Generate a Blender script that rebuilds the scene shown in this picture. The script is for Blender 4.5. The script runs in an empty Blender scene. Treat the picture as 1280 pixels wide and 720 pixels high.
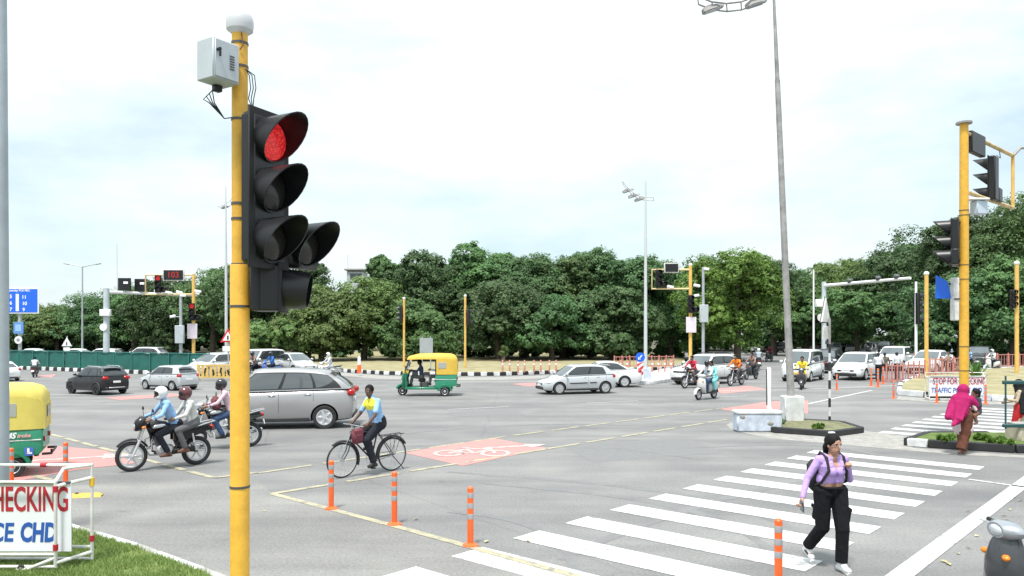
import bpy, bmesh, math, random
import numpy as np
from mathutils import Vector, Matrix, Euler
R = math.radians
PI = math.pi
scene = bpy.context.scene
C = scene.collection

# ------------------------------------------------------------------ camera, sky, sun, exposure
F_PX, HZ, CAM_H = 945.0, 418.0, 2.8          # focal length and horizon measured on the 1280x720 photograph
cam_d = bpy.data.cameras.new('camera')
cam = bpy.data.objects.new('camera', cam_d); C.objects.link(cam)
cam.location = (0, 0, CAM_H); cam.rotation_euler = (R(90), 0, 0)
cam_d.sensor_width = 36; cam_d.lens = F_PX / 1280 * 36
cam_d.shift_y = (HZ - 360) / 1280
cam_d.clip_end = 3000; cam_d.clip_start = 0.05
scene.camera = cam

SUN_EL, SUN_AZ = 68, 200                      # degrees; azimuth clockwise from +Y
w = bpy.data.worlds.new('World'); scene.world = w; w.use_nodes = True
nt = w.node_tree; nt.nodes.clear()
out = nt.nodes.new('ShaderNodeOutputWorld'); bg = nt.nodes.new('ShaderNodeBackground')
sky = nt.nodes.new('ShaderNodeTexSky'); sky.sky_type = 'NISHITA'; sky.sun_disc = False
sky.sun_elevation = R(SUN_EL); sky.sun_rotation = R(SUN_AZ); sky.air_density = 1.0; sky.dust_density = 1.5
tc = nt.nodes.new('ShaderNodeTexCoord'); mp = nt.nodes.new('ShaderNodeMapping')
mp.inputs['Scale'].default_value = (1.6, 1.6, 4.5); mp.inputs['Location'].default_value = (0, 0, 0)
nz = nt.nodes.new('ShaderNodeTexNoise'); nz.inputs['Scale'].default_value = 1.5
nz.inputs['Detail'].default_value = 9; nz.inputs['Roughness'].default_value = .55
rp = nt.nodes.new('ShaderNodeValToRGB'); rp.color_ramp.elements[0].position = .26; rp.color_ramp.elements[1].position = .58
rp.color_ramp.elements[0].color = (.34, .34, .34, 1)
mx = nt.nodes.new('ShaderNodeMixRGB')                                            # sky seen through the cloud cover
# overcast: the cloud layer is about three times brighter overhead than at the horizon
sep = nt.nodes.new('ShaderNodeSeparateXYZ'); mr = nt.nodes.new('ShaderNodeMapRange')
mr.inputs['From Min'].default_value = 0; mr.inputs['From Max'].default_value = 1
mr.inputs['To Min'].default_value = 5.5; mr.inputs['To Max'].default_value = 10.0
cl = nt.nodes.new('ShaderNodeMixRGB'); cl.blend_type = 'MULTIPLY'; cl.inputs[0].default_value = 1; cl.inputs[1].default_value = (.905, 1.0, 1.03, 1)
nt.links.new(tc.outputs['Generated'], mp.inputs[0]); nt.links.new(mp.outputs[0], nz.inputs[0])
nt.links.new(tc.outputs['Generated'], sep.inputs[0]); nt.links.new(sep.outputs['Z'], mr.inputs[0]); nt.links.new(mr.outputs[0], cl.inputs[2])
nt.links.new(nz.outputs[0], rp.inputs[0]); nt.links.new(rp.outputs[0], mx.inputs[0])
veil = nt.nodes.new('ShaderNodeMixRGB'); veil.blend_type = 'MULTIPLY'; veil.inputs[0].default_value = 1; veil.inputs[2].default_value = (.68, .90, .84, 1)
nt.links.new(sky.outputs[0], veil.inputs[1]); nt.links.new(veil.outputs[0], mx.inputs[1]); nt.links.new(cl.outputs[0], mx.inputs[2]); nt.links.new(mx.outputs[0], bg.inputs[0])
bg.inputs[1].default_value = .108
nt.links.new(bg.outputs[0], out.inputs[0])
sd = bpy.data.lights.new('sun', 'SUN'); sd.energy = 3.0; sd.angle = R(9); sd.color = (1, .96, .9)
sun = bpy.data.objects.new('sun', sd); C.objects.link(sun)
_e, _a = R(SUN_EL), R(SUN_AZ)
sdir = Vector((math.cos(_e)*math.sin(_a), math.cos(_e)*math.cos(_a), math.sin(_e)))
sun.rotation_euler = sdir.to_track_quat('Z', 'Y').to_euler(); sun.location = (0, 0, 40)
vs = scene.view_settings
vs.view_transform = 'Standard'; vs.look = 'None'; vs.gamma = 1; vs.use_curve_mapping = False
vs.exposure = 0.76
scene.cycles.max_bounces = 6; scene.cycles.transparent_max_bounces = 8

# ------------------------------------------------------------------ measured-pixel helpers
def g(px, py, z=0.0):
    """ground point (at height z) seen at pixel px, py of the photograph"""
    Y = F_PX * (CAM_H - z) / (py - HZ)
    return Vector(((px - 640) / F_PX * Y, Y, z))
def at(px, Y, z=0.0): return Vector(((px - 640) / F_PX * Y, Y, z))
def zz(py, Y): return CAM_H - (py - HZ) / F_PX * Y

# ------------------------------------------------------------------ materials
MATS = {}
def mat(name, col, rough=.6, metal=0.0, var=0.0, scale=8.0, bump=0.0, bscale=60.0, coat=0.0, emit=None, estr=0.0, spec=None, col2=None):
    if name in MATS: return MATS[name]
    m = bpy.data.materials.new(name); m.use_nodes = True; n = m.node_tree; p = n.nodes['Principled BSDF']
    p.inputs['Base Color'].default_value = (*col, 1); p.inputs['Roughness'].default_value = rough
    p.inputs['Metallic'].default_value = metal
    if coat: p.inputs['Coat Weight'].default_value = coat; p.inputs['Coat Roughness'].default_value = .06
    if spec is not None: p.inputs['Specular IOR Level'].default_value = spec
    if emit: p.inputs['Emission Color'].default_value = (*emit, 1); p.inputs['Emission Strength'].default_value = estr
    if var or bump:
        t = n.nodes.new('ShaderNodeTexCoord')
    if var:
        a = n.nodes.new('ShaderNodeTexNoise'); a.inputs['Scale'].default_value = scale; a.inputs['Detail'].default_value = 6
        a.inputs['Roughness'].default_value = .65
        r = n.nodes.new('ShaderNodeValToRGB'); e = r.color_ramp.elements
        c2 = col2 or tuple(max(0, c * (1 - var)) for c in col)
        c3 = col if col2 else tuple(min(1, c * (1 + var * .6)) for c in col)
        e[0].position = .34; e[1].position = .66; e[0].color = (*c2, 1); e[1].color = (*c3, 1)
        n.links.new(t.outputs['Object'], a.inputs[0]); n.links.new(a.outputs[0], r.inputs[0])
        n.links.new(r.outputs[0], p.inputs['Base Color'])
    if bump:
        b = n.nodes.new('ShaderNodeTexNoise'); b.inputs['Scale'].default_value = bscale; b.inputs['Detail'].default_value = 4
        bb = n.nodes.new('ShaderNodeBump'); bb.inputs['Strength'].default_value = bump; bb.inputs['Distance'].default_value = .02
        n.links.new(t.outputs['Object'], b.inputs[0]); n.links.new(b.outputs[0], bb.inputs['Height'])
        n.links.new(bb.outputs[0], p.inputs['Normal'])
    MATS[name] = m
    return m

def asphalt(name='asphalt', k=(1, 1, 1)):
    m = bpy.data.materials.new(name); m.use_nodes = True; n = m.node_tree; L = n.links; p = n.nodes['Principled BSDF']
    t = n.nodes.new('ShaderNodeTexCoord')
    def noise(sc, det=5, ro=.6, vec=None):
        a = n.nodes.new('ShaderNodeTexNoise'); a.inputs['Scale'].default_value = sc
        a.inputs['Detail'].default_value = det; a.inputs['Roughness'].default_value = ro
        L.new(vec or t.outputs['Object'], a.inputs[0]); return a.outputs[0]
    def ramp(src, p0, c0, p1, c1):
        r = n.nodes.new('ShaderNodeValToRGB'); e = r.color_ramp.elements
        e[0].position = p0; e[0].color = (*c0, 1); e[1].position = p1; e[1].color = (*c1, 1)
        L.new(src, r.inputs[0]); return r.outputs[0]
    def mixc(f, a, b, mode='MIX'):
        q = n.nodes.new('ShaderNodeMixRGB'); q.blend_type = mode
        if isinstance(f, float): q.inputs[0].default_value = f
        else: L.new(f, q.inputs[0])
        L.new(a, q.inputs[1]); L.new(b, q.inputs[2]); return q.outputs[0]
    base = ramp(noise(.10, 6, .6), .3, tuple(a*b for a, b in zip((.188, .187, .186), k)), .7, tuple(a*b for a, b in zip((.232, .230, .227), k)))
    mp2 = n.nodes.new('ShaderNodeMapping'); mp2.inputs['Scale'].default_value = (.22, 1.3, 1)
    mp2.inputs['Rotation'].default_value = (0, 0, R(8)); L.new(t.outputs['Object'], mp2.inputs[0])
    wear = ramp(noise(.5, 7, .62, mp2.outputs[0]), .34, (.76, .76, .775), .64, (1.08, 1.075, 1.07))
    c = mixc(1.0, base, wear, 'MULTIPLY')
    patch = ramp(noise(.9, 4, .5), .40, (.93, .93, .94), .62, (1.04, 1.04, 1.03))
    c = mixc(1.0, c, patch, 'MULTIPLY')
    grain = ramp(noise(26, 4, .75), .3, (.74, .74, .74), .7, (1.26, 1.26, 1.25))
    c = mixc(1.0, c, grain, 'MULTIPLY')
    spots = ramp(noise(1.7, 3, .5), .69, (1, 1, 1), .76, (.72, .72, .73))
    c = mixc(1.0, c, spots, 'MULTIPLY')
    # thin crack lines
    v = n.nodes.new('ShaderNodeTexVoronoi'); v.feature = 'DISTANCE_TO_EDGE'; v.inputs['Scale'].default_value = .11
    mp3 = n.nodes.new('ShaderNodeMixRGB'); mp3.inputs[0].default_value = .25
    nn = n.nodes.new('ShaderNodeTexNoise'); nn.inputs['Scale'].default_value = .8; nn.inputs['Detail'].default_value = 6
    L.new(t.outputs['Object'], nn.inputs[0]); L.new(t.outputs['Object'], mp3.inputs[1]); L.new(nn.outputs['Color'], mp3.inputs[2])
    L.new(mp3.outputs[0], v.inputs['Vector'])
    cr = ramp(v.outputs['Distance'], .001, (.88, .88, .88), .004, (1, 1, 1))
    c = mixc(1.0, c, cr, 'MULTIPLY')
    L.new(c, p.inputs['Base Color'])
    p.inputs['Roughness'].default_value = .85; p.inputs['Specular IOR Level'].default_value = .35
    b = n.nodes.new('ShaderNodeBump'); b.inputs['Strength'].default_value = .35; b.inputs['Distance'].default_value = .01
    L.new(noise(90, 2, .6), b.inputs['Height']); L.new(b.outputs[0], p.inputs['Normal'])
    return m

def worn_paint(name, col, under=(.17, .17, .172), lo=.36, hi=.5, sc=5.0):
    m = bpy.data.materials.new(name); m.use_nodes = True; n = m.node_tree; L = n.links; p = n.nodes['Principled BSDF']
    t = n.nodes.new('ShaderNodeTexCoord')
    a = n.nodes.new('ShaderNodeTexNoise'); a.inputs['Scale'].default_value = sc; a.inputs['Detail'].default_value = 9; a.inputs['Roughness'].default_value = .7
    r = n.nodes.new('ShaderNodeValToRGB'); e = r.color_ramp.elements
    e[0].position = lo; e[1].position = hi; e[0].color = (*under, 1); e[1].color = (*col, 1)
    a2 = n.nodes.new('ShaderNodeTexNoise'); a2.inputs['Scale'].default_value = 40; a2.inputs['Detail'].default_value = 3
    r2 = n.nodes.new('ShaderNodeValToRGB'); e = r2.color_ramp.elements
    e[0].position = .3; e[1].position = .7; e[0].color = (.84, .84, .84, 1); e[1].color = (1.06, 1.06, 1.06, 1)
    q = n.nodes.new('ShaderNodeMixRGB'); q.blend_type = 'MULTIPLY'; q.inputs[0].default_value = 1
    L.new(t.outputs['Object'], a.inputs[0]); L.new(t.outputs['Object'], a2.inputs[0])
    L.new(a.outputs[0], r.inputs[0]); L.new(a2.outputs[0], r2.inputs[0])
    L.new(r.outputs[0], q.inputs[1]); L.new(r2.outputs[0], q.inputs[2]); L.new(q.outputs[0], p.inputs['Base Color'])
    p.inputs['Roughness'].default_value = .75
    return m

def leaf_mat(name, dark, light, trans=.36):
    if name in MATS: return MATS[name]
    m = bpy.data.materials.new(name); m.use_nodes = True; n = m.node_tree; L = n.links
    p = n.nodes['Principled BSDF']; o = n.nodes['Material Output']
    t = n.nodes.new('ShaderNodeTexCoord'); oi = n.nodes.new('ShaderNodeObjectInfo')
    a = n.nodes.new('ShaderNodeTexNoise'); a.inputs['Scale'].default_value = .45; a.inputs['Detail'].default_value = 8; a.inputs['Roughness'].default_value = .75
    L.new(t.outputs['Object'], a.inputs[0])
    r = n.nodes.new('ShaderNodeValToRGB'); e = r.color_ramp.elements
    e[0].position = .32; e[1].position = .68; e[0].color = (*dark, 1); e[1].color = (*light, 1)
    L.new(a.outputs[0], r.inputs[0])
    hs = n.nodes.new('ShaderNodeHueSaturation')
    mr = n.nodes.new('ShaderNodeMapRange'); mr.inputs['To Min'].default_value = .78; mr.inputs['To Max'].default_value = 1.25
    L.new(oi.outputs['Random'], mr.inputs[0]); L.new(mr.outputs[0], hs.inputs['Value'])
    mr2 = n.nodes.new('ShaderNodeMapRange'); mr2.inputs['To Min'].default_value = .485; mr2.inputs['To Max'].default_value = .515
    L.new(oi.outputs['Random'], mr2.inputs[0]); L.new(mr2.outputs[0], hs.inputs['Hue'])
    L.new(r.outputs[0], hs.inputs['Color']); L.new(hs.outputs[0], p.inputs['Base Color'])
    p.inputs['Roughness'].default_value = .55; p.inputs['Specular IOR Level'].default_value = .35
    tr = n.nodes.new('ShaderNodeBsdfTranslucent'); mxs = n.nodes.new('ShaderNodeMixShader'); mxs.inputs[0].default_value = trans
    L.new(hs.outputs[0], tr.inputs[0]); L.new(p.outputs[0], mxs.inputs[1]); L.new(tr.outputs[0], mxs.inputs[2])
    L.new(mxs.outputs[0], o.inputs[0])
    MATS[name] = m
    return m

ASPH = asphalt()
WHITE_MARK = worn_paint('white_road_paint', (.57, .57, .565), under=(.30, .30, .30), lo=.36, hi=.50, sc=7)
SYMB = worn_paint('worn_symbol_paint', (.56, .48, .47), under=(.52, .24, .225), lo=.36, hi=.55, sc=6)
CREAM_MARK = worn_paint('faded_yellow_road_paint', (.40, .365, .25), lo=.34, hi=.52)
RED_MARK = worn_paint('faded_red_road_paint', (.56, .23, .215), lo=.28, hi=.46, sc=3)
STEEL = mat('galvanised_steel', (.42, .45, .47), .45, .35, var=.15, scale=3)
OLD_STEEL = mat('weathered_lamp_post', (.34, .33, .32), .6, .25, var=.35, scale=2.5)
YEL = mat('yellow_pole_paint', (.72, .40, .045), .5, 0, var=.14, scale=9, bump=.10, bscale=40)
PALE_YEL = mat('pale_yellow_paint', (.72, .45, .12), .5, 0, var=.2, scale=4)
BLK = mat('black_plastic', (.008, .0085, .010), .40, 0)
BLKM = mat('matte_black', (.012, .012, .013), .7)
DGREY = mat('dark_grey_paint', (.07, .072, .078), .5)
WHT = mat('white_paint', (.78, .78, .77), .45, var=.06, scale=4)
DWHT = mat('dirty_white_paint', (.66, .65, .62), .6, var=.22, scale=5)
GREYBOX = mat('grey_cabinet_paint', (.46, .50, .53), .5, .1, var=.08, scale=4)
RUB = mat('tyre_rubber', (.022, .022, .023), .8, var=.2, scale=12)
CHROME = mat('polished_metal', (.62, .63, .65), .22, 1.0)
ALLOY = mat('alloy_metal', (.58, .59, .61), .35, .45)
GLASS = mat('tinted_glass', (.034, .042, .046), .04, 0, spec=.75)
GLASSM = mat('reflection_grey_glass', (.075, .085, .09), .04, 0, spec=.9)  # lightened base colour stands in for grey reflections on the panes
GLASSL = mat('windscreen_glass', (.10, .12, .13), .04, 0, spec=.9)
LAMPG = mat('headlamp_glass', (.55, .57, .60), .08, .3)
TAILR = mat('red_lamp_glass', (.42, .012, .015), .15)
AMBER = mat('amber_lamp_glass', (.75, .22, .02), .2)
ORANGE = mat('orange_bollard_plastic', (.86, .125, .022), .42, var=.12, scale=8)
REFL = mat('grey_reflective_tape', (.36, .36, .37), .4, .2)
PINKP = mat('faded_red_plastic', (.52, .21, .18), .6, var=.2, scale=6)
CONC = mat('concrete', (.36, .35, .33), .85, var=.25, scale=3, bump=.3, bscale=30)
CONCW = mat('whitewashed_concrete', (.60, .61, .61), .8, var=.22, scale=3.5)
CONCB = mat('pale_blue_washed_concrete', (.50, .55, .63), .8, var=.28, scale=3.5)
KBLK = mat('black_kerb_paint', (.022, .022, .024), .7, var=.3, scale=3)
KWHT = mat('white_kerb_paint', (.66, .67, .68), .7, var=.25, scale=3)
DIRT = mat('dry_grass_earth', (.36, .31, .185), .95, var=.35, scale=.9, bump=.5, bscale=6, col2=(.20, .19, .09))
EARTH = mat('dark_earth', (.085, .08, .05), .95, var=.3, scale=.5)  # dark soil colour with random variation
GRASSM = mat('grass_soil', (.10, .15, .03), .95, var=.4, scale=5, bump=.6, bscale=30)
GRASS = leaf_mat('grass_blade', (.12, .19, .045), (.27, .35, .11), .3)
SKIN = mat('brown_skin', (.19, .095, .060), .55)
SKIND = mat('dark_brown_skin', (.10, .050, .034), .55)
SKINL = mat('light_brown_skin', (.40, .225, .155), .5)
HAIR = mat('black_hair', (.007, .006, .006), .7, spec=.2)
BARK = mat('tree_bark', (.11, .085, .065), .9, var=.35, scale=5)
SIGNB = mat('sign_blue', (.012, .13, .70), .4)
SIGNW = mat('sign_white', (.80, .80, .80), .45)
LETR = mat('red_lettering', (.42, .015, .03), .5)
LETB = mat('blue_lettering', (.015, .085, .36), .5)

# ------------------------------------------------------------------ mesh builder
class MB:
    def __init__(s): s.V, s.F, s.I, s.mats = [], [], [], []
    def mi(s, m):
        if m not in s.mats: s.mats.append(m)
        return s.mats.index(m)
    def add(s, vs_, fs, m, M=None):
        k = len(s.V); i = s.mi(m)
        for v in vs_: s.V.append(tuple(M @ Vector(v)) if M is not None else tuple(v))
        for f in fs: s.F.append(tuple(k + q for q in f)); s.I.append(i)
        return s
    def box(s, c, d, m, rot=None, bev=0.0, M=None):
        hx, hy, hz = d[0]/2, d[1]/2, d[2]/2
        T = Matrix.Translation(c)
        if rot is not None: T = T @ Euler(rot).to_matrix().to_4x4()
        if M is not None: T = M @ T
        if bev <= 0:
            v = [(x, y, z) for x in (-hx, hx) for y in (-hy, hy) for z in (-hz, hz)]
            f = [(0, 1, 3, 2), (4, 6, 7, 5), (0, 4, 5, 1), (2, 3, 7, 6), (0, 2, 6, 4), (1, 5, 7, 3)]
            return s.add(v, f, m, T)
        b = min(bev, hx*.95, hy*.95, hz*.95); v = []; ix = {}
        for sx in (-1, 1):
            for sy in (-1, 1):
                for sz in (-1, 1):
                    for ax in range(3):
                        ix[sx, sy, sz, ax] = len(v)
                        v.append((sx*(hx - (0 if ax == 0 else b)), sy*(hy - (0 if ax == 1 else b)), sz*(hz - (0 if ax == 2 else b))))
        f = []
        for sg in (-1, 1):
            f.append([ix[sg, a_, b_, 0] for a_, b_ in ((-1, -1), (1, -1), (1, 1), (-1, 1))])
            f.append([ix[a_, sg, b_, 1] for a_, b_ in ((-1, -1), (1, -1), (1, 1), (-1, 1))])
            f.append([ix[a_, b_, sg, 2] for a_, b_ in ((-1, -1), (1, -1), (1, 1), (-1, 1))])
            for q in (-1, 1):
                f.append([ix[sg, q, -1, 0], ix[sg, q, 1, 0], ix[sg, q, 1, 1], ix[sg, q, -1, 1]])
                f.append([ix[sg, -1, q, 0], ix[sg, 1, q, 0], ix[sg, 1, q, 2], ix[sg, -1, q, 2]])
                f.append([ix[-1, sg, q, 1], ix[1, sg, q, 1], ix[1, sg, q, 2], ix[-1, sg, q, 2]])
        for sx in (-1, 1):
            for sy in (-1, 1):
                for sz in (-1, 1): f.append([ix[sx, sy, sz, a_] for a_ in range(3)])
        return s.add(v, f, m, T)
    def loft(s, rings, m, caps=True, closed=True, M=None):
        n = len(rings[0]); v = [p for r_ in rings for p in r_]; f = []
        for i in range(len(rings) - 1):
            for j in range(n if closed else n - 1):
                a, b = i*n + j, i*n + (j + 1) % n
                f.append((a, b, b + n, a + n))
        if caps: f.append(tuple(range(n))[::-1]); f.append(tuple(range((len(rings)-1)*n, len(rings)*n)))
        return s.add(v, f, m, M)
    def tube(s, pts, r, m, n=8, caps=True, M=None):
        pts = [Vector(p) for p in pts]; rs = r if isinstance(r, (list, tuple)) else [r]*len(pts)
        t0 = (pts[1] - pts[0]).normalized()
        u = t0.orthogonal().normalized(); rings = []
        for i, p in enumerate(pts):
            if i == 0: t = t0
            elif i == len(pts) - 1: t = (pts[i] - pts[i-1]).normalized()
            else: t = ((pts[i+1] - pts[i]).normalized() + (pts[i] - pts[i-1]).normalized()).normalized()
            u = (u - t * u.dot(t)).normalized(); w_ = t.cross(u)
            rings.append([p + (u*math.cos(2*PI*k/n) + w_*math.sin(2*PI*k/n)) * rs[i] for k in range(n)])
        return s.loft(rings, m, caps, True, M)
    def cyl(s, p0, p1, r0, m, r1=None, n=14, M=None): return s.tube([p0, p1], [r0, r0 if r1 is None else r1], m, n, True, M)
    def lathe(s, prof, m, n=20, M=None, caps=True):
        rings = [[(r_*math.cos(2*PI*k/n), r_*math.sin(2*PI*k/n), z) for k in range(n)] for r_, z in prof]
        return s.loft(rings, m, caps, True, M)
    def prism(s, poly, z0, z1, m, M=None, mtop=None):
        n = len(poly); v = [(p[0], p[1], z0) for p in poly] + [(p[0], p[1], z1) for p in poly]
        s.add(v, [(i, (i+1) % n, (i+1) % n + n, i + n) for i in range(n)] + [tuple(range(n))[::-1]], m, M)
        return s.add([(p[0], p[1], z1) for p in poly], [tuple(range(n))], mtop or m, M)
    def ell(s, c, r, m, rot=None, nu=12, nv=8, M=None):
        T = Matrix.Translation(c)
        if rot is not None: T = T @ Euler(rot).to_matrix().to_4x4()
        if M is not None: T = M @ T
        v = [(0, 0, -r[2])]; f = []
        for i in range(1, nv):
            a = -PI/2 + PI*i/nv
            for j in range(nu):
                b = 2*PI*j/nu; v.append((r[0]*math.cos(a)*math.cos(b), r[1]*math.cos(a)*math.sin(b), r[2]*math.sin(a)))
        v.append((0, 0, r[2])); last = len(v) - 1
        for j in range(nu):
            f.append((0, 1 + (j+1) % nu, 1 + j)); k = 1 + (nv-2)*nu
            f.append((k + j, k + (j+1) % nu, last))
            for i in range(nv - 2):
                a, b = 1 + i*nu + j, 1 + i*nu + (j+1) % nu
                f.append((a, b, b + nu, a + nu))
        return s.add(v, f, m, T)
    def torus(s, c, R_, r, m, ax='y', n=28, k=8, a0=0.0, a1=2*PI, sy=1.0, M=None):
        full = abs(a1 - a0 - 2*PI) < 1e-6; rings = []
        for i in range(n if full else n + 1):
            a = a0 + (a1 - a0)*i/n
            ring = []
            for j in range(k):
                b = 2*PI*j/k; q = R_ + r*math.cos(b); h = r*sy*math.sin(b)
                p = (q*math.cos(a), h, q*math.sin(a)) if ax == 'y' else ((q*math.cos(a), q*math.sin(a), h) if ax == 'z' else (h, q*math.cos(a), q*math.sin(a)))
                ring.append(Vector(c) + Vector(p))
            rings.append(ring)
        if full: rings.append(rings[0]); return s.loft(rings, m, False, True, M)
        return s.loft(rings, m, True, True, M)
    def capsule(s, p0, p1, r0, r1, m, n=10):
        p0, p1 = Vector(p0), Vector(p1); d = p1 - p0
        if d.length < 1e-5: return s.ell(p0, (r0, r0, r0), m)
        t = d.normalized(); u = t.orthogonal().normalized(); w_ = t.cross(u); rings = []
        for a in (-80, -45, -15): rings.append((p0 + t*r0*math.sin(R(a)), r0*math.cos(R(a))))
        for a in (15, 45, 80): rings.append((p1 + t*r1*math.sin(R(a)), r1*math.cos(R(a))))
        return s.loft([[c + (u*math.cos(2*PI*k/n) + w_*math.sin(2*PI*k/n))*q for k in range(n)] for c, q in rings], m)
    def each(s, name, parent, sharp=38):
        """every separate shape collected so far becomes a part of its own"""
        k = len(s.V); par = list(range(k))
        def find(a):
            while par[a] != a: par[a] = par[par[a]]; a = par[a]
            return a
        for f in s.F:
            for q in f[1:]: par[find(q)] = find(f[0])
        gr = {}
        for f, i in zip(s.F, s.I): gr.setdefault(find(f[0]), []).append((f, i))
        out_ = []
        for fs in gr.values():
            b = MB(); b.mats = list(s.mats); mp_ = {}
            for f, i in fs:
                b.F.append(tuple(mp_.setdefault(q, len(mp_)) for q in f)); b.I.append(i)
            b.V = [None]*len(mp_)
            for q, j in mp_.items(): b.V[j] = s.V[q]
            out_.append(b.build(name, parent, sharp))
        return out_
    def mesh(s, name, sharp=38):
        me = bpy.data.meshes.new(name); me.from_pydata(s.V, [], s.F)
        for m in s.mats: me.materials.append(m)
        me.polygons.foreach_set('material_index', s.I)
        b = bmesh.new(); b.from_mesh(me); bmesh.ops.recalc_face_normals(b, faces=b.faces); b.to_mesh(me); b.free()
        me.shade_smooth(); me.set_sharp_from_angle(angle=R(sharp)); me.update()
        return me
    def build(s, name, parent=None, sharp=38, loc=None):
        o = bpy.data.objects.new(name, s.mesh(name, sharp)); C.objects.link(o)
        if parent: o.parent = parent
        if loc is not None: o.location = loc
        return o

def tag(o, label, cat, group=None, kind=None):
    if label: o['label'] = label
    if cat: o['category'] = cat
    if group: o['group'] = group
    if kind: o['kind'] = kind
    return o
def thing(name, label, cat, loc=(0, 0, 0), rz=0.0, group=None, sc=1.0):
    o = bpy.data.objects.new(name, None); C.objects.link(o); o.empty_display_size = .2
    o.location = loc; o.rotation_euler = (0, 0, rz); o.scale = (sc, sc, sc) if not isinstance(sc, tuple) else sc
    return tag(o, label, cat, group)
def copy_tree(o, parent=None):
    c = o.copy(); C.objects.link(c); c.parent = parent
    for ch in list(o.children): copy_tree(ch, c)
    return c
def dup(o, label, loc, rz=None, group=None, sc=None):
    c = copy_tree(o); c.location = loc; c['label'] = label
    if rz is not None: c.rotation_euler = (0, 0, rz)
    if sc: c.scale = (sc, sc, sc)
    if group: c['group'] = group
    return c
def struct(name, mb, sharp=38):
    o = mb.build(name, sharp=sharp); o['kind'] = 'structure'; return o
def text_part(name, s_, size, m, parent, loc, rot=(0, 0, 0), ext=.003, bold=0.0, align='CENTER', sx=1.0, shear=0.0, width=None):
    cu = bpy.data.curves.new(name, 'FONT'); cu.body = s_; cu.size = size; cu.extrude = ext; cu.offset = bold
    cu.align_x = align; cu.align_y = 'CENTER'; cu.shear = shear; cu.resolution_u = 3
    o = bpy.data.objects.new(name, cu); C.objects.link(o)
    dg = bpy.context.evaluated_depsgraph_get(); me = bpy.data.meshes.new_from_object(o.evaluated_get(dg))
    bpy.data.objects.remove(o); me.materials.clear(); me.materials.append(m)
    o = bpy.data.objects.new(name, me); C.objects.link(o); o.parent = parent
    if width:
        xs = [v.co.x for v in me.vertices]; sx = width / max(1e-6, max(xs) - min(xs))
    o.location = loc; o.rotation_euler = rot; o.scale = (sx, 1, 1)
    return o
# ================================================================== GROUND, ROAD, ISLANDS, MARKINGS
D1 = Vector((.679, .734, 0)); D2 = Vector((.76, -.65, 0))     # the two street directions measured on the crossing
def sheet(pts, z, m): return MB().add([(p[0], p[1], z) for p in pts], [tuple(range(len(pts)))], m)
struct('ground', sheet([(-900, -200), (900, -200), (900, 1200), (-900, 1200)], -.03, EARTH))
struct('road', sheet([(-160, -12), (160, -12), (160, 170), (-160, 170)], 0, ASPH))

def island(name, pts, h, top, block=.75, kw=.15, cols=(KBLK, KWHT), kerb_h=None, sides=None):
    """a raised traffic island: filled top and a kerb of painted blocks along its edge"""
    mb = MB(); mb.prism(pts, .0, h - .02, top)
    kb = MB(); n = len(pts); c = sum((Vector((p[0], p[1], 0)) for p in pts), Vector()) / n; q = 0
    for i in range(n):
        if sides and i not in sides: continue
        a, b = Vector((pts[i][0], pts[i][1], 0)), Vector((pts[(i+1) % n][0], pts[(i+1) % n][1], 0))
        d = (b - a); L = d.length; d.normalize(); nb = max(1, round(L / block)); an = math.atan2(d.y, d.x)
        for k in range(nb):
            m = cols[q % len(cols)]; q += 1
            mid = a + d*(L*(k + .5)/nb)
            kb.box((mid.x, mid.y, h/2), (L/nb - .012, kw, h), m, (0, 0, an), bev=.02)
    struct(name, mb)
    struct('kerb', kb)

V2 = lambda p: (p.x, p.y)
# the long far island under the trees
far = [V2(g(*p)) for p in ((395, 461.5), (430, 465.5), (480, 468.5), (560, 470.2), (625, 469.8), (700, 467), (780, 464), (838, 462.5), (856, 458))]
island('verge', far + [(34, 150), (-42, 150)], .26, DIRT, .46, sides=range(0, 8))
# ground beyond the fence at the left, and beyond the cars at the right
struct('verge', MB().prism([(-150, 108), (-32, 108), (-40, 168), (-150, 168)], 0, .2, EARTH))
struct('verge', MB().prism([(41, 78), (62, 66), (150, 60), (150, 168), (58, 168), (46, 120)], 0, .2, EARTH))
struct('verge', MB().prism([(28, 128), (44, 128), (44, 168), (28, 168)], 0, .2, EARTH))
# green-fenced median at the left
fA, fB = g(-60, 458.5), g(262, 470.5)
island('median', [(fA.x, fA.y - .3), (fB.x, fB.y - .3), (fB.x + .2, fB.y + .5), (fA.x, fA.y + .8)], .28, DIRT, .5, sides=(0, 1))
# right-hand far island with dry grass
island('traffic_island', [V2(g(*p)) for p in ((1124, 494), (1190, 499.5), (1290, 503), (1400, 503), (1400, 462), (1270, 462), (1208, 467), (1150, 472), (1126, 484))], .26, DIRT, 1.15, cols=(KWHT, KBLK, CONCB), kw=.2)
# grey pole's island with weeds, and the refuge beside the second crossing
island('traffic_island', [V2(g(*p)) for p in ((967, 541), (1040, 546), (1077, 541), (1052, 533), (985, 529))], .17, mat('weedy_soil', (.17, .17, .09), .95, var=.4, scale=4, bump=.5, bscale=20), 1.4, cols=(KBLK,), kw=.16)
island('traffic_island', [V2(g(*p)) for p in ((1134, 557.5), (1160, 559.5), (1268, 566), (1330, 566), (1310, 548), (1160, 548.5))], .2, GRASSM, 1.9, cols=(KWHT, KBLK, KBLK, KWHT), kw=.18)
# small islet of the keep-left sign
island('traffic_island', [V2(g(*p)) for p in ((782, 480), (815, 480.5), (846, 475.5), (880, 466), (872, 461), (830, 464), (800, 472))], .2, CONCW, .9, cols=(KWHT,), kw=.15)
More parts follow.
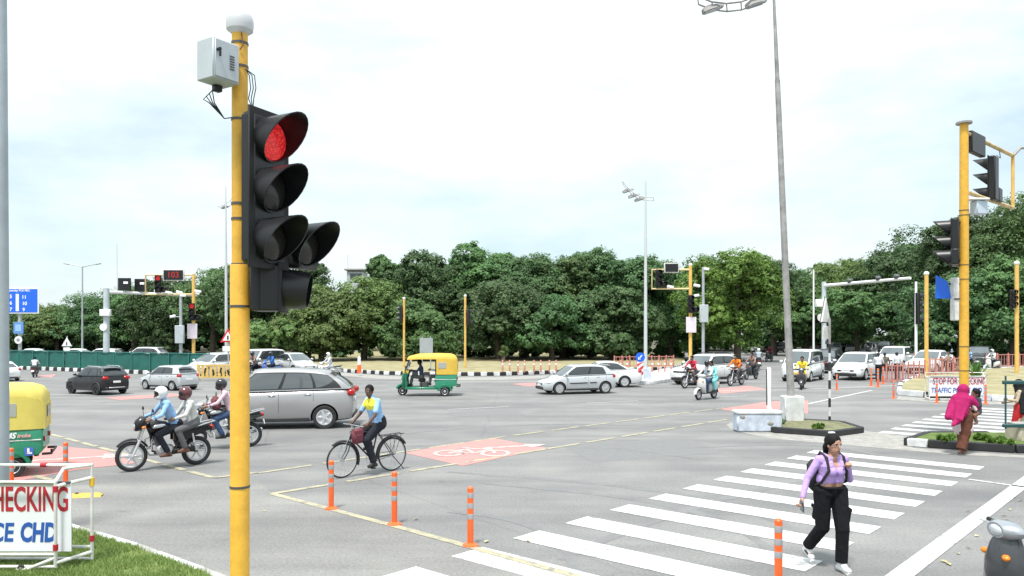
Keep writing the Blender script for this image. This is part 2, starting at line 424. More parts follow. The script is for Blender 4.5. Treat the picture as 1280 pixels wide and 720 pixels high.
# bottom-left lawn
lawn = [g(-90, 608), g(0, 634.8), g(98, 668), g(170, 690), g(252, 721), g(420, 790), Vector((-.6, 4.6, 0)), Vector((-.6, 1.5, 0)), Vector((-14, 1.5, 0))]
LAWN_M = mat('lawn_turf', (.15, .21, .055), .95, var=.35, scale=3.0, bump=.8, bscale=45, col2=(.17, .19, .06))
struct('lawn', MB().prism([V2(p) for p in lawn], 0, .09, LAWN_M))
kb = MB()
for a, b in zip(lawn[:6], lawn[1:7]):
    d = b - a; an = math.atan2(d.y, d.x); nb = max(1, round(d.length/.55)); d.normalize(); L = (b - a).length
    for k in range(nb):
        m_ = a + d*(L*(k + .5)/nb)
        kb.box((m_.x, m_.y, .05), (L/nb - .015, .10, .11), KWHT if k % 3 else CONC, (0, 0, an), bev=.015)
struct('kerb', kb)
# worn paving between the refuges
PAV = mat('worn_paving', (.31, .30, .28), .9, var=.3, scale=4, bump=.4, bscale=14)
struct('paving', sheet([V2(g(*p)) for p in ((908, 531), (925, 524), (1000, 527), (1078, 538), (1150, 548), (1140, 560), (1272, 569), (1340, 571), (1335, 574.5), (1200, 569), (1092, 559.5), (960, 548), (915, 538))], .004, PAV))
struct('paving', sheet([V2(g(*p)) for p in ((1120, 499.5), (1190, 504), (1300, 507), (1420, 507), (1420, 503.5), (1290, 503.5), (1190, 500), (1123, 495.5))], .004, PAV))
struct('paving', sheet([V2(g(*p)) for p in ((395, 463), (480, 470), (560, 472), (625, 471.5), (700, 468.5), (780, 465.5), (780, 468), (700, 472), (625, 475), (560, 475.5), (470, 473.5), (390, 466))], .004, PAV))

# lighter, bleached paving at the near left corner
PALE_A = asphalt('bleached_asphalt', (1.10, 1.085, 1.06))
struct('paving', sheet([V2(g(*p)) for p in ((20, 628), (100, 606), (180, 603), (267, 599), (322, 600), (340, 617.5), (482, 655), (640, 698.5), (760, 732), (1000, 850), (600, 1200), (420, 800), (252, 721), (98, 668))], .0045, PALE_A))

# ---- crossings
def stripes(P0, ks, step, wid, length, m, z=.006):
    mb = MB()
    for k in ks:
        a = P0 + D1*step*k
        mb.add([(p.x, p.y, z) for p in (a, a + D2*length, a + D2*length + D1*wid, a + D1*wid)], [(0, 1, 2, 3)], m)
    return mb
struct('crosswalk', stripes(Vector((.778, 11.2, 0)), range(-4, 9), 1.136, .56, 3.52, WHITE_MARK))
struct('crosswalk', stripes(Vector((10.4, 21.5, 0)), range(0, 10), 1.10, .52, 4.6, WHITE_MARK))
def strip(mb, a, b, wid, m, z=.008, dash=None):
    a, b = g(*a), g(*b); d = b - a; L = d.length; d.normalize(); n_ = Vector((-d.y, d.x, 0))*wid/2
    segs = [(0, L)] if not dash else [(k*sum(dash), min(L, k*sum(dash) + dash[0])) for k in range(int(L/sum(dash)) + 1)]
    for s0, s1 in segs:
        p, q = a + d*s0, a + d*s1
        mb.add([(v.x, v.y, z) for v in (p - n_, q - n_, q + n_, p + n_)], [(0, 1, 2, 3)], m)
ln = MB()
strip(ln, (1096, 742), (1330, 566), .25, WHITE_MARK)
struct('stop_line', ln)
ln = MB()
strip(ln, (1211, 599.5), (1330, 616), .10, WHITE_MARK)
strip(ln, (560, 512), (1000, 492), .10, WHITE_MARK, dash=(2.5, 3.5)); strip(ln, (880, 489), (1010, 487), .14, WHITE_MARK)
strip(ln, (996, 487), (1120, 482), .16, WHITE_MARK); strip(ln, (1010, 505), (1090, 488), .14, WHITE_MARK)
strip(ln, (60, 494), (170, 493), .14, WHITE_MARK); strip(ln, (540, 478), (760, 476), .18, WHITE_MARK)
struct('lane_line', ln)
ln = MB()
dd = (1.25, .28)
strip(ln, (322, 591.7), (640, 544.7), .13, CREAM_MARK, z=.0080, dash=dd); strip(ln, (641, 544.6), (905, 510), .14, CREAM_MARK, z=.0086, dash=dd)
strip(ln, (340, 617.5), (683, 561.5), .14, CREAM_MARK, dash=dd); strip(ln, (684, 561.3), (912, 524), .14, CREAM_MARK, z=.0086, dash=dd)
strip(ln, (340, 617.5), (482, 655), .13, CREAM_MARK, z=.0092); strip(ln, (482, 655), (760, 732), .13, CREAM_MARK, z=.0104)
strip(ln, (63, 543), (267, 597.5), .14, CREAM_MARK, dash=(1.0, .22)); strip(ln, (267, 597.5), (322, 591), .14, CREAM_MARK, z=.010)
strip(ln, (40, 594), (70, 602), .14, CREAM_MARK)
struct('cycle_lane_line', ln)
# ---- red cycle boxes
rd = MB()
for q in (((505, 566), (615, 547.5), (684, 560.5), (578, 582.5)), ((-40, 585), (60, 557), (131, 563), (150, 571), (170, 579), (98, 587), (20, 602)),
          ((900, 511.5), (960, 502), (1010, 501), (1010, 517), (930, 516)), ((884, 487), (935, 482.5), (960, 486.5), (905, 492)), ((640, 480), (700, 476.5), (720, 479), (660, 483)),
          ((130, 497), (215, 492), (235, 494.5), (150, 500)), ((46, 470), (70, 468), (64, 472))):
    rd.add([(p.x, p.y, .005) for p in (g(*c) for c in q)], [tuple(range(len(q)))], RED_MARK)
struct('cycle_box', rd)
# bicycle symbol and arrow painted on the boxes
def flat_bar(mb, a, b, wd, M, z=.0105):
    a, b = Vector(a), Vector(b); d = (b - a).normalized(); n_ = Vector((-d.y, d.x))*wd/2
    mb.add([(*(p), z) for p in (a - n_, b - n_, b + n_, a + n_)], [(0, 1, 2, 3)], SYMB, M)
def flat_ring(mb, c, r0, r1, M, n=24, z=.0125):
    v = [(c[0] + r_*math.cos(2*PI*k/n), c[1] + r_*math.sin(2*PI*k/n), z) for r_ in (r0, r1) for k in range(n)]
    mb.add(v, [(k, (k+1) % n, n + (k+1) % n, n + k) for k in range(n)], SYMB, M)
sy = MB(); o_ = g(590, 567); M_ = Matrix.Translation((o_.x, o_.y, 0)) @ Matrix.Rotation(math.atan2(D1.y, D1.x) - R(48), 4, 'Z')
M_ = M_ @ Matrix.Diagonal((1.0, 1.35, 1, 1))
flat_ring(sy, (-.55, 0), .26, .36, M_); flat_ring(sy, (.55, 0), .26, .36, M_)
for k, (a, b) in enumerate((((-.55, 0), (-.2, .5)), ((-.2, .5), (.4, .5)), ((.55, 0), (.35, .72)), ((-.2, .5), (.05, 0)), ((.05, 0), (.4, .5)), ((-.55, 0), (.05, 0)), ((-.3, .62), (-.08, .62)))):
    flat_bar(sy, a, b, .09, M_, .0105 + .0004*k)
o_ = g(622, 560.5); M2 = Matrix.Translation((o_.x + .35, o_.y + .25, 0)) @ Matrix.Rotation(R(22), 4, 'Z')
flat_bar(sy, (-.75, 0), (.45, 0), .16, M2); sy.add([(.4, -.32, .011), (.95, 0, .011), (.4, .32, .011)], [(0, 1, 2)], SYMB, M2)
o_ = g(104, 572.5); M3 = Matrix.Translation((o_.x, o_.y, 0)) @ Matrix.Rotation(R(25), 4, 'Z')
flat_bar(sy, (-1.0, 0), (.5, 0), .18, M3); sy.add([(.4, -.4, .011), (1.15, 0, .011), (.4, .4, .011)], [(0, 1, 2)], SYMB, M3)
struct('cycle_symbol', sy)
# tyre tracks and repair patches
TYRE = worn_paint('tyre_track', (.150, .150, .153), under=(.205, .204, .203), lo=.38, hi=.66, sc=1.6)
PATCH = worn_paint('repair_patch', (.178, .178, .180), under=(.210, .209, .207), lo=.30, hi=.5, sc=6)
ty = MB()
def track(pts, wd, z):
    P = [g(*p) for p in pts]; n = 14; C_ = []
    for i in range(n + 1):
        t = i/n*(len(P) - 1); k = min(int(t), len(P) - 2); f = t - k
        p0, p1, p2, p3 = P[max(k-1, 0)], P[k], P[k+1], P[min(k+2, len(P)-1)]
        C_.append(.5*((2*p1) + (p2 - p0)*f + (2*p0 - 5*p1 + 4*p2 - p3)*f*f + (3*p1 - p0 - 3*p2 + p3)*f**3))
    v = []
    for i, p in enumerate(C_):
        d = (C_[min(i+1, n)] - C_[max(i-1, 0)]).normalized(); q = Vector((-d.y, d.x, 0))*wd/2*(.35 + .65*math.sin(PI*i/n)); v += [(p.x - q.x, p.y - q.y, z), (p.x + q.x, p.y + q.y, z)]
    ty.add(v, [(2*i, 2*i+1, 2*i+3, 2*i+2) for i in range(n)], TYRE)
for i, (pts, wd) in enumerate(((((560, 590), (760, 606), (900, 628), (1010, 668)), .26), (((600, 604), (780, 622), (900, 650), (980, 700)), .22), (((330, 560), (520, 540), (700, 530), (900, 536)), .28), (((420, 560), (600, 556), (760, 560), (880, 575)), .25),
                             (((700, 700), (820, 650), (960, 610), (1100, 590)), .24), (((200, 520), (420, 512), (640, 505), (820, 500)), .35), (((560, 640), (640, 650), (700, 676), (720, 720)), .22), (((860, 560), (980, 556), (1060, 562), (1200, 590)), .22))):
    track(pts, wd, .0022 + .0002*i)
struct('tyre_track', ty)
for q in (((700, 556), (860, 548), (905, 566), (742, 578)), ((430, 690), (520, 672), (575, 700), (480, 722)), ((560, 515), (640, 511), (655, 517), (572, 521)), ((1010, 640), (1050, 628), (1100, 655), (1060, 668))):
    struct('asphalt_patch', sheet([V2(g(*c)) for c in q], .0015, PATCH))
# dry leaves blown along the stop line
lf = MB(); rnd = random.Random(4)
LEAFD = mat('dry_leaf', (.52, .44, .22), .7, var=.4, scale=20)
for px, py in ((1198, 693), (1211, 686), (1221, 671), (1243, 652), (1262, 638), (1275, 627), (1268, 622), (1186, 706), (1180, 703), (1236, 660), (660, 677), (608, 678), (330, 640), (520, 650), (1210, 640), (1255, 646)):
    o_ = g(px, py); a = rnd.random()*6; s_ = .024 + rnd.random()*.022
    lf.add([(o_.x + s_*math.cos(a)*1.5, o_.y + s_*math.sin(a)*1.5, .016), (o_.x - s_*math.sin(a)*.7, o_.y + s_*math.cos(a)*.7, .03), (o_.x - s_*math.cos(a)*1.5, o_.y - s_*math.sin(a)*1.5, .016), (o_.x + s_*math.sin(a)*.7, o_.y - s_*math.cos(a)*.7, .022)], [(0, 1, 2, 3)], LEAFD)
tag(lf.build('fallen_leaves'), 'scattered dry yellow leaves and litter lying on the asphalt', 'leaves', kind='stuff')

# ================================================================== FOLIAGE
def quads_mesh(name, cen, nor, size, rng, m, aspect=1.5):
    N = len(cen); nor = nor / np.linalg.norm(nor, axis=1, keepdims=True)
    r_ = rng.normal(size=(N, 3)); t = r_ - nor*np.sum(r_*nor, 1, keepdims=True); t /= np.linalg.norm(t, axis=1, keepdims=True)
    b = np.cross(nor, t); s_ = size[:, None]
    v = np.empty((N, 4, 3)); fold = nor*s_*.22
    v[:, 0] = cen - t*s_*.5*aspect; v[:, 1] = cen - b*s_*.5 - fold; v[:, 2] = cen + t*s_*.5*aspect; v[:, 3] = cen + b*s_*.5 - fold
    me = bpy.data.meshes.new(name); me.vertices.add(N*4); me.vertices.foreach_set('co', v.reshape(-1))
    me.loops.add(N*4); me.loops.foreach_set('vertex_index', np.arange(N*4, dtype=np.int32))
    me.polygons.add(N); me.polygons.foreach_set('loop_start', np.arange(0, N*4, 4, dtype=np.int32))
    me.materials.append(m); me.update(calc_edges=True); me.validate()
    return me
def unit(rng, n, zmin=-1.0):
    d = rng.normal(size=(n, 3)); d /= np.linalg.norm(d, axis=1, keepdims=True)
    if zmin > -1: d[:, 2] = np.where(d[:, 2] < zmin, -d[:, 2], d[:, 2])
    return d
def crown_pts(rng, rx, ry, z0, z1, nl=20, ns=26, nleaf=13, leaf=.34, lobe=.50):
    zc, rz = (z0 + z1)/2, (z1 - z0)/2
    d = unit(rng, nl); rad = .35 + .50*rng.random(nl)**.6
    lc = d*rad[:, None]*np.array([rx, ry, rz]) + np.array([0, 0, zc])
    k3 = nl - nl//3; rad[k3:] = .80 + .22*rng.random(nl - k3); lc[k3:] = d[k3:]*rad[k3:, None]*np.array([rx, ry, rz]) + np.array([0, 0, zc])
    lc[0] = (0, 0, z1 - rz*.45)
    lr = lobe*min(rx, rz*1.3)*(.55 + .75*rng.random(nl)); lr[k3:] *= .52
    sd_ = unit(rng, nl*ns, -.55); li = np.repeat(np.arange(nl), ns)
    sr = lr[li]*(.20 + .16*rng.random(nl*ns)); scn = lc[li] + sd_*(lr[li]*(.78 + .3*rng.random(nl*ns)))[:, None]
    ld = unit(rng, nl*ns*nleaf, -.35); si = np.repeat(np.arange(nl*ns), nleaf)
    cen = scn[si] + ld*(sr[si]*(.55 + .55*rng.random(len(si))))[:, None]
    nor = ld + .5*sd_[si] + rng.normal(size=cen.shape)*.35 + np.array([0, 0, .25])
    size = leaf*(.6 + .8*rng.random(len(si)))
    # a few big inner leaves close the crown's heart
    k = nl*26; ii = rng.integers(0, nl, k); dd_ = unit(rng, k); c2 = lc[ii] + dd_*(lr[ii]*(.25 + .5*rng.random(k)))[:, None]
    cen = np.vstack([cen, c2]); nor = np.vstack([nor, dd_ + rng.normal(size=dd_.shape)*.4]); size = np.concatenate([size, leaf*1.9*np.ones(k)])
    keep = cen[:, 2] > z0 - .4
    return cen[keep], nor[keep], size[keep], lc, lr
LEAF_D = leaf_mat('dark_green_leaf', (.036, .078, .029), (.142, .246, .098))
LEAF_M = leaf_mat('mid_green_leaf', (.046, .098, .033), (.172, .292, .104))
LEAF_L = leaf_mat('light_green_leaf', (.072, .134, .040), (.235, .345, .110))
LEAF_Y = leaf_mat('yellow_green_leaf', (.070, .145, .026), (.225, .345, .075), .35)
TREES = []
def tree(px, Y, ytop, hw, m, label, z0=1.6, depth=None, leaf=.185, trunk_h=None, dens=1.25, kind='broadleaf_tree', nl=24, base_z=0.0):
    rng = np.random.default_rng(len(TREES)*7 + 11); rd_ = random.Random(len(TREES))
    rx = hw*1.22/F_PX*Y; H = zz(ytop, Y) - base_z; X = (px - 640)/F_PX*Y
    root = thing(kind, label, 'tree', (X, Y, base_z), 0, 'trees around the junction'); TREES.append(root)
    z0 *= .5; cen, nor, size, lc, lr = crown_pts(rng, rx*.92, (depth or rx*.85), z0, H, nl=nl, ns=int(28*dens), nleaf=44, leaf=leaf)
    top = cen[:, 2].max(); cen[:, 2] = z0 + (cen[:, 2] - z0)*(H - z0)/(top - z0)
    o = bpy.data.objects.new('crown', quads_mesh('crown', cen, nor, size, rng, m)); C.objects.link(o); o.parent = root
    th = trunk_h or max(1.6, z0 + (H - z0)*.45); r0 = .16 + H*.016
    tb = MB(); bend = Vector((rd_.uniform(-.3, .3), rd_.uniform(-.3, .3), 0))
    tb.tube([(0, 0, -.2), (0, 0, .12), bend*.4 + Vector((0, 0, th*.5)), bend + Vector((0, 0, th))], [r0*1.5, r0*1.1, r0*.9, r0*.55], BARK, 9)
    tb.build('trunk', root)
    for k in range(min(7, len(lc))):
        c = Vector(lc[k]); s_ = bend*.7 + Vector((0, 0, th*rd_.uniform(.5, .9))); mid = s_.lerp(c, .5) + Vector((0, 0, .35))
        lb = MB(); lb.tube([s_, mid, c], [r0*.5, r0*.33, r0*.12], BARK, 7); lb.build('limb', root)
    return root
for a in (
    # centre, from the traffic light to the right
    (345, 72, 398, 42, LEAF_L, 'low light green tree just right of the big yellow signal pole', 1.4),
    (402, 74, 354, 54, LEAF_L, 'rounded light green tree under the small flat roof that peeks over the wood', 1.2),
    (455, 77, 345, 48, LEAF_L, 'light green tree sloping down left of the slim pole with a side signal', 1.3),
    (366, 98, 319, 40, LEAF_D, 'dark tree showing behind the lowest lamp of the near traffic signal', 2),
    (497, 88, 317, 36, LEAF_M, 'tree with a knobbly top at the left end of the tall central wood', 2),
    (540, 84, 314, 52, LEAF_D, 'tall dark tree between the two slim yellow signal poles', 2),
    (602, 86, 304, 54, LEAF_M, 'tallest broad tree of the central wood, right of the bare slim yellow pole', 2),
    (655, 84, 314, 50, LEAF_D, 'tall dark tree above the front of the silver hatchback', 2),
    (522, 75, 372, 46, LEAF_M, 'low bushy tree directly above the green and yellow three-wheeler', 1.0),
    (622, 77, 347, 58, LEAF_D, 'low wide dark tree spreading behind the thin roadside sapling', 1.5),
    (703, 82, 320, 46, LEAF_M, 'mid green tree above the roof of the silver hatchback', 2),
    (738, 84, 307, 40, LEAF_D, 'tree with a pointed tuft at its top left of the slender lamp post', 2),
    (790, 82, 318, 48, LEAF_D, 'dark tree standing right behind the slender lamp post', 2),
    (690, 76, 366, 52, LEAF_D, 'low dark tree hanging over the row of faded red posts', 1.4),
    (765, 77, 357, 54, LEAF_D, 'low dark tree behind the blue keep-left disc', 1.5),
    (838, 84, 323, 40, LEAF_M, 'mid green tree behind the overhead frame of the middle signal', 2),
    (922, 77, 311, 54, LEAF_Y, 'bright yellow-green tree with large drooping leaves right of the grey camera post', 2.2),
    (882, 88, 317, 42, LEAF_M, 'tree between the middle signal pole and the bright yellow-green tree', 2),
    (968, 100, 324, 36, LEAF_D, 'dark feathery tree seen just left of the tall leaning lamp post', 2.5),
    (1008, 98, 338, 42, LEAF_M, 'mid green tree right behind the tall leaning lamp post', 3),
    (1055, 108, 320, 56, LEAF_L, 'light tree whose top rises over the white overhead camera arm', 3),
    (1072, 92, 362, 62, LEAF_M, 'round low tree under the white overhead camera arm', 3.4),
    (1122, 98, 297, 48, LEAF_D, 'dark tree stepping up toward the tall wood at the right', 3),
    (1170, 86, 276, 52, LEAF_D, 'tall dark tree behind the signal head left of the right-hand mast', 3),
    (1228, 80, 256, 56, LEAF_D, 'very tall dark tree behind the overhead signal of the right-hand mast', 3),
    (1282, 76, 236, 62, LEAF_M, 'tallest tree of all at the right edge of the view', 3),
    (1200, 73, 335, 54, LEAF_D, 'lower dark tree behind the small blue panel on the right-hand mast', 2.6),
    (1266, 71, 318, 52, LEAF_M, 'lower tree behind the short yellow pole at the right edge', 2.6),
    # left
    (22, 112, 372, 42, LEAF_M, 'tree behind the blue sector direction board', 1.5),
    (72, 112, 378, 42, LEAF_L, 'low light tree left of the double-armed lamp post', 1.5),
    (122, 110, 361, 42, LEAF_D, 'dark tree between the double-armed lamp post and the white gantry post', 1.5),
    (168, 108, 352, 46, LEAF_M, 'tree under the two black message boards of the white gantry', 1.5),
    (216, 104, 342, 48, LEAF_D, 'dark tree behind the left signal frame with its red countdown', 1.5),
    (266, 102, 328, 50, LEAF_M, 'taller tree beside the thin mast left of the big yellow signal pole', 1.5),
    (322, 100, 340, 46, LEAF_D, 'dark tree between the big yellow signal pole and its hanging head', 1.5),
): tree(*a)
# the unbroken wood behind: one mass
def wood():
    rng = np.random.default_rng(5); CC, NN, SS = [], [], []
    sky_line = [(-80, 385), (0, 384), (60, 384), (120, 374), (200, 356), (260, 342), (330, 340), (380, 335), (420, 358), (465, 358), (495, 334), (600, 318), (700, 326), (800, 328), (900, 326), (960, 336), (1040, 334), (1100, 312), (1150, 296), (1200, 276), (1280, 252), (1400, 240)]
    xs, ys = zip(*sky_line)
    for row, (Y, dy) in enumerate(((118, 4), (128, 0), (140, 2))):
        for px in np.arange(-90, 1420, 40):
            p_ = px + rng.uniform(-12, 12); yt = np.interp(p_, xs, ys) + dy + rng.uniform(0, 9)
            X = (p_ - 640)/F_PX*Y; H = zz(yt, Y)
            c, n_, s_, _, _ = crown_pts(rng, 4.2, 3.4, .3, H, nl=12, ns=12, nleaf=9, leaf=.62)
            top = c[:, 2].max(); c[:, 2] = .3 + (c[:, 2] - .3)*(H - .3)/(top - .3)
            CC.append(c + np.array([X, Y, 0])); NN.append(n_); SS.append(s_)
    o = bpy.data.objects.new('woodland', quads_mesh('woodland', np.vstack(CC), np.vstack(NN), np.concatenate(SS), rng, LEAF_D)); C.objects.link(o)
    tag(o, 'unbroken dark wood filling the background behind the nearer trees', 'wood', kind='stuff')
wood()
def undergrowth():
    rng = np.random.default_rng(9); CC, NN, SS = [], [], []
    for px0, px1, Y, zt, step in ((400, 860, 86, 1.5, 9), (840, 1150, 126, 3.2, 8), (1130, 1320, 84, 1.8, 9), (-40, 420, 118, 2.2, 9), (500, 800, 96, 3.0, 9)):
        for px in np.arange(px0, px1, step):
            X = (px + rng.uniform(-6, 6) - 640)/F_PX*Y; y_ = Y + rng.uniform(-2, 3)
            c, n_, s_, _, _ = crown_pts(rng, 1.0, 1.0, .0, zt*rng.uniform(.6, 1.15), nl=5, ns=8, nleaf=9, leaf=.24)
            CC.append(c + np.array([X, y_, .2])); NN.append(n_); SS.append(s_)
    o = bpy.data.objects.new('undergrowth', quads_mesh('undergrowth', np.vstack(CC), np.vstack(NN), np.concatenate(SS), rng, LEAF_D)); C.objects.link(o)
    tag(o, 'dark undergrowth along the foot of the wood', 'undergrowth', kind='stuff')
undergrowth()
def bush(px, py, w_px, h_px, m, label, name='shrub', leaf=.16, z=0.2, n=(6, 10, 10)):
    p = g(px, py, z); Y = p.y; rng = np.random.default_rng(int(px*3 + py)); r_ = w_px/2/F_PX*Y; h = h_px/F_PX*Y
    root = thing(name, label, 'shrub', p, 0, 'roadside shrubs')
    c, n_, s_, _, _ = crown_pts(rng, r_*.8, r_*.8, .02, h, nl=n[0], ns=n[1], nleaf=n[2], leaf=leaf, lobe=.5)
    o = bpy.data.objects.new('foliage', quads_mesh('foliage', c, n_, s_, rng, m)); C.objects.link(o); o.parent = root
    MB().tube([(0, 0, -.05), (0.02, 0, h*.5)], [.04, .02], BARK, 6).build('stem', root)
bush(773, 450, 28, 13, LEAF_M, 'pale bush at the kerb left of the blue keep-left disc')
bush(792, 449, 24, 13, LEAF_L, 'yellowish bush directly behind the blue keep-left disc')
bush(822, 447, 16, 9, LEAF_L, 'small bush right of the slender lamp post')
bush(847, 476, 16, 9, LEAF_Y, 'small yellow-green shrub on the islet in front of the white car', z=.2)
bush(876, 463, 12, 8, LEAF_Y, 'tiny yellow-green shrub tucked behind the white sport utility car', z=.2)
bush(975, 530, 10, 5, LEAF_L, 'weeds in front of the concrete plinth of the leaning lamp post', leaf=.06, z=.15)
bush(1022, 536, 34, 5, LEAF_Y, 'low weeds along the black kerb right of the leaning lamp post', leaf=.06, z=.15)
bush(1188, 551, 34, 5, LEAF_Y, 'weeds on the refuge left of the woman in the magenta shawl', leaf=.08, z=.18, n=(7, 12, 10))
bush(1250, 554, 56, 5, LEAF_Y, 'weeds on the refuge right of the woman in the magenta shawl', leaf=.08, z=.18, n=(7, 12, 10))
bush(1224, 550, 26, 5, LEAF_Y, 'weeds on the refuge just behind the woman in the magenta shawl', leaf=.08, z=.18)
# the spiky agave on the right-hand island
ag = thing('agave_plant', 'spiky green agave beside the right-hand mast', 'plant', g(1219, 476, .25))
am = MB(); rnd = random.Random(2)
for k in range(26):
    a = k*2.4; el = R(25 + 55*rnd.random()); L = 1.0 + .35*rnd.random(); d = Vector((math.cos(a)*math.cos(el), math.sin(a)*math.cos(el), math.sin(el)))
    sdv = d.cross(Vector((0, 0, 1))).normalized()*.075
    am.add([-sdv*.6, sdv*.6, d*L*.55 + sdv, d*L, d*L*.55 - sdv], [(0, 1, 2, 3, 4)], mat('agave_leaf', (.08, .20, .04), .5, var=.3, scale=3))
am.build('leaves', ag)
# sapling on the far verge
tree(629, 70, 432, 7, LEAF_L, 'thin bare sapling on the dry verge behind the three-wheeler', .9, leaf=.12, kind='sapling', nl=5, dens=.5, trunk_h=1.4, base_z=.22)
# grass blades on the lawn
def grass():
    rng = np.random.default_rng(3); P = []
    while len(P) < 22000:
        x, y = rng.uniform(-8.2, -2.2), rng.uniform(7.2, 12.2)
        px, py = 640 + F_PX*x/y, HZ + F_PX*CAM_H/y
        if px > 262 or px < -20: continue
        # keep inside the lawn edge
        e = np.interp(x, [lawn[1].x, lawn[2].x, lawn[3].x, lawn[4].x, lawn[5].x], [lawn[1].y, lawn[2].y, lawn[3].y, lawn[4].y, lawn[5].y])
        if y < e - .06 and (math.sin(x*5.1 + y*2.3) + math.sin(y*7.7 - x*3.1) > -1.1 or rng.random() < .3): P.append((x, y, .09))
    P = np.array(P); N = len(P); h = .035 + .045*rng.random(N); a = rng.random(N)*2*PI; lean = rng.normal(size=(N, 2))*.03
    v = np.empty((N, 3, 3)); wv = np.stack([np.cos(a), np.sin(a), np.zeros(N)], 1)*.006
    v[:, 0] = P - wv; v[:, 1] = P + wv; v[:, 2] = P + np.concatenate([lean, h[:, None]], 1)
    me = bpy.data.meshes.new('grass'); me.vertices.add(N*3); me.vertices.foreach_set('co', v.reshape(-1))
    me.loops.add(N*3); me.loops.foreach_set('vertex_index', np.arange(N*3, dtype=np.int32))
    me.polygons.add(N); me.polygons.foreach_set('loop_start', np.arange(0, N*3, 3, dtype=np.int32))
    me.materials.append(GRASS); me.update(calc_edges=True)
    o = bpy.data.objects.new('grass', me); C.objects.link(o); tag(o, 'short green grass under the white checking barricade', 'grass', kind='stuff')
grass()
# the flat roof that shows above the trees
bd = thing('building', 'pale flat-roofed building whose top peeks over the trees', 'building', at(444, 112))
zt = zz(336, 112)
mb = MB(); mb.box((0, 1.5, zt/2 - .2), (2.5, 3, zt - .4), mat('pale_plaster', (.42, .45, .47), .8, var=.15, scale=.8)); mb.build('wall', bd)
mb = MB(); mb.box((0, 1.5, zt - .1), (3.2, 3.6, .25), CONC, bev=.03); mb.build('roof', bd)
mb = MB(); mb.box((.1, -.02, zt - 1.1), (1.7, .06, .8), GLASS); mb.build('window', bd)
mb = MB(); mb.cyl((-1.3, 1, zt), (-1.3, 1, zt + 2.2), .04, STEEL, n=6); mb.build('antenna', bd)
# ================================================================== PEOPLE
def remesh(name, mb, voxel, mats, parent, smooth=3, paint=(), lap=0):
    """fuse overlapping closed shapes into one continuous surface"""
    me = mb.mesh(name + '_source'); o = bpy.data.objects.new(name, me); C.objects.link(o)
    m = o.modifiers.new('r', 'REMESH'); m.mode = 'VOXEL'; m.voxel_size = voxel; m.use_smooth_shade = True
    s_ = o.modifiers.new('s', 'SMOOTH'); s_.factor = .5; s_.iterations = smooth
    dg = bpy.context.evaluated_depsgraph_get(); m2 = bpy.data.meshes.new_from_object(o.evaluated_get(dg))
    bpy.data.objects.remove(o); bpy.data.meshes.remove(me)
    m2.name = name; m2.materials.clear()
    for q in mats: m2.materials.append(q)
    n = len(m2.polygons); idx = np.zeros(n, np.int32)
    if paint:
        c = np.empty(n*3); m2.polygons.foreach_get('center', c); c = c.reshape(-1, 3)
        for fn, k in paint: idx[fn(c)] = k
    m2.polygons.foreach_set('material_index', idx)
    m2.polygons.foreach_set('use_smooth', np.ones(n, bool)); m2.update()
    o = bpy.data.objects.new(name, m2); C.objects.link(o); o.parent = parent
    return o
def near(p, r_):
    p = np.array(p); r_ = np.array(r_ if hasattr(r_, '__len__') else (r_,)*3)
    return lambda c: np.sum(((c - p)/r_)**2, 1) < 1
def hand(mb, wr, el, out, m, curl=.6, size=1.0):
    """palm, four unequal bent fingers and a thumb leaving the side of the palm"""
    wr = Vector(wr); d = (wr - Vector(el)).normalized(); s_ = Vector(out); s_ = (s_ - d*s_.dot(d)).normalized(); nn = d.cross(s_)
    pc = wr + d*.05*size
    mb.capsule(wr, wr + d*.03*size, .024*size, .027*size, m)
    for k in (-1, 0, 1): mb.capsule(wr + d*.03*size + s_*.018*k*size, wr + d*.085*size + s_*.022*k*size, .017*size, .015*size, m, 8)
    for k, L in ((-1.5, .060), (-.5, .078), (.5, .084), (1.5, .074)):
        a = wr + d*.085*size + s_*.0165*k*size; b = a + (d*math.cos(curl*.6) + nn*math.sin(curl*.6))*L*.5*size
        c = b + (d*math.cos(curl*1.9) + nn*math.sin(curl*1.9))*L*.5*size
        mb.capsule(a, b, .0095*size, .009*size, m, 8); mb.capsule(b, c, .009*size, .0075*size, m, 8)
    a = wr + d*.03*size + s_*.028*size; b = a + (d*.6 + s_*.75 + nn*.3).normalized()*.034*size; c = b + (d*.9 + s_*.1 + nn*.5).normalized()*.03*size
    mb.capsule(a, b, .0125*size, .011*size, m, 8); mb.capsule(b, c, .011*size, .008*size, m, 8)

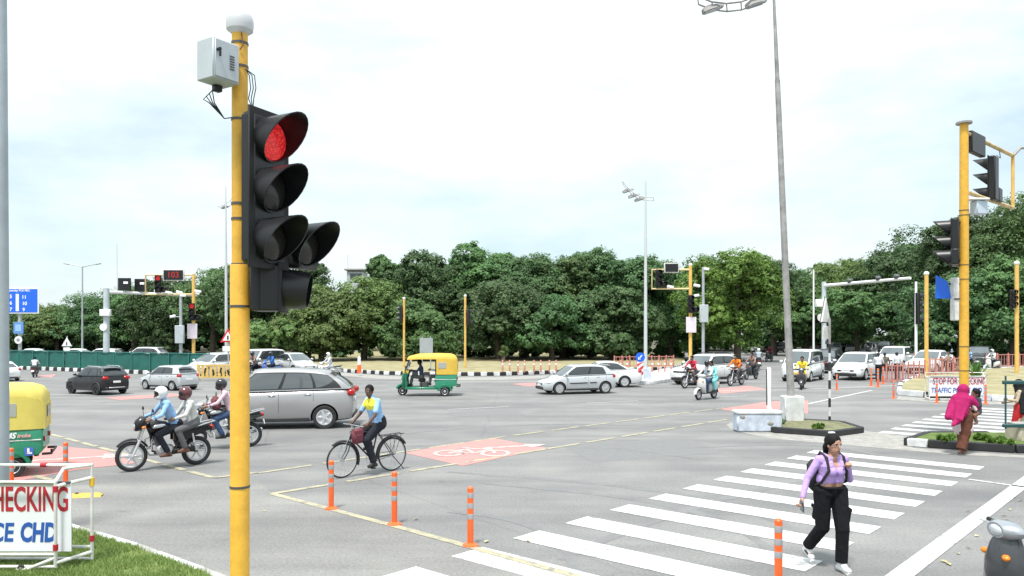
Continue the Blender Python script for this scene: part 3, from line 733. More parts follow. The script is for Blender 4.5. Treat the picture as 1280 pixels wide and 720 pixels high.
def frame(yaw, pitch=0.0, roll=0.0): return Euler((roll, pitch, yaw)).to_matrix()
def person(name, label, loc, rz, J, skin=SKIN, shirt=None, trousers=None, shoe=None, sleeve='long', hair=HAIR, helmet=None, visor=BLK, vox=.02,
           fem=False, group=None, look=(0, 0), tw=1.0, hem=.02, collar=None, sc=1.0, hands=False, curl=1.1, grip=None, extra=None, torso=1.0, flare=0.0, vneck=False, rise=.05):
    """J: joints in the thing's frame, x forward, y to the left: pelvis, chest, neck, head, sh/el/wr/hip/kn/an/toe as (left, right) pairs"""
    root = thing(name, label, 'person', loc, rz, group, sc)
    V = Vector; P_, Ch, Nk, Hd = V(J['pelvis']), V(J['chest']), V(J['neck']), V(J['head']) - V((0, 0, .028))
    Hm = frame(look[0], look[1]); h = lambda x, y, z: Hd + Hm @ V((x, y, z))
    b = MB(); m = skin
    b.ell(h(0, 0, .02), (.092, .075, .098), m, Hm.to_euler()); b.ell(h(.032, 0, -.045), (.058, .055, .068), m, Hm.to_euler())
    b.ell(h(.062, 0, -.085), (.024, .028, .020), m)                                   # chin
    b.capsule(h(.088, 0, .012), h(.106, 0, -.022), .010, .013, m, 8)                   # nose
    for s_ in (1, -1):
        b.ell(h(-.002, .076*s_, -.008), (.017, .010, .030), m)                         # ears
        b.capsule(h(.080, .018*s_, .026), h(.074, .045*s_, .024), .011, .010, m, 8)    # brow
    b.capsule(h(.082, -.016, -.058), h(.082, .016, -.058), .010, .010, m, 8)           # lips
    b.capsule(Nk - V((0, 0, .05)), h(-.012, 0, -.06), .054 if not fem else .048, .050 if not fem else .044, m)
    wsh = .105*torso
    for s_ in (.075, -.075):
        b.capsule(P_ + V((0, s_, 0)), P_.lerp(Ch, .5) + V((0, s_*.8, 0)), .105*torso, .092*torso, m); b.capsule(P_.lerp(Ch, .5) + V((0, s_*.8, 0)), Ch + V((0, s_, .02)), .092*torso, .100*torso, m)
    for i in (0, 1):
        S_, E_, W_ = V(J['sh'][i]), V(J['el'][i]), V(J['wr'][i]); Hp, K_, A_, T_ = V(J['hip'][i]), V(J['kn'][i]), V(J['an'][i]), V(J['toe'][i])
        b.capsule(Nk - V((0, 0, .05)), S_, .052, .050, m); b.capsule(Ch, S_, .08, .052, m)
        b.capsule(S_, E_, .047, .038, m); b.capsule(E_, W_, .038, .025, m)
        b.capsule(Hp, K_, .080, .054, m); b.capsule(K_, A_, .050, .035, m); b.capsule(A_, T_, .038, .028, m)
        if hands: hand(b, W_, E_, grip[i] if grip else (1, 0, 0), m, curl if not hasattr(curl, '__len__') else curl[i])
        else:
            d = (W_ - E_).normalized(); b.capsule(W_, W_ + d*.09, .030, .026, m); hand(b, W_, E_, (0, 0, 1), m, 1.2)
    EYEW, EYED, LIP = mat('eye_white', (.6, .58, .55), .3), mat('eye_dark', (.01, .008, .007), .2), mat('lip', (.17, .055, .05), .45)
    pt = [(near(h(.082, .031*s_, .006), (.022, .016, .009)), 1) for s_ in (1, -1)] + [(near(h(.085, .031*s_, .006), (.03, .0075, .008)), 2) for s_ in (1, -1)]
    pt += [(near(h(.082, .034*s_, .028), (.03, .022, .006)), 2) for s_ in (1, -1)] + [(near(h(.09, 0, -.058), (.02, .024, .011)), 3)]
    remesh('body', b, vox, [skin, EYEW, EYED, LIP], root, 2, pt if not helmet else ())
    # shirt
    if shirt:
        c = MB(); o_ = .016
        for s_ in (.075, -.075):
            c.capsule(P_ + V((0, s_, -hem)), P_.lerp(Ch, .5) + V((0, s_*.8, 0)), (.112 + flare)*torso, .100*torso, shirt)
            c.capsule(P_.lerp(Ch, .5) + V((0, s_*.8, 0)), Ch + V((0, s_, .02)), .100*torso, .110*torso, shirt)
        if fem:
            for s_ in (1, -1): c.ell(Ch + V((.062, .058*s_, -.03)), (.062, .064, .062), shirt)
        for i in (0, 1):
            S_, E_, W_ = V(J['sh'][i]), V(J['el'][i]), V(J['wr'][i])
            c.capsule(Nk - V((0, 0, .055)), S_, .058, .052 if fem else .060, shirt); c.capsule(Ch, S_, .09, .054 if fem else .062, shirt)
            if sleeve == 'long': c.capsule(S_, E_, .052 if fem else .058, .044, shirt); c.capsule(E_, E_.lerp(W_, .94), .044, .033, shirt)
            else: c.capsule(S_, S_.lerp(E_, .72), .060, .056, shirt)
        if not vneck: c.capsule(Nk - V((0, 0, .06)), Nk + V((0, 0, .005)), .066, .058, shirt)
        mats, pnt = [shirt], []
        if collar: mats.append(collar); pnt = [(near(Ch + V((.09, 0, .05)), (.12, .22, .13)), 1)]
        if vneck: mats.append(skin); pnt = [(near(Nk + V((.075, 0, -.085)), (.085, .034, .075)), 1), (near(Nk + V((.02, 0, .01)), (.09, .09, .055)), 1)]
        remesh('shirt', c, vox*.9, mats, root, 2, pnt)
    if trousers:
        c = MB()
        for s_ in (.07, -.07): c.capsule(P_ + V((0, s_, -.02)), P_ + V((0, s_, rise)), .122*torso, .112*torso, trousers)
        for i in (0, 1):
            Hp, K_, A_ = V(J['hip'][i]), V(J['kn'][i]), V(J['an'][i])
            c.capsule(Hp, K_, .098*tw, .072*tw, trousers); c.capsule(K_, K_.lerp(A_, .5), .070*tw, .064*tw, trousers)
            c.cyl(K_.lerp(A_, .45), K_.lerp(A_, .95), .064*tw, trousers, .060*tw, 12)
        remesh('trousers', c, vox*.9, [trousers], root, 2)
    if shoe:
        for i in (0, 1):
            A_, T_ = V(J['an'][i]), V(J['toe'][i]); d = (T_ - A_); d.z = 0; d = d.normalized() if d.length > .02 else V((1, 0, 0))
            up = V((0, 0, 1)); c = MB(); hl = A_ - d*.045 - up*.045
            c.capsule(hl, T_ + up*.004, .040, .036, shoe); c.capsule(A_ + up*.01, A_.lerp(T_, .55), .046, .038, shoe)
            remesh('shoe', c, min(vox, .014), [shoe], root, 2)
    if helmet:
        c = MB(); c.ell(h(-.005, 0, .025), (.138, .122, .138), helmet, Hm.to_euler(), 16, 12); c.ell(h(.045, 0, -.06), (.095, .098, .075), helmet, Hm.to_euler(), 14, 10)
        o = remesh('helmet', c, .014, [helmet, visor], root, 2, [(near(h(.125, 0, .0), (.095, .125, .070)), 1)])
    elif hair:
        c = MB(); c.ell(h(-.020, 0, .040), (.104, .092, .098), hair, Hm.to_euler(), 14, 10)
        if fem:
            c.capsule(h(-.05, 0, .02), h(-.115, 0, -.06), .07, .045, hair); c.capsule(h(-.115, 0, -.06), h(-.13, .01, -.22), .042, .024, hair)
            for s_ in (1, -1): c.capsule(h(-.01, .07*s_, .03), h(-.055, .068*s_, -.05), .03, .03, hair)
        else: c.capsule(h(-.05, 0, .02), h(-.065, 0, -.04), .062, .05, hair)
        remesh('hair', c, .014, [hair], root, 2)
    if extra: extra(root, J, h)
    return root

def ride(kind='bike', lean=0.0, pillion=False, head_yaw=0):
    if not pillion:
        if kind == 'bike':
            J = dict(pelvis=(-.22, 0, .88), chest=(-.08 + lean, 0, 1.25), neck=(-.02 + lean, 0, 1.44), head=(.035 + lean, 0, 1.59), sh=[(-.05 + lean, s*.19, 1.37) for s in (1, -1)],
                     el=[(.13 + lean*.5, s*.29, 1.14) for s in (1, -1)], wr=[(.35, s*.30, 1.07) for s in (1, -1)], hip=[(-.18, s*.11, .86) for s in (1, -1)],
                     kn=[(.20, s*.20, .73) for s in (1, -1)], an=[(.0, s*.20, .34) for s in (1, -1)], toe=[(.15, s*.21, .29) for s in (1, -1)])
        else:
            J = dict(pelvis=(-.25, 0, .86), chest=(-.16 + lean, 0, 1.23), neck=(-.12 + lean, 0, 1.42), head=(-.07 + lean, 0, 1.57), sh=[(-.14 + lean, s*.19, 1.35) for s in (1, -1)],
                     el=[(.05, s*.28, 1.12) for s in (1, -1)], wr=[(.29, s*.29, 1.04) for s in (1, -1)], hip=[(-.2, s*.10, .83) for s in (1, -1)],
                     kn=[(.17, s*.16, .78) for s in (1, -1)], an=[(.15, s*.13, .36) for s in (1, -1)], toe=[(.30, s*.14, .31) for s in (1, -1)])
    else:
        J = dict(pelvis=(-.56, 0, .92), chest=(-.48, 0, 1.24), neck=(-.44, 0, 1.42), head=(-.39, 0, 1.56), sh=[(-.46, s*.19, 1.35) for s in (1, -1)],
                 el=[(-.32, s*.27, 1.11) for s in (1, -1)], wr=[(-.13, s*.20, 1.04) for s in (1, -1)], hip=[(-.54, s*.12, .90) for s in (1, -1)],
                 kn=[(-.17, s*.25, .80) for s in (1, -1)], an=[(-.33, s*.24, .40) for s in (1, -1)], toe=[(-.19, s*.25, .35) for s in (1, -1)])
    return J
# ================================================================== VEHICLES
def paint(name, col, metal=.0): return mat(name, col, .32 if metal else .28, metal, coat=.8)
P_GREY = paint('warm_grey_metallic_paint', (.33, .325, .33), .35)
P_WHITE = paint('white_car_paint', (.68, .69, .69))
P_SILVER = paint('silver_car_paint', (.52, .54, .56), .3)
P_BLACK = mat('black_car_paint', (.010, .010, .012), .3, 0, coat=.25, spec=.35)
P_DARK = mat('dark_grey_car_paint', (.045, .05, .055), .3, .2, coat=.3)
SILL = mat('black_bumper_plastic', (.022, .022, .024), .6)
FR = [(.80, 0), (.93, .05), (.985, .22), (1.0, .45), (.992, .66), (.965, .80), (.93, .92), (.84, .985), (.45, 1.01)]
def lerp(a, b, t): return a + (b - a)*t
def interp(x, xs, ys): return float(np.interp(x, xs, ys))
CAR = {
 'hatch': dict(L=3.75, W=1.66, H=1.50, gc=.19, wr=.29, fo=.76, wb=2.42, hood=(.70, .95), belt=(.95, 1.03), xw=(.95, .30), xr=(-1.84, -1.55), win=[(.06, .45), (.485, .80)], tail='hatch'),
 'hatch2': dict(L=3.95, W=1.71, H=1.51, gc=.19, wr=.31, fo=.80, wb=2.52, hood=(.68, .94), belt=(.94, 1.02), xw=(1.10, .38), xr=(-1.93, -1.60), win=[(.06, .46), (.495, .82)], tail='hatch'),
 'suv': dict(L=4.0, W=1.79, H=1.64, gc=.24, wr=.335, fo=.80, wb=2.50, hood=(.86, 1.08), belt=(1.07, 1.13), xw=(.90, .36), xr=(-1.93, -1.62), win=[(.06, .45), (.485, .80), (.83, .93)], tail='suv'),
 'suv2': dict(L=4.3, W=1.79, H=1.63, gc=.24, wr=.335, fo=.84, wb=2.61, hood=(.85, 1.06), belt=(1.05, 1.12), xw=(.96, .36), xr=(-2.08, -1.66), win=[(.06, .44), (.475, .78), (.81, .92)], tail='suv'),
 'mpv': dict(L=4.60, W=1.83, H=1.79, gc=.22, wr=.345, fo=.90, wb=2.88, hood=(.84, 1.10), belt=(1.10, 1.20), xw=(1.40, .68), xr=(-2.25, -1.70), win=[(.05, .395), (.425, .70), (.725, .93)], tail='mpv'),
 'van': dict(L=3.72, W=1.56, H=1.80, gc=.20, wr=.28, fo=.72, wb=2.35, hood=(.86, 1.02), belt=(1.04, 1.08), xw=(1.50, .85), xr=(-1.83, -1.70), win=[(.06, .36), (.39, .67), (.70, .95)], tail='suv'),
 'sedan': dict(L=4.45, W=1.74, H=1.47, gc=.18, wr=.31, fo=.85, wb=2.62, hood=(.70, .93), belt=(.93, 1.02), xw=(1.02, .22), xr=(-1.70, -.98), win=[(.06, .46), (.49, .80), (.82, .91)], tail='sedan'),
}
def make_car(name, label, kind, pt, loc, rz, group=None, sc=1.0, rim='alloy', cladding=False, roof=None, plate=SIGNW, side_strip=False, rails=False, hi=True, cat='car', glass=None):
    S = CAR[kind]; L, W, H = S['L'], S['W'], S['H']; w2 = W/2; gl = glass or GLASS
    root = thing(name, label, cat, loc, rz, group, sc)
    xf_ax = L/2 - S['fo']; xr_ax = xf_ax - S['wb']; gc, wr = S['gc'], S['wr']
    h0, h1 = S['hood']; b0, b1 = S['belt']; xw0, xw1 = S['xw']; xr0, xr1 = S['xr']
    # ---- lower body
    if S['tail'] == 'sedan':
        rear = [(xr0, gc, b1 - .01, .985), (-L/2 + .25, gc + .03, b1 - .03, .95), (-L/2 + .08, gc + .06, b1 - .07, .89), (-L/2 + .01, .32, b1 - .22, .82), (-L/2, .40, b1 - .34, .76)]
    else:
        rear = [(-L/2 + .55, gc, b1, .985), (-L/2 + .22, gc + .03, b1 - .0, .95), (-L/2 + .07, gc + .05, b1 - .06, .89), (-L/2 + .01, .32, b1 - .26, .83), (-L/2, .38, b1 - .42, .78)]
    st = [(L/2, .34, h0 - .20, .60), (L/2 - .03, .26, h0 - .10, .74), (L/2 - .12, .22, h0 - .02, .87), (L/2 - .32, gc + .01, lerp(h0, h1, .22), .95), (L/2 - .62, gc, lerp(h0, h1, .50), .985),
          ((L/2 - .62 + xw0)/2, gc, lerp(h0, h1, .76), .995), (xw0, gc, h1, 1.0), (.2, gc, lerp(b0, b1, .4), 1.0), (-.8, gc, lerp(b0, b1, .8), 1.0)]
    st = [s for s in st + rear]; st.sort(key=lambda s: -s[0])
    xs = [s[0] for s in st][::-1]; zbs = [s[1] for s in st][::-1]; zts = [s[2] for s in st][::-1]; ws = [s[3] for s in st][::-1]
    def side(x, f):
        zb, zt, ww = interp(x, xs, zbs), interp(x, xs, zts), interp(x, xs, ws)*w2
        fy = float(np.interp(f, [q[1] for q in FR], [q[0] for q in FR])); return ww*fy, zb + f*(zt - zb)
    xs_fine = sorted(set(list(np.linspace(-L/2, L/2, 34)) + xs + [-L/2 + .03, L/2 - .06]), reverse=True)
    rings = []
    for x in xs_fine:
        zb, zt, ww = interp(x, xs, zbs), interp(x, xs, zts), interp(x, xs, ws)*w2
        half = [(x, ww*fy, zb + fz*(zt - zb)) for fy, fz in FR] + [(x, 0, zt + .022*(zt - zb) + .012)]
        rings.append(half + [(x, -p[1], p[2]) for p in half[-2::-1]])
    mb = MB(); mb.loft(rings, pt); me = mb.mesh('body', 42)
    body = bpy.data.objects.new('body', me); C.objects.link(body); body.parent = root
    cut = MB()
    for xa in (xf_ax, xr_ax):
        for s_ in (1, -1): cut.cyl((xa, s_*(w2 - .30), wr), (xa, s_*(w2 + .1), wr), wr*1.17, SILL, n=28)
    co = bpy.data.objects.new('cut', cut.mesh('cut')); C.objects.link(co)
    bm_ = body.modifiers.new('b', 'BOOLEAN'); bm_.operation = 'DIFFERENCE'; bm_.object = co; bm_.solver = 'EXACT'; bm_.material_mode = 'TRANSFER'
    body.parent = None; dg = bpy.context.evaluated_depsgraph_get(); m2 = bpy.data.meshes.new_from_object(body.evaluated_get(dg))
    body.modifiers.clear(); body.data = m2; m2.name = 'body'; m2.shade_smooth(); m2.set_sharp_from_angle(angle=R(40)); bpy.data.objects.remove(co); body.parent = root
    # ---- greenhouse
    He = H - .07; hb, ht = w2*.945, w2*(.76 if kind != 'van' else .84)
    beltz = lambda x: float(np.interp(x, [xr0, xw0], [b1, h1])) - .015
    xf = lambda t: lerp(xw0, xw1, t); xr_ = lambda t: lerp(xr0, xr1, t**1.4 if S['tail'] != 'sedan' else t); hw = lambda t: lerp(hb, ht, t**1.25)
    BW, BR = .13, .07; RD = {'mpv': .26, 'hatch': .22, 'hatch2': .24}.get(kind, .12)
    def P_side(t, u, s_, off=0.0):
        x = lerp(xf(t) - BW, xr_(t) + BR, u); y = (hw(t)*(1 - .055*(2*u - 1)**4) + off)*s_
        return (x, y, lerp(beltz(x), He - .05*abs(2*u - .9)**3*.6 - RD*max(0, u - .45)**2, t))
    def P_front(t, v, off=0.0):
        x = xf(t) - BW*v*v + off; return (x, v*hw(t)*.945, lerp(beltz(xf(t) - BW*v*v), He - .05*abs(-.9)**3*.6 + .02*(1 - v*v), t))
    def P_rear(t, v, off=0.0):
        x = xr_(t) + BR*v*v - off; return (x, v*hw(t)*.945, lerp(beltz(x), He - .05*1.1**3*.6 - RD*.3025 + .02*(1 - v*v), t))
    rings = []
    for t in (0, .2, .4, .6, .8, .93, 1.0):
        q = [P_front(t, v) for v in np.linspace(-1, 1, 9)] + [P_side(t, u, 1) for u in np.linspace(0, 1, 11)[1:-1]] + [P_rear(t, v) for v in np.linspace(1, -1, 9)] + [P_side(t, u, -1) for u in np.linspace(1, 0, 11)[1:-1]]
        rings.append(q)
    cx = (xw1 + xr1)/2; top = rings[-1]
    for s_, dz in ((.93, .035), (.75, .058), (.4, .068), (.02, .07)):
        rings.append([(cx + (p[0] - cx)*s_, p[1]*s_, He + dz - (He - p[2])*s_*.8) for p in top])
    mb = MB(); mb.loft(rings, roof or pt, False); mb.build('roof', root, 50)
    def patch(mbx, fn, u0, u1, t0, t1, m, nu=6, nt_=4):
        v = [fn(lerp(t0, t1, j/nt_), lerp(u0, u1, i/nu)) for j in range(nt_ + 1) for i in range(nu + 1)]
        f = [(j*(nu+1) + i, j*(nu+1) + i + 1, (j+1)*(nu+1) + i + 1, (j+1)*(nu+1) + i) for j in range(nt_) for i in range(nu)]
        mbx.add(v, f, m)
    tr = MB()
    for s_ in (1, -1): patch(tr, lambda t, u: P_side(t, u, s_, .006), S['win'][0][0] - .018, S['win'][-1][1] + .012, .07, .91, BLK, 12)
    tr.build('window_trim', root)
    for s_ in (1, -1):
        for u0, u1 in S['win']:
            last = kind == 'mpv' and (u0, u1) == S['win'][-1]
            p = MB(); patch(p, (lambda t, u: P_side(lerp(t, .87, .62*((u - u0)/(u1 - u0))**1.6), u, s_, .012)) if last else (lambda t, u: P_side(t, u, s_, .012)), u0, u1, .11, .87, gl); p.build('window', root)
    p = MB(); patch(p, lambda t, v: P_front(t, v, .008), -.93, .93, .05, .95, GLASSL, 10); p.build('windscreen', root)
    p = MB(); patch(p, lambda t, v: P_rear(t, v, .008), -.86, .86, .16 if S['tail'] != 'sedan' else .08, .88, gl, 10); p.build('rear_window', root)
    # ---- wheels
    for xa in (xf_ax, xr_ax):
        for s_ in (1, -1):
            M_ = Matrix.Translation((xa, s_*(w2 - .105), wr)) @ Matrix.Rotation(R(-90)*s_, 4, 'X')
            t_ = MB(); t_.lathe([(wr*.60, -.09), (wr*.93, -.10), (wr, -.07), (wr, .07), (wr*.93, .095), (wr*.66, .088), (wr*.64, .05), (wr*.3, .03)], RUB, 26, M_); wo = t_.build('wheel', root)
            rm = MB(); rmat = ALLOY if rim == 'alloy' else (BLK if rim == 'black' else mat('silver_wheel_cover', (.50, .51, .52), .4, .4))
            rm.lathe([(wr*.66, .05), (wr*.68, .092), (wr*.60, .094), (wr*.56, .060), (wr*.2, .055)], rmat, 26, M_, False)
            ns = 5 if rim != 'cover' else 8
            for k in range(ns):
                a = 2*PI*k/ns; Mr = M_ @ Matrix.Rotation(a, 4, 'Z')
                rm.box((wr*.34, 0, .075), (wr*.56, wr*(.20 if ns == 5 else .15), .03), rmat, None, .008, Mr)
            rm.cyl((0, 0, .05), (0, 0, .098), wr*.16, rmat, M=M_, n=12)
            rm.lathe([(wr*.6, .035), (.01, .035)], BLKM, 20, M_); rm.build('rim', wo)
            if cladding:
                cl_ = MB(); yy = side(xa, .3)[0]
                cl_.torus((xa, s_*(yy - .012), wr), wr*1.22, .055, SILL, 'y', 20, 6, R(-8), R(188), .6); cl_.build('wheel_arch', root)
    # ---- sills, bumpers, seams, handles, lights
    sl = MB()
    for s_ in (1, -1):
        y_, z_ = side(0, .10); hgt = .11 if not cladding else .17
        sl.box(((xf_ax + xr_ax)/2, s_*(y_ - .01), gc + hgt*.55), (S['wb'] - 2.5*wr, .07, hgt), SILL if (cladding or pt is not P_WHITE) else SILL, None, .02)
    sl.each('sill', root)
    fb = MB(); fb.box((L/2 - .085, 0, .33), (.22, W*.66, .17), SILL, None, .04); fb.box((L/2 - .075, 0, h0 - .17), (.15, W*.52, .13), BLK, None, .03); fb.build('grille', root)
    if cladding or kind == 'mpv':
        rb = MB(); rb.box((-L/2 + .10, 0, gc + .16), (.26, W*.80, .16), SILL, None, .05)
        if kind == 'suv': rb.box((-L/2 - .03, 0, gc + .20), (.04, W*.55, .05), ALLOY, None, .015)
        rb.build('rear_bumper', root)
    else:
        rb = MB(); rb.box((-L/2 + .08, 0, gc + .12), (.2, W*.66, .10), SILL, None, .04); rb.build('rear_bumper', root)
    n_ = MB(); n_.box((L/2 + .012, 0, .48), (.02, .46, .11), plate, None, .006); n_.build('number_plate', root)
    n_ = MB(); n_.box((-L/2 - .012, 0, b1 - .36), (.02, .46, .12), plate, None, .006); n_.build('number_plate', root)
    sm = MB(); xa0 = lerp(xf(.05), xr_(.05), S['win'][0][0]) - .12; xB = lerp(xf(.05) - BW, xr_(.05) + BR, (S['win'][0][1] + S['win'][1][0])/2); xC = min(lerp(xf(.05), xr_(.05), S['win'][1][1]), xr_ax + wr*1.0)
    for s_ in (1, -1):
        for x in (xa0, xB, xC):
            fs = (.14, .3, .45, .66, .8, .92) if x > xr_ax + wr*1.2 else (.62, .66, .8, .92)
            sm.tube([(x, s_*(side(x, f)[0] - .003), side(x, f)[1]) for f in fs], .007, BLKM, 5)
    sm.each('door_seam', root)
    hd = MB()
    for s_ in (1, -1):
        for x in (xB + .20, xC + .16 if xC > xr_ax + .3 else xr_ax + .42):
            y_, z_ = side(x, .83); hd.box((x, s_*(y_ + .012), z_), (.19, .03, .032), CHROME if kind in ('mpv',) else pt, None, .01)
    hd.each('door_handle', root)
    if side_strip:
        q = MB()
        for s_ in (1, -1):
            for x0, x1 in ((xB - .95 if xB - .95 > xr_ax + .2 else xr_ax + .5, xB - .06), (xB + .06, xa0 - .15)):
                q.tube([(x, s_*side(x, .50)[0], side(x, .50)[1] - .01) for x in np.linspace(x0, x1, 5)], .032, SILL, 6)
        q.each('side_moulding', root)
    for s_ in (1, -1):
        m_ = MB(); x = xf(0) - .30; y_ = hb
        m_.box((x, s_*(y_ + .13), beltz(x) + .10), (.12, .20, .14), pt, (0, 0, s_*R(-8)), .05); m_.box((x, s_*(y_ + .02), beltz(x) + .05), (.05, .14, .04), BLK); m_.build('mirror', root)
        y_, z_ = side(L/2 - .28, .80)
        m_ = MB(); m_.ell((L/2 - .26, s_*(y_ - .11), z_ - .02), (.22, .135, .085), LAMPG, (0, R(8), s_*R(-24)), 14, 8); m_.build('headlight', root)
        m_ = MB(); m_.ell((L/2 - .10, s_*w2*.70, .40), (.07, .09, .055), LAMPG, None, 10, 6); m_.build('fog_lamp', root)
        tz = b1 - .14; ty, _ = side(-L/2 + .10, .86)
        m_ = MB()
        if S['tail'] in ('hatch', 'sedan'): m_.ell((-L/2 + .14, s_*(ty - .07), tz), (.17, .115, .11), TAILR, (0, R(14), s_*R(20)), 14, 8)
        else: m_.box((-L/2 + .09, s_*(ty - .12), tz + .01), (.22, .38, .19), TAILR, (0, 0, s_*R(18)), .05)
        m_.build('tail_light', root)
        if rails:
            m_ = MB(); m_.tube([P_side(1, .14, s_, -.07)[:2] + (He + .05,), P_side(1, .2, s_, -.07)[:2] + (He + .10,), P_side(1, .8, s_, -.07)[:2] + (He + .09,), P_side(1, .9, s_, -.07)[:2] + (He + .04,)], .022, ALLOY if pt is not P_WHITE else BLK, 6); m_.build('roof_rail', root)
    if kind == 'mpv' or kind.startswith('suv') or kind.startswith('hatch'):
        m_ = MB(); m_.box((xr1 - .03, 0, He + .01), (.22, ht*1.7, .035), roof or pt, (0, R(-6), 0), .015); m_.build('spoiler', root)
    wp = MB()
    for y0 in (-.5, .15): wp.tube([(P_front(.03, y0/w2, .03)), (P_front(.10, (y0 + .52)/w2, .03))], .010, BLKM, 5)
    wp.each('wiper', root)
    if hi:
        an_ = MB(); an_.cyl((xr1 + .25, 0, H - .02), (xr1 + .10, 0, H + .14), .006, BLK, n=5); an_.build('aerial', root)
    return root
def car_at(px, py, heading, extra=.9):
    """middle of a car whose near wheels touch the road at pixel row py"""
    Y = F_PX*CAM_H/(py - HZ) + extra; return (at(px, Y), R(heading))

# ------------------------------------------------------------------ two-wheelers
def wheel_part(root, x, z, R_, tw, name='wheel', spokes=6, thin=False, y=0.0):
    t_ = MB(); t_.torus((x, y, z), R_ - tw, tw, RUB, 'y', 30, 8); wo = t_.build(name, root)
    r_ = MB(); r_.torus((x, y, z), R_ - tw*2.0, tw*.45, CHROME if thin else ALLOY, 'y', 30, 6, sy=1.6)
    r_.cyl((x, y - .06, z), (x, y + .06, z), .05 if not thin else .022, ALLOY if not thin else CHROME, n=10)
    for k in range(spokes):
        a = 2*PI*k/spokes; c, s_ = math.cos(a), math.sin(a)
        if thin:
            off = .03 if k % 2 else -.03
            r_.cyl((x + .02*c, y + off, z + .02*s_), (x + (R_ - tw*2)*c, y, z + (R_ - tw*2)*s_), .0022, CHROME, n=4)
        else: r_.box((x + (R_ - tw*2)*.55*c, y, z + (R_ - tw*2)*.55*s_), ((R_ - tw*2)*.92, .022, .035), ALLOY, (0, -a, 0), .006)
    r_.build('rim', wo); return wo
def fender(root, x, z, R_, wd, a0, a1, m, name='fender', n=12):
    rings = []
    for i in range(n + 1):
        a = R(a0 + (a1 - a0)*i/n); c, s_ = math.cos(a), math.sin(a)
        rings.append([(x + q*c, y, z + q*s_) for q, y in ((R_, -wd), (R_ + .03, -wd*.7), (R_ + .04, 0), (R_ + .03, wd*.7), (R_, wd), (R_ - .006, wd*.95), (R_ + .028, 0), (R_ - .006, -wd*.95))])
    f_ = MB(); f_.loft(rings, m); return f_.build(name, root)
def make_motorcycle(label, loc, rz, tank=P_BLACK, group=None, cowl=True, sc=1.0, accent=None, name='motorcycle'):
    root = thing(name, label, 'motorcycle', loc, rz, group, sc); wr = .31; xf, xr = .66, -.62
    wheel_part(root, xf, wr, wr, .045); wheel_part(root, xr, wr, wr, .052)
    fr = MB()
    fr.tube([(.40, 0, .98), (.30, 0, .72), (.26, 0, .38), (.05, 0, .30), (-.20, 0, .32), (-.28, 0, .55)], .024, BLK)
    fr.tube([(.38, 0, .90), (.0, 0, .76), (-.35, 0, .72), (-.85, 0, .80)], .024, BLK)
    for s_ in (1, -1):
        fr.tube([(-.25, .05*s_, .36), (xr, .09*s_, wr)], .022, BLK); fr.tube([(-.28, .08*s_, .56), (-.80, .12*s_, .74)], .014, BLK)
        fr.tube([(.28, .12*s_, .42), (.34, .24*s_, .45), (.34, .25*s_, .60), (.28, .12*s_, .66)], .014, CHROME)
        fr.tube([(0, .08*s_, .30), (0, .26*s_, .30)], .016, BLK); fr.tube([(-.33, .08*s_, .36), (-.33, .26*s_, .37)], .014, BLK)
    fr.build('frame', root)
    fk = MB()
    for s_ in (1, -1):
        fk.tube([(xf, .085*s_, wr), (.52, .085*s_, .64)], .028, ALLOY); fk.tube([(.52, .085*s_, .64), (.40, .085*s_, 1.0)], .019, CHROME)
    fk.box((.41, 0, .96), (.07, .24, .05), BLK, None, .015); fk.build('fork', root)
    fender(root, xf, wr, wr + .02, .05, 38, 150, tank, 'front_fender'); fender(root, xr, wr, wr + .06, .065, 18, 118, BLK, 'rear_fender')
    hb = MB(); hb.tube([(.30, .37, 1.06), (.38, .22, 1.08), (.41, .06, 1.02), (.41, -.06, 1.02), (.38, -.22, 1.08), (.30, -.37, 1.06)], .013, CHROME)
    for s_ in (1, -1): hb.tube([(.30, .26*s_, 1.066), (.285, .38*s_, 1.058)], .019, BLKM); hb.tube([(.40, .28*s_, 1.06), (.42, .36*s_, 1.055)], .007, CHROME)
    hbo = hb.build('handlebar', root)
    for s_ in (1, -1):
        mr_ = MB(); mr_.tube([(.36, .27*s_, 1.08), (.36, .33*s_, 1.22)], .006, BLK, 5); mr_.ell((.35, .37*s_, 1.25), (.018, .065, .042), BLK, None, 10, 6); mr_.build('mirror', root)
    hl = MB()
    if cowl: hl.loft([[(x, y*w_, zc + z*h_) for y, z in [(math.cos(a), math.sin(a)) for a in np.linspace(0, 2*PI, 13)[:-1]]] for x, w_, h_, zc in ((.40, .12, .11, 1.0), (.50, .13, .15, .97), (.58, .11, .12, .93), (.61, .08, .08, .91))], tank)
    else: hl.ell((.50, 0, .93), (.10, .10, .10), BLK)
    hlo = hl.build('headlight_cowl', root); l_ = MB(); l_.ell((.585 if cowl else .56, 0, .91), (.045, .085, .075), LAMPG, None, 12, 8); l_.build('headlight', root)
    for s_ in (1, -1): q = MB(); q.ell((.47, .19*s_, .90), (.045, .03, .03), AMBER, None, 8, 6); q.tube([(.44, .08*s_, .90), (.46, .17*s_, .90)], .008, BLK, 5); q.build('indicator', root)
    tk = MB(); rings = []
    for x, w_, h_, zc in ((.36, .05, .05, .88), (.32, .13, .11, .89), (.18, .155, .135, .89), (.0, .14, .12, .86), (-.12, .09, .07, .83), (-.15, .05, .03, .81)):
        rings.append([(x, math.cos(a)*w_, zc + math.sin(a)*h_*(1 if math.sin(a) > 0 else .8)) for a in np.linspace(0, 2*PI, 17)[:-1]])
    tk.loft(rings, tank); tko = tk.build('fuel_tank', root)
    for s_ in (1, -1): q = MB(); q.ell((.17, .148*s_, .90), (.13, .016, .045), accent or ALLOY, (0, R(8), 0), 12, 6); q.build('tank_emblem', tko)
    se = MB(); rings = []
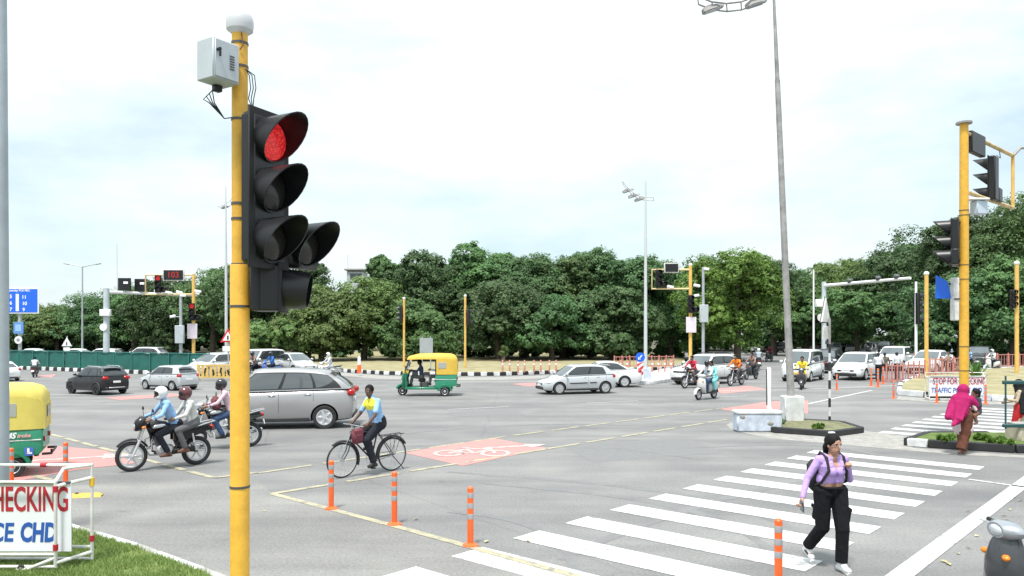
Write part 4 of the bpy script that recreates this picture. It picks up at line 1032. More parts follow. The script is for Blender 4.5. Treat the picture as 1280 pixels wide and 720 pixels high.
    for x, w_, z0, z1 in ((-.10, .09, .77, .82), (-.20, .125, .76, .825), (-.45, .135, .77, .835), (-.52, .135, .79, .86), (-.80, .12, .82, .89), (-.88, .08, .84, .87)):
        rings.append([(x, -w_, z0), (x, -w_, z1 - .02), (x, -w_*.7, z1), (x, w_*.7, z1), (x, w_, z1 - .02), (x, w_, z0)])
    se.loft(rings, BLKM); se.build('seat', root)
    sp = MB()
    for s_ in (1, -1): sp.loft([[(x, (.13 + d)*s_, z0), (x, (.13 + d)*s_, z1), (x, .09*s_, z1), (x, .09*s_, z0)] for x, z0, z1, d in ((-.12, .58, .76, 0), (-.35, .56, .76, .02), (-.60, .66, .79, .01), (-.92, .76, .82, -.03))], tank)
    sp.each('side_panel', root)
    en = MB(); en.box((.03, 0, .40), (.34, .24, .20), ALLOY, None, .05)
    for s_ in (1, -1): en.cyl((.02, .10*s_, .40), (.02, .165*s_, .40), .10, ALLOY, n=16)
    for k in range(6): en.box((.14 + .012*k, 0, .52 + .028*k), (.17, .17, .013), mat('cast_engine', (.20, .205, .21), .45, .7), (0, R(-20), 0))
    en.box((.16, 0, .59), (.11, .12, .22), mat('cast_engine', (.20, .205, .21), .45, .7), (0, R(-20), 0)); en.build('engine', root)
    ex = MB(); ex.tube([(.24, -.05, .52), (.36, -.10, .40), (.28, -.15, .28), (-.10, -.16, .26), (-.30, -.17, .28)], .019, CHROME); ex.tube([(-.28, -.17, .28), (-.42, -.18, .30), (-.90, -.19, .40), (-.95, -.19, .41)], [.03, .05, .052, .035], CHROME, 12); ex.build('exhaust', root)
    sh = MB()
    for s_ in (1, -1): sh.tube([(xr + .04, .125*s_, wr + .02), (-.50, .125*s_, .70)], .026, CHROME); sh.torus((xr + .09, .125*s_, .52), .001, .034, CHROME)
    ch = MB(); ch.box((-.30, .13, .36), (.55, .03, .10), BLK, (0, R(6), 0), .02); ch.build('chain_cover', root); sh.each('shock_absorber', root)
    tl = MB(); tl.box((-.93, 0, .80), (.08, .15, .08), TAILR, None, .02); tl.build('tail_light', root)
    gr = MB(); gr.tube([(-.45, .14, .80), (-.80, .16, .90), (-.97, .12, .93), (-.97, -.12, .93), (-.80, -.16, .90), (-.45, -.14, .80)], .014, CHROME); gr.build('grab_rail', root)
    npl = MB(); npl.box((-.97, 0, .62), (.02, .20, .12), SIGNW, (0, R(12), 0), .004); npl.build('number_plate', root)
    return root
def make_scooter(label, loc, rz, pt=P_WHITE, group=None, sc=1.0, inner=None, apron=None):
    root = thing('scooter', label, 'scooter', loc, rz, group, sc); wr = .235; xf, xr = .62, -.60; inner = inner or BLK
    wheel_part(root, xf, wr, wr, .05, spokes=5); wheel_part(root, xr, wr, wr, .052, spokes=5)
    fk = MB(); fk.tube([(.40, 0, .98), (.52, 0, .52)], .03, BLK)
    for s_ in (1, -1): fk.tube([(.53, .07*s_, .50), (xf, .075*s_, wr)], .022, DGREY)
    fk.build('fork', root)
    fender(root, xf, wr, wr + .03, .075, 5, 150, pt, 'front_fender')
    ap = MB(); rings = []
    for z, x, w_, b in ((.28, .36, .17, .03), (.40, .42, .20, .05), (.58, .47, .215, .08), (.76, .46, .20, .09), (.90, .43, .15, .08), (.98, .41, .10, .06)):
        rings.append([(x - b*(v*v)*1.6 + b, w_*v, z) for v in np.linspace(-1, 1, 9)] + [(x - .05 - b*(v*v)*.8, w_*v*.97, z) for v in np.linspace(1, -1, 9)])
    ap.loft(rings, apron or pt); apo = ap.build('front_apron', root)
    gi = MB(); gi.box((.50, 0, .72), (.05, .11, .22), inner, (0, R(-5), 0), .02); gi.box((.515, 0, .54), (.05, .16, .05), inner, None, .02); gi.build('apron_vent', apo)
    for s_ in (1, -1): q = MB(); q.ell((.475, .13*s_, .80), (.035, .05, .03), AMBER, (0, 0, -s_*.4), 10, 6); q.build('indicator', root)
    fl = MB(); fl.box((.12, 0, .29), (.56, .34, .07), inner, None, .03); fl.build('floorboard', root)
    bd = MB(); rings = []
    for x, w_, z0, z1 in ((-.06, .13, .30, .66), (-.16, .18, .34, .72), (-.40, .21, .40, .75), (-.65, .20, .46, .77), (-.85, .14, .58, .78), (-.96, .07, .66, .76)):
        rings.append([(x, -w_*.7, z0), (x, -w_, z0 + .10), (x, -w_, z1 - .10), (x, -w_*.75, z1), (x, w_*.75, z1), (x, w_, z1 - .10), (x, w_, z0 + .10), (x, w_*.7, z0)])
    bd.loft(rings, pt); bd.build('rear_body', root, 60)
    en = MB(); en.box((-.42, .04, .33), (.46, .24, .20), DGREY, None, .05); en.tube([(-.3, -.15, .28), (-.75, -.17, .34), (-.90, -.17, .38)], [.04, .055, .045], DGREY, 10); en.build('engine', root)
    se = MB(); rings = []
    for x, w_, z0, z1 in ((-.02, .09, .72, .76), (-.14, .14, .73, .79), (-.45, .155, .76, .81), (-.55, .15, .78, .84), (-.82, .13, .79, .85), (-.90, .08, .80, .83)):
        rings.append([(x, -w_, z0), (x, -w_, z1 - .02), (x, -w_*.7, z1), (x, w_*.7, z1), (x, w_, z1 - .02), (x, w_, z0)])
    se.loft(rings, BLKM); se.build('seat', root)
    cw = MB(); cw.loft([[(x, y*w_, 1.02 + z*h_) for y, z in [(math.cos(a), math.sin(a)) for a in np.linspace(0, 2*PI, 15)[:-1]]] for x, w_, h_ in ((.28, .10, .05), (.34, .19, .085), (.43, .17, .09), (.48, .11, .07))], pt); cwo = cw.build('handlebar_cowl', root)
    l_ = MB(); l_.ell((.465, 0, 1.02), (.04, .095, .055), LAMPG, None, 12, 8); l_.build('headlight', cwo)
    hb = MB()
    for s_ in (1, -1): hb.tube([(.34, .12*s_, 1.02), (.30, .24*s_, 1.03)], .016, inner); hb.tube([(.30, .24*s_, 1.03), (.285, .36*s_, 1.035)], .019, BLKM); hb.tube([(.37, .22*s_, 1.03), (.37, .35*s_, 1.03)], .007, CHROME)
    hb.build('handlebar', root)
    for s_ in (1, -1): q = MB(); q.tube([(.33, .20*s_, 1.06), (.36, .27*s_, 1.20)], .007, BLK, 5); q.ell((.35, .31*s_, 1.23), (.02, .06, .045), BLK, None, 10, 6); q.build('mirror', root)
    tl = MB(); tl.box((-.93, 0, .70), (.08, .20, .07), TAILR, None, .02); tl.build('tail_light', root)
    gr = MB(); gr.tube([(-.68, .15, .80), (-.92, .13, .88), (-.98, 0, .90), (-.92, -.13, .88), (-.68, -.15, .80)], .015, DGREY); gr.build('grab_rail', root)
    npl = MB(); npl.box((-.95, 0, .54), (.02, .22, .13), SIGNW, (0, R(10), 0), .004); npl.build('number_plate', root)
    fender(root, xr, wr, wr + .04, .07, 60, 175, BLK, 'rear_fender')
    return root
def make_bicycle(label, loc, rz):
    root = thing('bicycle', label, 'bicycle', loc, rz); wr = .345; xf, xr = .60, -.56; z = wr
    for x in (xf, xr): wheel_part(root, x, z, wr, .018, spokes=32, thin=True)
    PB = mat('worn_black_frame_paint', (.030, .028, .028), .5, var=.3, scale=8); bb = (-.06, 0, .30)
    f_ = MB(); f_.tube([(.40, 0, .86), (-.20, 0, .84)], .016, PB); f_.tube([(.42, 0, .78), bb], .017, PB); f_.tube([bb, (-.22, 0, .90)], .016, PB); f_.tube([(.40, 0, .90), (.43, 0, .72)], .02, PB)
    for s_ in (1, -1): f_.tube([bb, (xr, .055*s_, z)], .010, PB); f_.tube([(-.20, .02*s_, .84), (xr, .055*s_, z)], .009, PB)
    f_.build('frame', root)
    fk = MB()
    for s_ in (1, -1): fk.tube([(.435, .045*s_, .72), (.49, .05*s_, .52), (xf, .05*s_, z)], [.013, .012, .009], PB); fk.tube([(.43, .06*s_, .90), (.66, .06*s_, .44), (xf, .055*s_, z)], .005, CHROME, 5)
    fk.build('fork', root)
    hb = MB(); hb.tube([(.40, 0, .88), (.38, 0, 1.0), (.44, 0, 1.04)], .013, CHROME)
    hb.tube([(.18, .27, .98), (.32, .27, 1.0), (.44, .22, 1.03), (.46, 0, 1.04), (.44, -.22, 1.03), (.32, -.27, 1.0), (.18, -.27, .98)], .012, CHROME)
    for s_ in (1, -1): hb.tube([(.17, .27*s_, .978), (.29, .27*s_, .995)], .017, BLKM)
    hb.build('handlebar', root)
    sd_ = MB(); sd_.tube([(-.22, 0, .88), (-.235, 0, .97)], .013, CHROME); sd_.loft([[(x, -w_, zb_), (x, -w_*.8, zb_ + .05), (x, w_*.8, zb_ + .05), (x, w_, zb_)] for x, w_, zb_ in ((-.02, .02, .97), (-.15, .05, .97), (-.28, .10, .97), (-.36, .10, .98), (-.40, .05, .985))], mat('brown_leather', (.06, .03, .018), .5)); sd_.build('saddle', root)
    fender(root, xf, z, wr + .012, .028, 55, 200, PB, 'front_fender', 16); fender(root, xr, z, wr + .012, .028, -10, 150, PB, 'rear_fender', 18)
    ca = MB()
    for s_ in (1, -1): ca.tube([(-.26, .07*s_, .74), (-.80, .07*s_, .76)], .007, PB, 5); ca.tube([(-.74, .07*s_, .76), (xr - .02, .07*s_, z)], .006, PB, 5); ca.tube([(-.56, .07*s_, .75), (xr, .07*s_, z)], .005, PB, 5)
    for x in (-.36, -.5, -.64, -.78): ca.tube([(x, -.07, .752), (x, .07, .752)], .006, PB, 5)
    ca.build('carrier', root)
    ck = MB(); ck.torus((bb[0], -.05, bb[2]), .092, .006, CHROME, 'y', 24, 5)
    for k in range(5): a = k*2*PI/5; ck.tube([(bb[0], -.05, bb[2]), (bb[0] + .09*math.cos(a), -.05, bb[2] + .09*math.sin(a))], .006, CHROME, 5)
    ck.tube([(bb[0], -.10, bb[2]), (bb[0], .10, bb[2])], .018, CHROME)
    ck.tube([(bb[0], .09, bb[2]), (bb[0] + .05, .10, bb[2] - .16)], .010, CHROME); ck.tube([(bb[0], -.09, bb[2]), (bb[0] - .05, -.10, bb[2] + .16)], .010, CHROME); ck.build('crank', root)
    for s_, dx, dz in ((1, .05, -.16), (-1, -.05, .16)): q = MB(); q.box((bb[0] + dx, .155*s_, bb[2] + dz), (.09, .09, .025), BLKM, None, .006); q.build('pedal', root)
    cc = MB(); cc.tube([(bb[0], -.06, bb[2] + .09), (xr, -.06, z + .045)], .006, BLKM, 5); cc.tube([(bb[0], -.06, bb[2] - .09), (xr, -.06, z - .045)], .006, BLKM, 5); cc.build('chain', root)
    st = MB(); st.tube([(xr + .03, .06, z - .02), (-.78, .10, .03)], .009, PB, 6); st.build('stand', root)
    return root
# ------------------------------------------------------------------ three-wheeled taxi
A_GREEN = mat('green_taxi_paint', (.010, .20, .105), .38, 0, coat=.4, var=.12, scale=2)
A_YEL = mat('yellow_taxi_canopy', (.66, .43, .06), .62, 0, var=.10, scale=3)
A_PALE = mat('pale_yellow_taxi_canopy', (.66, .54, .12), .62, 0, var=.10, scale=3)
def make_auto(label, loc, rz, canopy, sc=1.0, sticker=False):
    root = thing('auto_rickshaw', label, 'auto rickshaw', loc, rz, 'green and yellow three-wheeled taxis', sc); wr = .21
    for x, y in ((1.02, 0), (-.82, .56), (-.82, -.56)):
        s_ = 1 if y >= 0 else -1; M_ = Matrix.Translation((x, y, wr)) @ Matrix.Rotation(R(-90)*s_, 4, 'X')
        t_ = MB(); t_.lathe([(wr*.5, -.05), (wr*.95, -.055), (wr, -.03), (wr, .03), (wr*.95, .055), (wr*.62, .05)], RUB, 22, M_); wo = t_.build('wheel', root)
        r_ = MB(); r_.lathe([(wr*.66, .045), (wr*.62, .058), (wr*.45, .03), (wr*.2, .055), (.01, .06)], mat('silver_wheel_cover', (.50, .51, .52), .4, .4), 20, M_); r_.build('rim', wo)
    lo = MB()   # floor and rear body
    lo.box((.12, 0, .34), (1.50, 1.14, .10), A_GREEN, None, .03)
    lo.loft([[(x, y*w_, z) for y, z in ((-1, z0), (-1, z1 - .05), (-.95, z1), (.95, z1), (1, z1 - .05), (1, z0))] for x, w_, z0, z1 in ((-.42, .63, .36, .93), (-1.05, .64, .40, .93), (-1.28, .62, .44, .93), (-1.33, .58, .50, .90))], A_GREEN)
    body = lo.build('body', root)
    wa = MB()
    for s_ in (1, -1): wa.torus((-.82, .60*s_, wr), .275, .05, A_GREEN, 'y', 18, 6, R(5), R(175), 1.2); wa.tube([(-.40, .645*s_, .72), (-1.30, .625*s_, .72)], .012, mat('silver_trim', (.6, .6, .58), .4), 6)
    wa.build('wheel_arch', root)
    no = MB(); no.loft([[(x + .10 - .10*abs(v)**2, w_*v, z) for v in np.linspace(-1, 1, 9)] + [(x - .06 - .12*abs(v)**2, w_*v, z) for v in np.linspace(1, -1, 9)] for z, x, w_ in ((.30, .92, .24), (.45, .98, .36), (.70, .98, .47), (.93, .93, .53), (.98, .91, .54))], A_GREEN); nose = no.build('front_panel', root)
    ny = MB(); ny.loft([[(x + .10 - .10*abs(v)**2, w_*v, z) for v in np.linspace(-1, 1, 9)] + [(x - .06 - .12*abs(v)**2, w_*v, z) for v in np.linspace(1, -1, 9)] for z, x, w_ in ((.985, .915, .542), (1.10, .88, .545))], canopy); ny.build('front_band', root)
    fe = MB(); fe.torus((1.02, 0, wr), .27, .06, A_GREEN, 'y', 14, 6, R(20), R(150), 1.5); fe.build('front_fender', root)
    for s_ in (1, -1): q = MB(); q.ell((1.0, .26*s_, .62), (.07, .085, .085), LAMPG, None, 12, 8); q.build('headlight', root)
    ws = MB(); ws.loft([[(.86, -.52, 1.10), (.86, .52, 1.10), (.80, .52, 1.10), (.80, -.52, 1.10)], [(.66, -.50, 1.62), (.66, .50, 1.62), (.62, .50, 1.62), (.62, -.50, 1.62)]], mat('clear_windscreen', (.30, .34, .36), .05, 0, spec=.9)); ws.build('windscreen', root)
    fr = MB()
    for s_ in (1, -1):
        fr.tube([(.88, .545*s_, 1.08), (.66, .53*s_, 1.64)], .022, BLK); fr.tube([(-.44, .60*s_, .40), (-.44, .60*s_, 1.62)], .028, BLK); fr.tube([(.80, .55*s_, .36), (.86, .55*s_, 1.06)], .03, A_GREEN)
        fr.tube([(.18, .58*s_, .38), (.16, .58*s_, .78), (-.44, .60*s_, .80)], .02, BLK)
    fr.build('frame', root)
    # canopy roof: rounded loft, and the closed rear quarter
    ro = MB(); rings = []
    for x, w_, z0, z1 in ((.80, .50, 1.56, 1.60), (.72, .58, 1.56, 1.70), (.30, .63, 1.58, 1.80), (-.50, .645, 1.58, 1.82), (-1.05, .64, 1.56, 1.80), (-1.24, .61, 1.50, 1.74), (-1.34, .55, 1.40, 1.60)):
        rings.append([(x, -w_, z0), (x, -w_*.985, z0 + (z1 - z0)*.5), (x, -w_*.86, z1 - .02), (x, -w_*.4, z1 + .01), (x, w_*.4, z1 + .01), (x, w_*.86, z1 - .02), (x, w_*.985, z0 + (z1 - z0)*.5), (x, w_, z0)])
    ro.loft(rings, canopy); ro.build('canopy_roof', root, 55)
    rq = MB()
    for s_ in (1, -1): rq.loft([[(x, w_*s_, z0), (x, w_*s_, z1), (x, (w_ - .03)*s_, z1), (x, (w_ - .03)*s_, z0)] for x, w_, z0, z1 in ((-.46, .645, .93, 1.60), (-1.05, .642, .93, 1.58), (-1.26, .615, .93, 1.52), (-1.35, .56, .93, 1.42))], canopy)
    rq.loft([[(-1.36, .56*s_, .92), (-1.36, .55*s_, 1.42), (-1.33, .55*s_, 1.42), (-1.33, .56*s_, .92)] for s_ in (-1, 0, 1)], canopy); rq.build('rear_canopy', root, 55)
    for s_ in (1, -1): q = MB(); q.box((-.72, .648*s_, 1.32), (.34, .012, .26), mat('clear_flap_window', (.36, .37, .34), .25), None, .005); q.build('side_window', root)
    q = MB(); q.box((-1.37, 0, 1.25), (.012, .5, .22), GLASS, None, .004); q.build('rear_window', root)
    se = MB(); se.box((-.62, 0, .66), (.50, 1.10, .16), BLKM, None, .05); se.box((-.90, 0, .98), (.14, 1.10, .52), BLKM, (0, R(-10), 0), .05); se.box((.18, 0, .66), (.30, .50, .12), BLKM, None, .04); se.box((.10, 0, .44), (.34, .6, .30), DGREY, None, .02); se.build('seat', root)
    hb = MB(); hb.tube([(.62, .28, 1.02), (.70, .1, 1.06), (.70, -.1, 1.06), (.62, -.28, 1.02)], .016, BLK); hb.tube([(.70, 0, 1.06), (.86, 0, .60)], .03, BLK); hb.build('handlebar', root)
    bu = MB(); bu.tube([(-1.30, .50, .42), (-1.46, .48, .42), (-1.46, -.48, .42), (-1.30, -.50, .42)], .026, BLK); bu.tube([(-1.46, .42, .40), (-1.46, .42, .50)], .022, BLK); bu.build('rear_bumper', root)
    for s_ in (1, -1):
        q = MB(); q.box((-1.345, .45*s_, .72), (.03, .14, .10), TAILR, None, .012); q.build('tail_light', root)
        q = MB(); q.tube([(.80, .55*s_, 1.25), (.84, .66*s_, 1.28)], .008, BLK, 5); q.ell((.84, .68*s_, 1.24), (.02, .05, .075), BLK, None, 10, 6); q.build('mirror', root)
    return root
# ================================================================== STREET FURNITURE
LIT_RED = mat('lit_red_lamp', (.5, .01, .01), .4, emit=(1, .035, .03), estr=.40)
_n = LIT_RED.node_tree; _t = _n.nodes.new('ShaderNodeTexCoord'); _v = _n.nodes.new('ShaderNodeTexVoronoi'); _v.inputs['Scale'].default_value = 75; _r = _n.nodes.new('ShaderNodeValToRGB')
_r.color_ramp.elements[0].color = (1, .075, .07, 1); _r.color_ramp.elements[1].color = (.42, .012, .015, 1); _r.color_ramp.elements[0].position = .2; _r.color_ramp.elements[1].position = .55
_n.links.new(_t.outputs['Object'], _v.inputs['Vector']); _n.links.new(_v.outputs['Distance'], _r.inputs[0]); _n.links.new(_r.outputs[0], _n.nodes['Principled BSDF'].inputs['Emission Color'])
LENS_D = mat('unlit_lens', (.022, .020, .018), .2)
def signal_head(root, pos, ang, n=3, lit=0, side=None, w_=.34, vis=.30, name='signal_housing', dp=.20):
    """black signal head: faces angle ang (degrees, from +X); pos = centre of the top lens"""
    M_ = Matrix.Translation(pos) @ Matrix.Rotation(R(ang), 4, 'Z'); hs = w_
    spots = [(0, -k*hs) for k in range(n)] + ([(s_*hs*.98, -(n-1)*hs) for s_ in ([side] if side else [])])
    hb = MB(); hb.box((-dp/2, 0, -(n-1)*hs/2), (dp, hs*.98, n*hs), BLK, None, .03, M_)
    hb.box((-.012, 0, -(n-1)*hs/2), (.016, hs*1.10, n*hs + .05), BLKM, None, .004, M_)
    if side: hb.box((-dp/2, side*hs*1.04, -(n-1)*hs), (dp, hs*.98, hs*.98), BLK, None, .03, M_)
    ho = hb.build(name, root)
    for i, (y, z) in enumerate(spots):
        v = MB(); r0 = hs*.44; rings_o, rings_i = [], []; N = 24
        for k in range(5):
            t = k/4; ro, ri = [], []
            for j in range(N):
                a = 2*PI*j/N; L = (vis*.54 + vis*.50*math.sin(a))*t; q = r0*(1 + .03*t)
                ro.append((L, y + q*math.cos(a), z + q*math.sin(a))); ri.append((L, y + (q - .008)*math.cos(a), z + (q - .008)*math.sin(a)))
            rings_o.append(ro); rings_i.append(ri)
        v.loft(rings_o + rings_i[::-1], BLK, False, True, M_); v.build('visor', ho)
        l_ = MB(); l_.lathe([(r0*.93, 0), (r0*.9, .012), (r0*.6, .030), (r0*.3, .038), (.004, .040)], LIT_RED if i == lit else LENS_D, 20, M_ @ Matrix.Translation((.004, y, z)) @ Matrix.Rotation(R(90), 4, 'Y')); l_.build('lens', ho)
    return ho
def straps(root, zs, r_, x=0, y=0):
    for z in zs: m_ = MB(); m_.cyl((x, y, z - .008), (x, y, z + .008), r_, DGREY, n=18); m_.build('strap', root)

# ---- the near signal
SP = Vector((-1.872, 5.2, .0)); sg = thing('traffic_light', 'big yellow signal pole in the foreground with a lit red lamp and white dome', 'traffic light', SP)
zt = zz(40, 5.2); zc = zz(331, 5.2); zh = zz(138, 5.2)
mb = MB(); mb.lathe([(.0645, -.05), (.0645, zc - .01), (.0615, zc)], YEL, 24); mb.lathe([(.0535, zc - .02), (.0535, zt)], YEL, 24); mb.build('pole', sg)
straps(sg, [zz(383, 5.2), zz(608, 5.2)], .068); straps(sg, [zz(331, 5.2), zz(274, 5.2), zz(255, 5.2), zz(150, 5.2), zz(84, 5.2), zz(55, 5.2)], .058)
mb = MB(); z0 = zt - .02
mb.lathe([(.05, z0), (.088, z0 + .03), (.092, z0 + .055), (.092, z0 + .085), (.086, z0 + .12), (.068, z0 + .15), (.04, z0 + .17), (.004, z0 + .176)], mat('grey_white_dome', (.52, .53, .55), .4), 24); mb.build('dome', sg)
Mb = Matrix.Translation((-.085, -.165, zz(80, 5.05))) @ Matrix.Rotation(R(58), 4, 'Z')
mb = MB(); mb.box((0, 0, 0), (.205, .17, .265), GREYBOX, None, .006, Mb); cb = mb.build('control_box', sg)
mb = MB(); mb.box((.0, -.089, 0), (.185, .012, .245), GREYBOX, None, .004, Mb); db = mb.build('door', cb)
mb = MB()
for k in range(6): mb.box((.035, -.097, .035 - k*.017), (.035, .008, .006), DGREY, None, 0, Mb)
mb.build('vent', cb)
mb = MB(); mb.cyl((-.075, -.094, .05), (-.075, -.125, .05), .010, BLK, M=Mb); mb.box((-.072, -.118, .03), (.014, .012, .055), BLK, None, .003, Mb); mb.build('latch', cb)
mb = MB(); mb.box((.0, .10, -.02), (.06, .10, .03), DGREY, None, 0, Mb); mb.box((.03, .05, -.15), (.06, .05, .05), BLK, None, .01, Mb); mb.each('bracket', sg)
hl = Vector((-1.622, 5.07, zz(175, 5.07))) - SP
signal_head(sg, hl, -26, 3, 0, side=1, w_=.336, vis=.265, dp=.12)
pd = Vector((-1.585, 5.28, zz(361, 5.28))) - SP
Mp = Matrix.Translation(pd) @ Matrix.Rotation(R(8), 4, 'Z')
mb = MB(); mb.box((-.105, 0, 0), (.21, .32, .315), BLK, None, .012, Mp); mb.box((-.012, 0, 0), (.02, .345, .335), BLKM, None, .004, Mp); mb.box((-.15, -.162, 0), (.015, .01, .30), BLKM, None, 0, Mp)
mb.box((-.22, 0, .02), (.05, .10, .05), BLK, None, 0, Mp); ph = mb.build('signal_housing', sg)
v = MB(); ro, ri = [], []
for k in range(6):
    t = k/5; L = .18*t; q = .138 - .018*t*t*t
    ro.append([(L*(.92 + .10*math.sin(2*PI*j/24)), q*math.cos(2*PI*j/24), q*math.sin(2*PI*j/24) - .012*t) for j in range(24)]); ri.append([(p[0], p[1]*.94, p[2]*.94) for p in ro[-1]])
v.loft(ro + ri[::-1], BLK, False, True, Mp); v.build('visor', ph)
mb = MB(); mb.cyl((.0, 0, zz(150, 5.2)), (hl.x*.8, hl.y*.8, zz(150, 5.2)), .018, BLK); mb.cyl((0, 0, zz(318, 5.2)), (hl.x*.8, hl.y*.8, zz(318, 5.2)), .018, BLK); mb.cyl((.0, 0, pd.z + .02), (pd.x - .2, pd.y, pd.z + .02), .016, BLK); mb.each('mounting_arm', sg)
mb = MB(); rnd = random.Random(1)
zb = zz(108, 5.2); za = zz(150, 5.2)
for k in range(4):
    o_ = .02*k; mb.tube([(-.09, -.10, zb), (-.15 - o_, -.10, zb - .06 - o_), (-.14 - o_*.6, -.09, zb - .14), (-.08, -.07, za - .01), (-.03, -.06, za)], .004, BLKM, 5)
for k in range(3):
    o_ = .018*k; mb.tube([(.05, -.03, zz(88, 5.2)), (.075 + o_, -.03, zz(96, 5.2)), (.085 + o_, -.03, zz(112, 5.2)), (.07 + o_, -.03, zz(125, 5.2)), (.10, -.03, zz(139, 5.2))], .0035, BLKM, 5)
mb.tube([(.03, -.055, zz(44, 5.2)), (.045, -.06, zz(60, 5.2)), (.02, -.058, zz(66, 5.2))], .004, mat('brown_cable', (.12, .05, .03), .6), 5)
mb.each('cable', sg)

# ---- big grey post at the left edge
gp = thing('post', 'thick grey steel post at the left edge of the view', 'post', (-6.83, 10.1, .05))
mb = MB(); mb.lathe([(.20, 0), (.20, .02)], STEEL, 20); mb.build('base_plate', gp)
mb = MB(); mb.lathe([(.10, 0), (.096, 3), (.06, 9.5)], mat('blue_grey_steel', (.36, .40, .44), .5, .2, var=.15, scale=1.5), 20); mb.build('shaft', gp)

# ---- tall lamp posts with curved floodlight arms
def flood(mbx, p, ang, M_=None, s_=1.0):
    T = Matrix.Translation(p) @ Matrix.Rotation(R(ang), 4, 'Z') @ Matrix.Rotation(R(18), 4, 'Y')
    mbx.loft([[(x*s_, y*s_, z*s_) for x, y, z in ((a, -w_, 0), (a, -w_*.8, h), (a, w_*.8, h), (a, w_, 0))] for a, w_, h in ((-.36, .10, .05), (-.1, .17, .12), (.15, .18, .16), (.30, .12, .12))], OLD_STEEL, M=T)
    mbx.box((0, 0, -.012*s_), (.5*s_, .26*s_, .02), LAMPG, M=T)
def tall_lamp(label, base, H, lean, arcs, rail=.30, floods=(), r0=.11, matp=OLD_STEEL, plinth=None, right=None, tip=0):
    root = thing('lamp_post', label, 'lamp post', base); lx = lean
    if plinth:
        mb = MB(); mb.box((0, 0, plinth[1]/2), (plinth[0], plinth[0]*.8, plinth[1]), plinth[2] if len(plinth) > 2 else CONC, None, .03); mb.build('plinth', root)
    mb = MB(); mb.tube([(0, 0, 0), (lx*.5, 0, H*.5), (lx*.78, 0, H*.78)], [r0, r0*.82, r0*.72], matp, 14); mb.tube([(lx*.775, 0, H*.775), (lx, 0, H), (lx*1.02, 0, H + tip)], [r0*.6, r0*.45, r0*.3], matp, 12); mb.build('pole', root)
    for arc in arcs:
        a1 = [Vector((p[0] + lx, p[2] if len(p) > 2 else 0, p[1] + H)) for p in arc]; sh = Vector((.12, rail, -.10)); mb = MB()
        mb.tube(a1, .028, matp, 6); a2 = [p + sh for p in a1]; mb.tube(a2, .028, matp, 6)
        for p, q in list(zip(a1, a2))[::1]: mb.tube([p, q], .020, matp, 5)
        mb.build('arm', root)
        for i in floods:
            if i < len(a1): m_ = MB(); flood(m_, a1[i].lerp(a2[i], .5) - Vector((0, 0, .14)), 180); m_.build('floodlight', root)
    return root
tall_lamp('tall weathered leaning lamp post standing on a concrete plinth', g(990, 531, .0) + Vector((0, 0, .1)), 13.55, -.58, [[(-2.35, -.38), (-1.9, -.55), (-1.45, -.60), (-1.0, -.55), (-.55, -.38), (-.1, -.05), (.3, .35)]], .34, (1, 4), .115, plinth=(.60, .80, CONCW))
for s_ in (1,):
    pass
tall_lamp('slender white lamp post in the middle with three floodlights on a curved arm', g(807, 478, 0), zz(236, 41.5), 0, [[(-1.35, .95), (-1.05, .58), (-.72, .28), (-.35, .08), (.0, .02), (.45, .0)]], .5, (1, 2, 3), .11, mat('pale_grey_pole', (.55, .57, .58), .5, .1), (.55, .85, CONCB), tip=.95)
tall_lamp('thin mast with a small lamp cluster close to the big yellow signal pole', at(283, 62), zz(258, 62), -.05, [[(-.65, .0), (-.2, .12), (.35, .45), (.7, 1.0)]], .5, (1,), .13, mat('pale_grey_pole', (.55, .57, .58), .5, .1), tip=1.6)
dl = thing('lamp_post', 'double-armed lamp post far behind the green fence', 'lamp post', at(103, 100))
h = zz(333, 100); mb = MB(); mb.tube([(0, 0, 0), (0, 0, h)], [.14, .08], STEEL, 10); mb.build('pole', dl)
for s_ in (-1, 1):
    mb = MB(); mb.tube([(0, 0, h - .1), (s_*.9, 0, h + .12), (s_*1.9, 0, h + .30)], .05, STEEL, 6); mb.build('arm', dl)
    mb = MB(); mb.box((s_*2.1, 0, h + .32), (.7, .25, .12), OLD_STEEL, (0, -s_*R(10), 0), .03); mb.build('lamp', dl)
for px, yt, Y, lab in ((1017, 338, 70, 'thin white pole without a lamp left of the white overhead camera arm'),):
    t = thing('pole', lab, 'pole', at(px, Y)); mb = MB(); mb.tube([(0, 0, 0), (0, 0, zz(yt, Y))], [.10, .07], WHT, 10); mb.build('shaft', t); mb = MB(); mb.ell((0, 0, zz(yt, Y)), (.09, .09, .06), WHT); mb.build('cap', t)

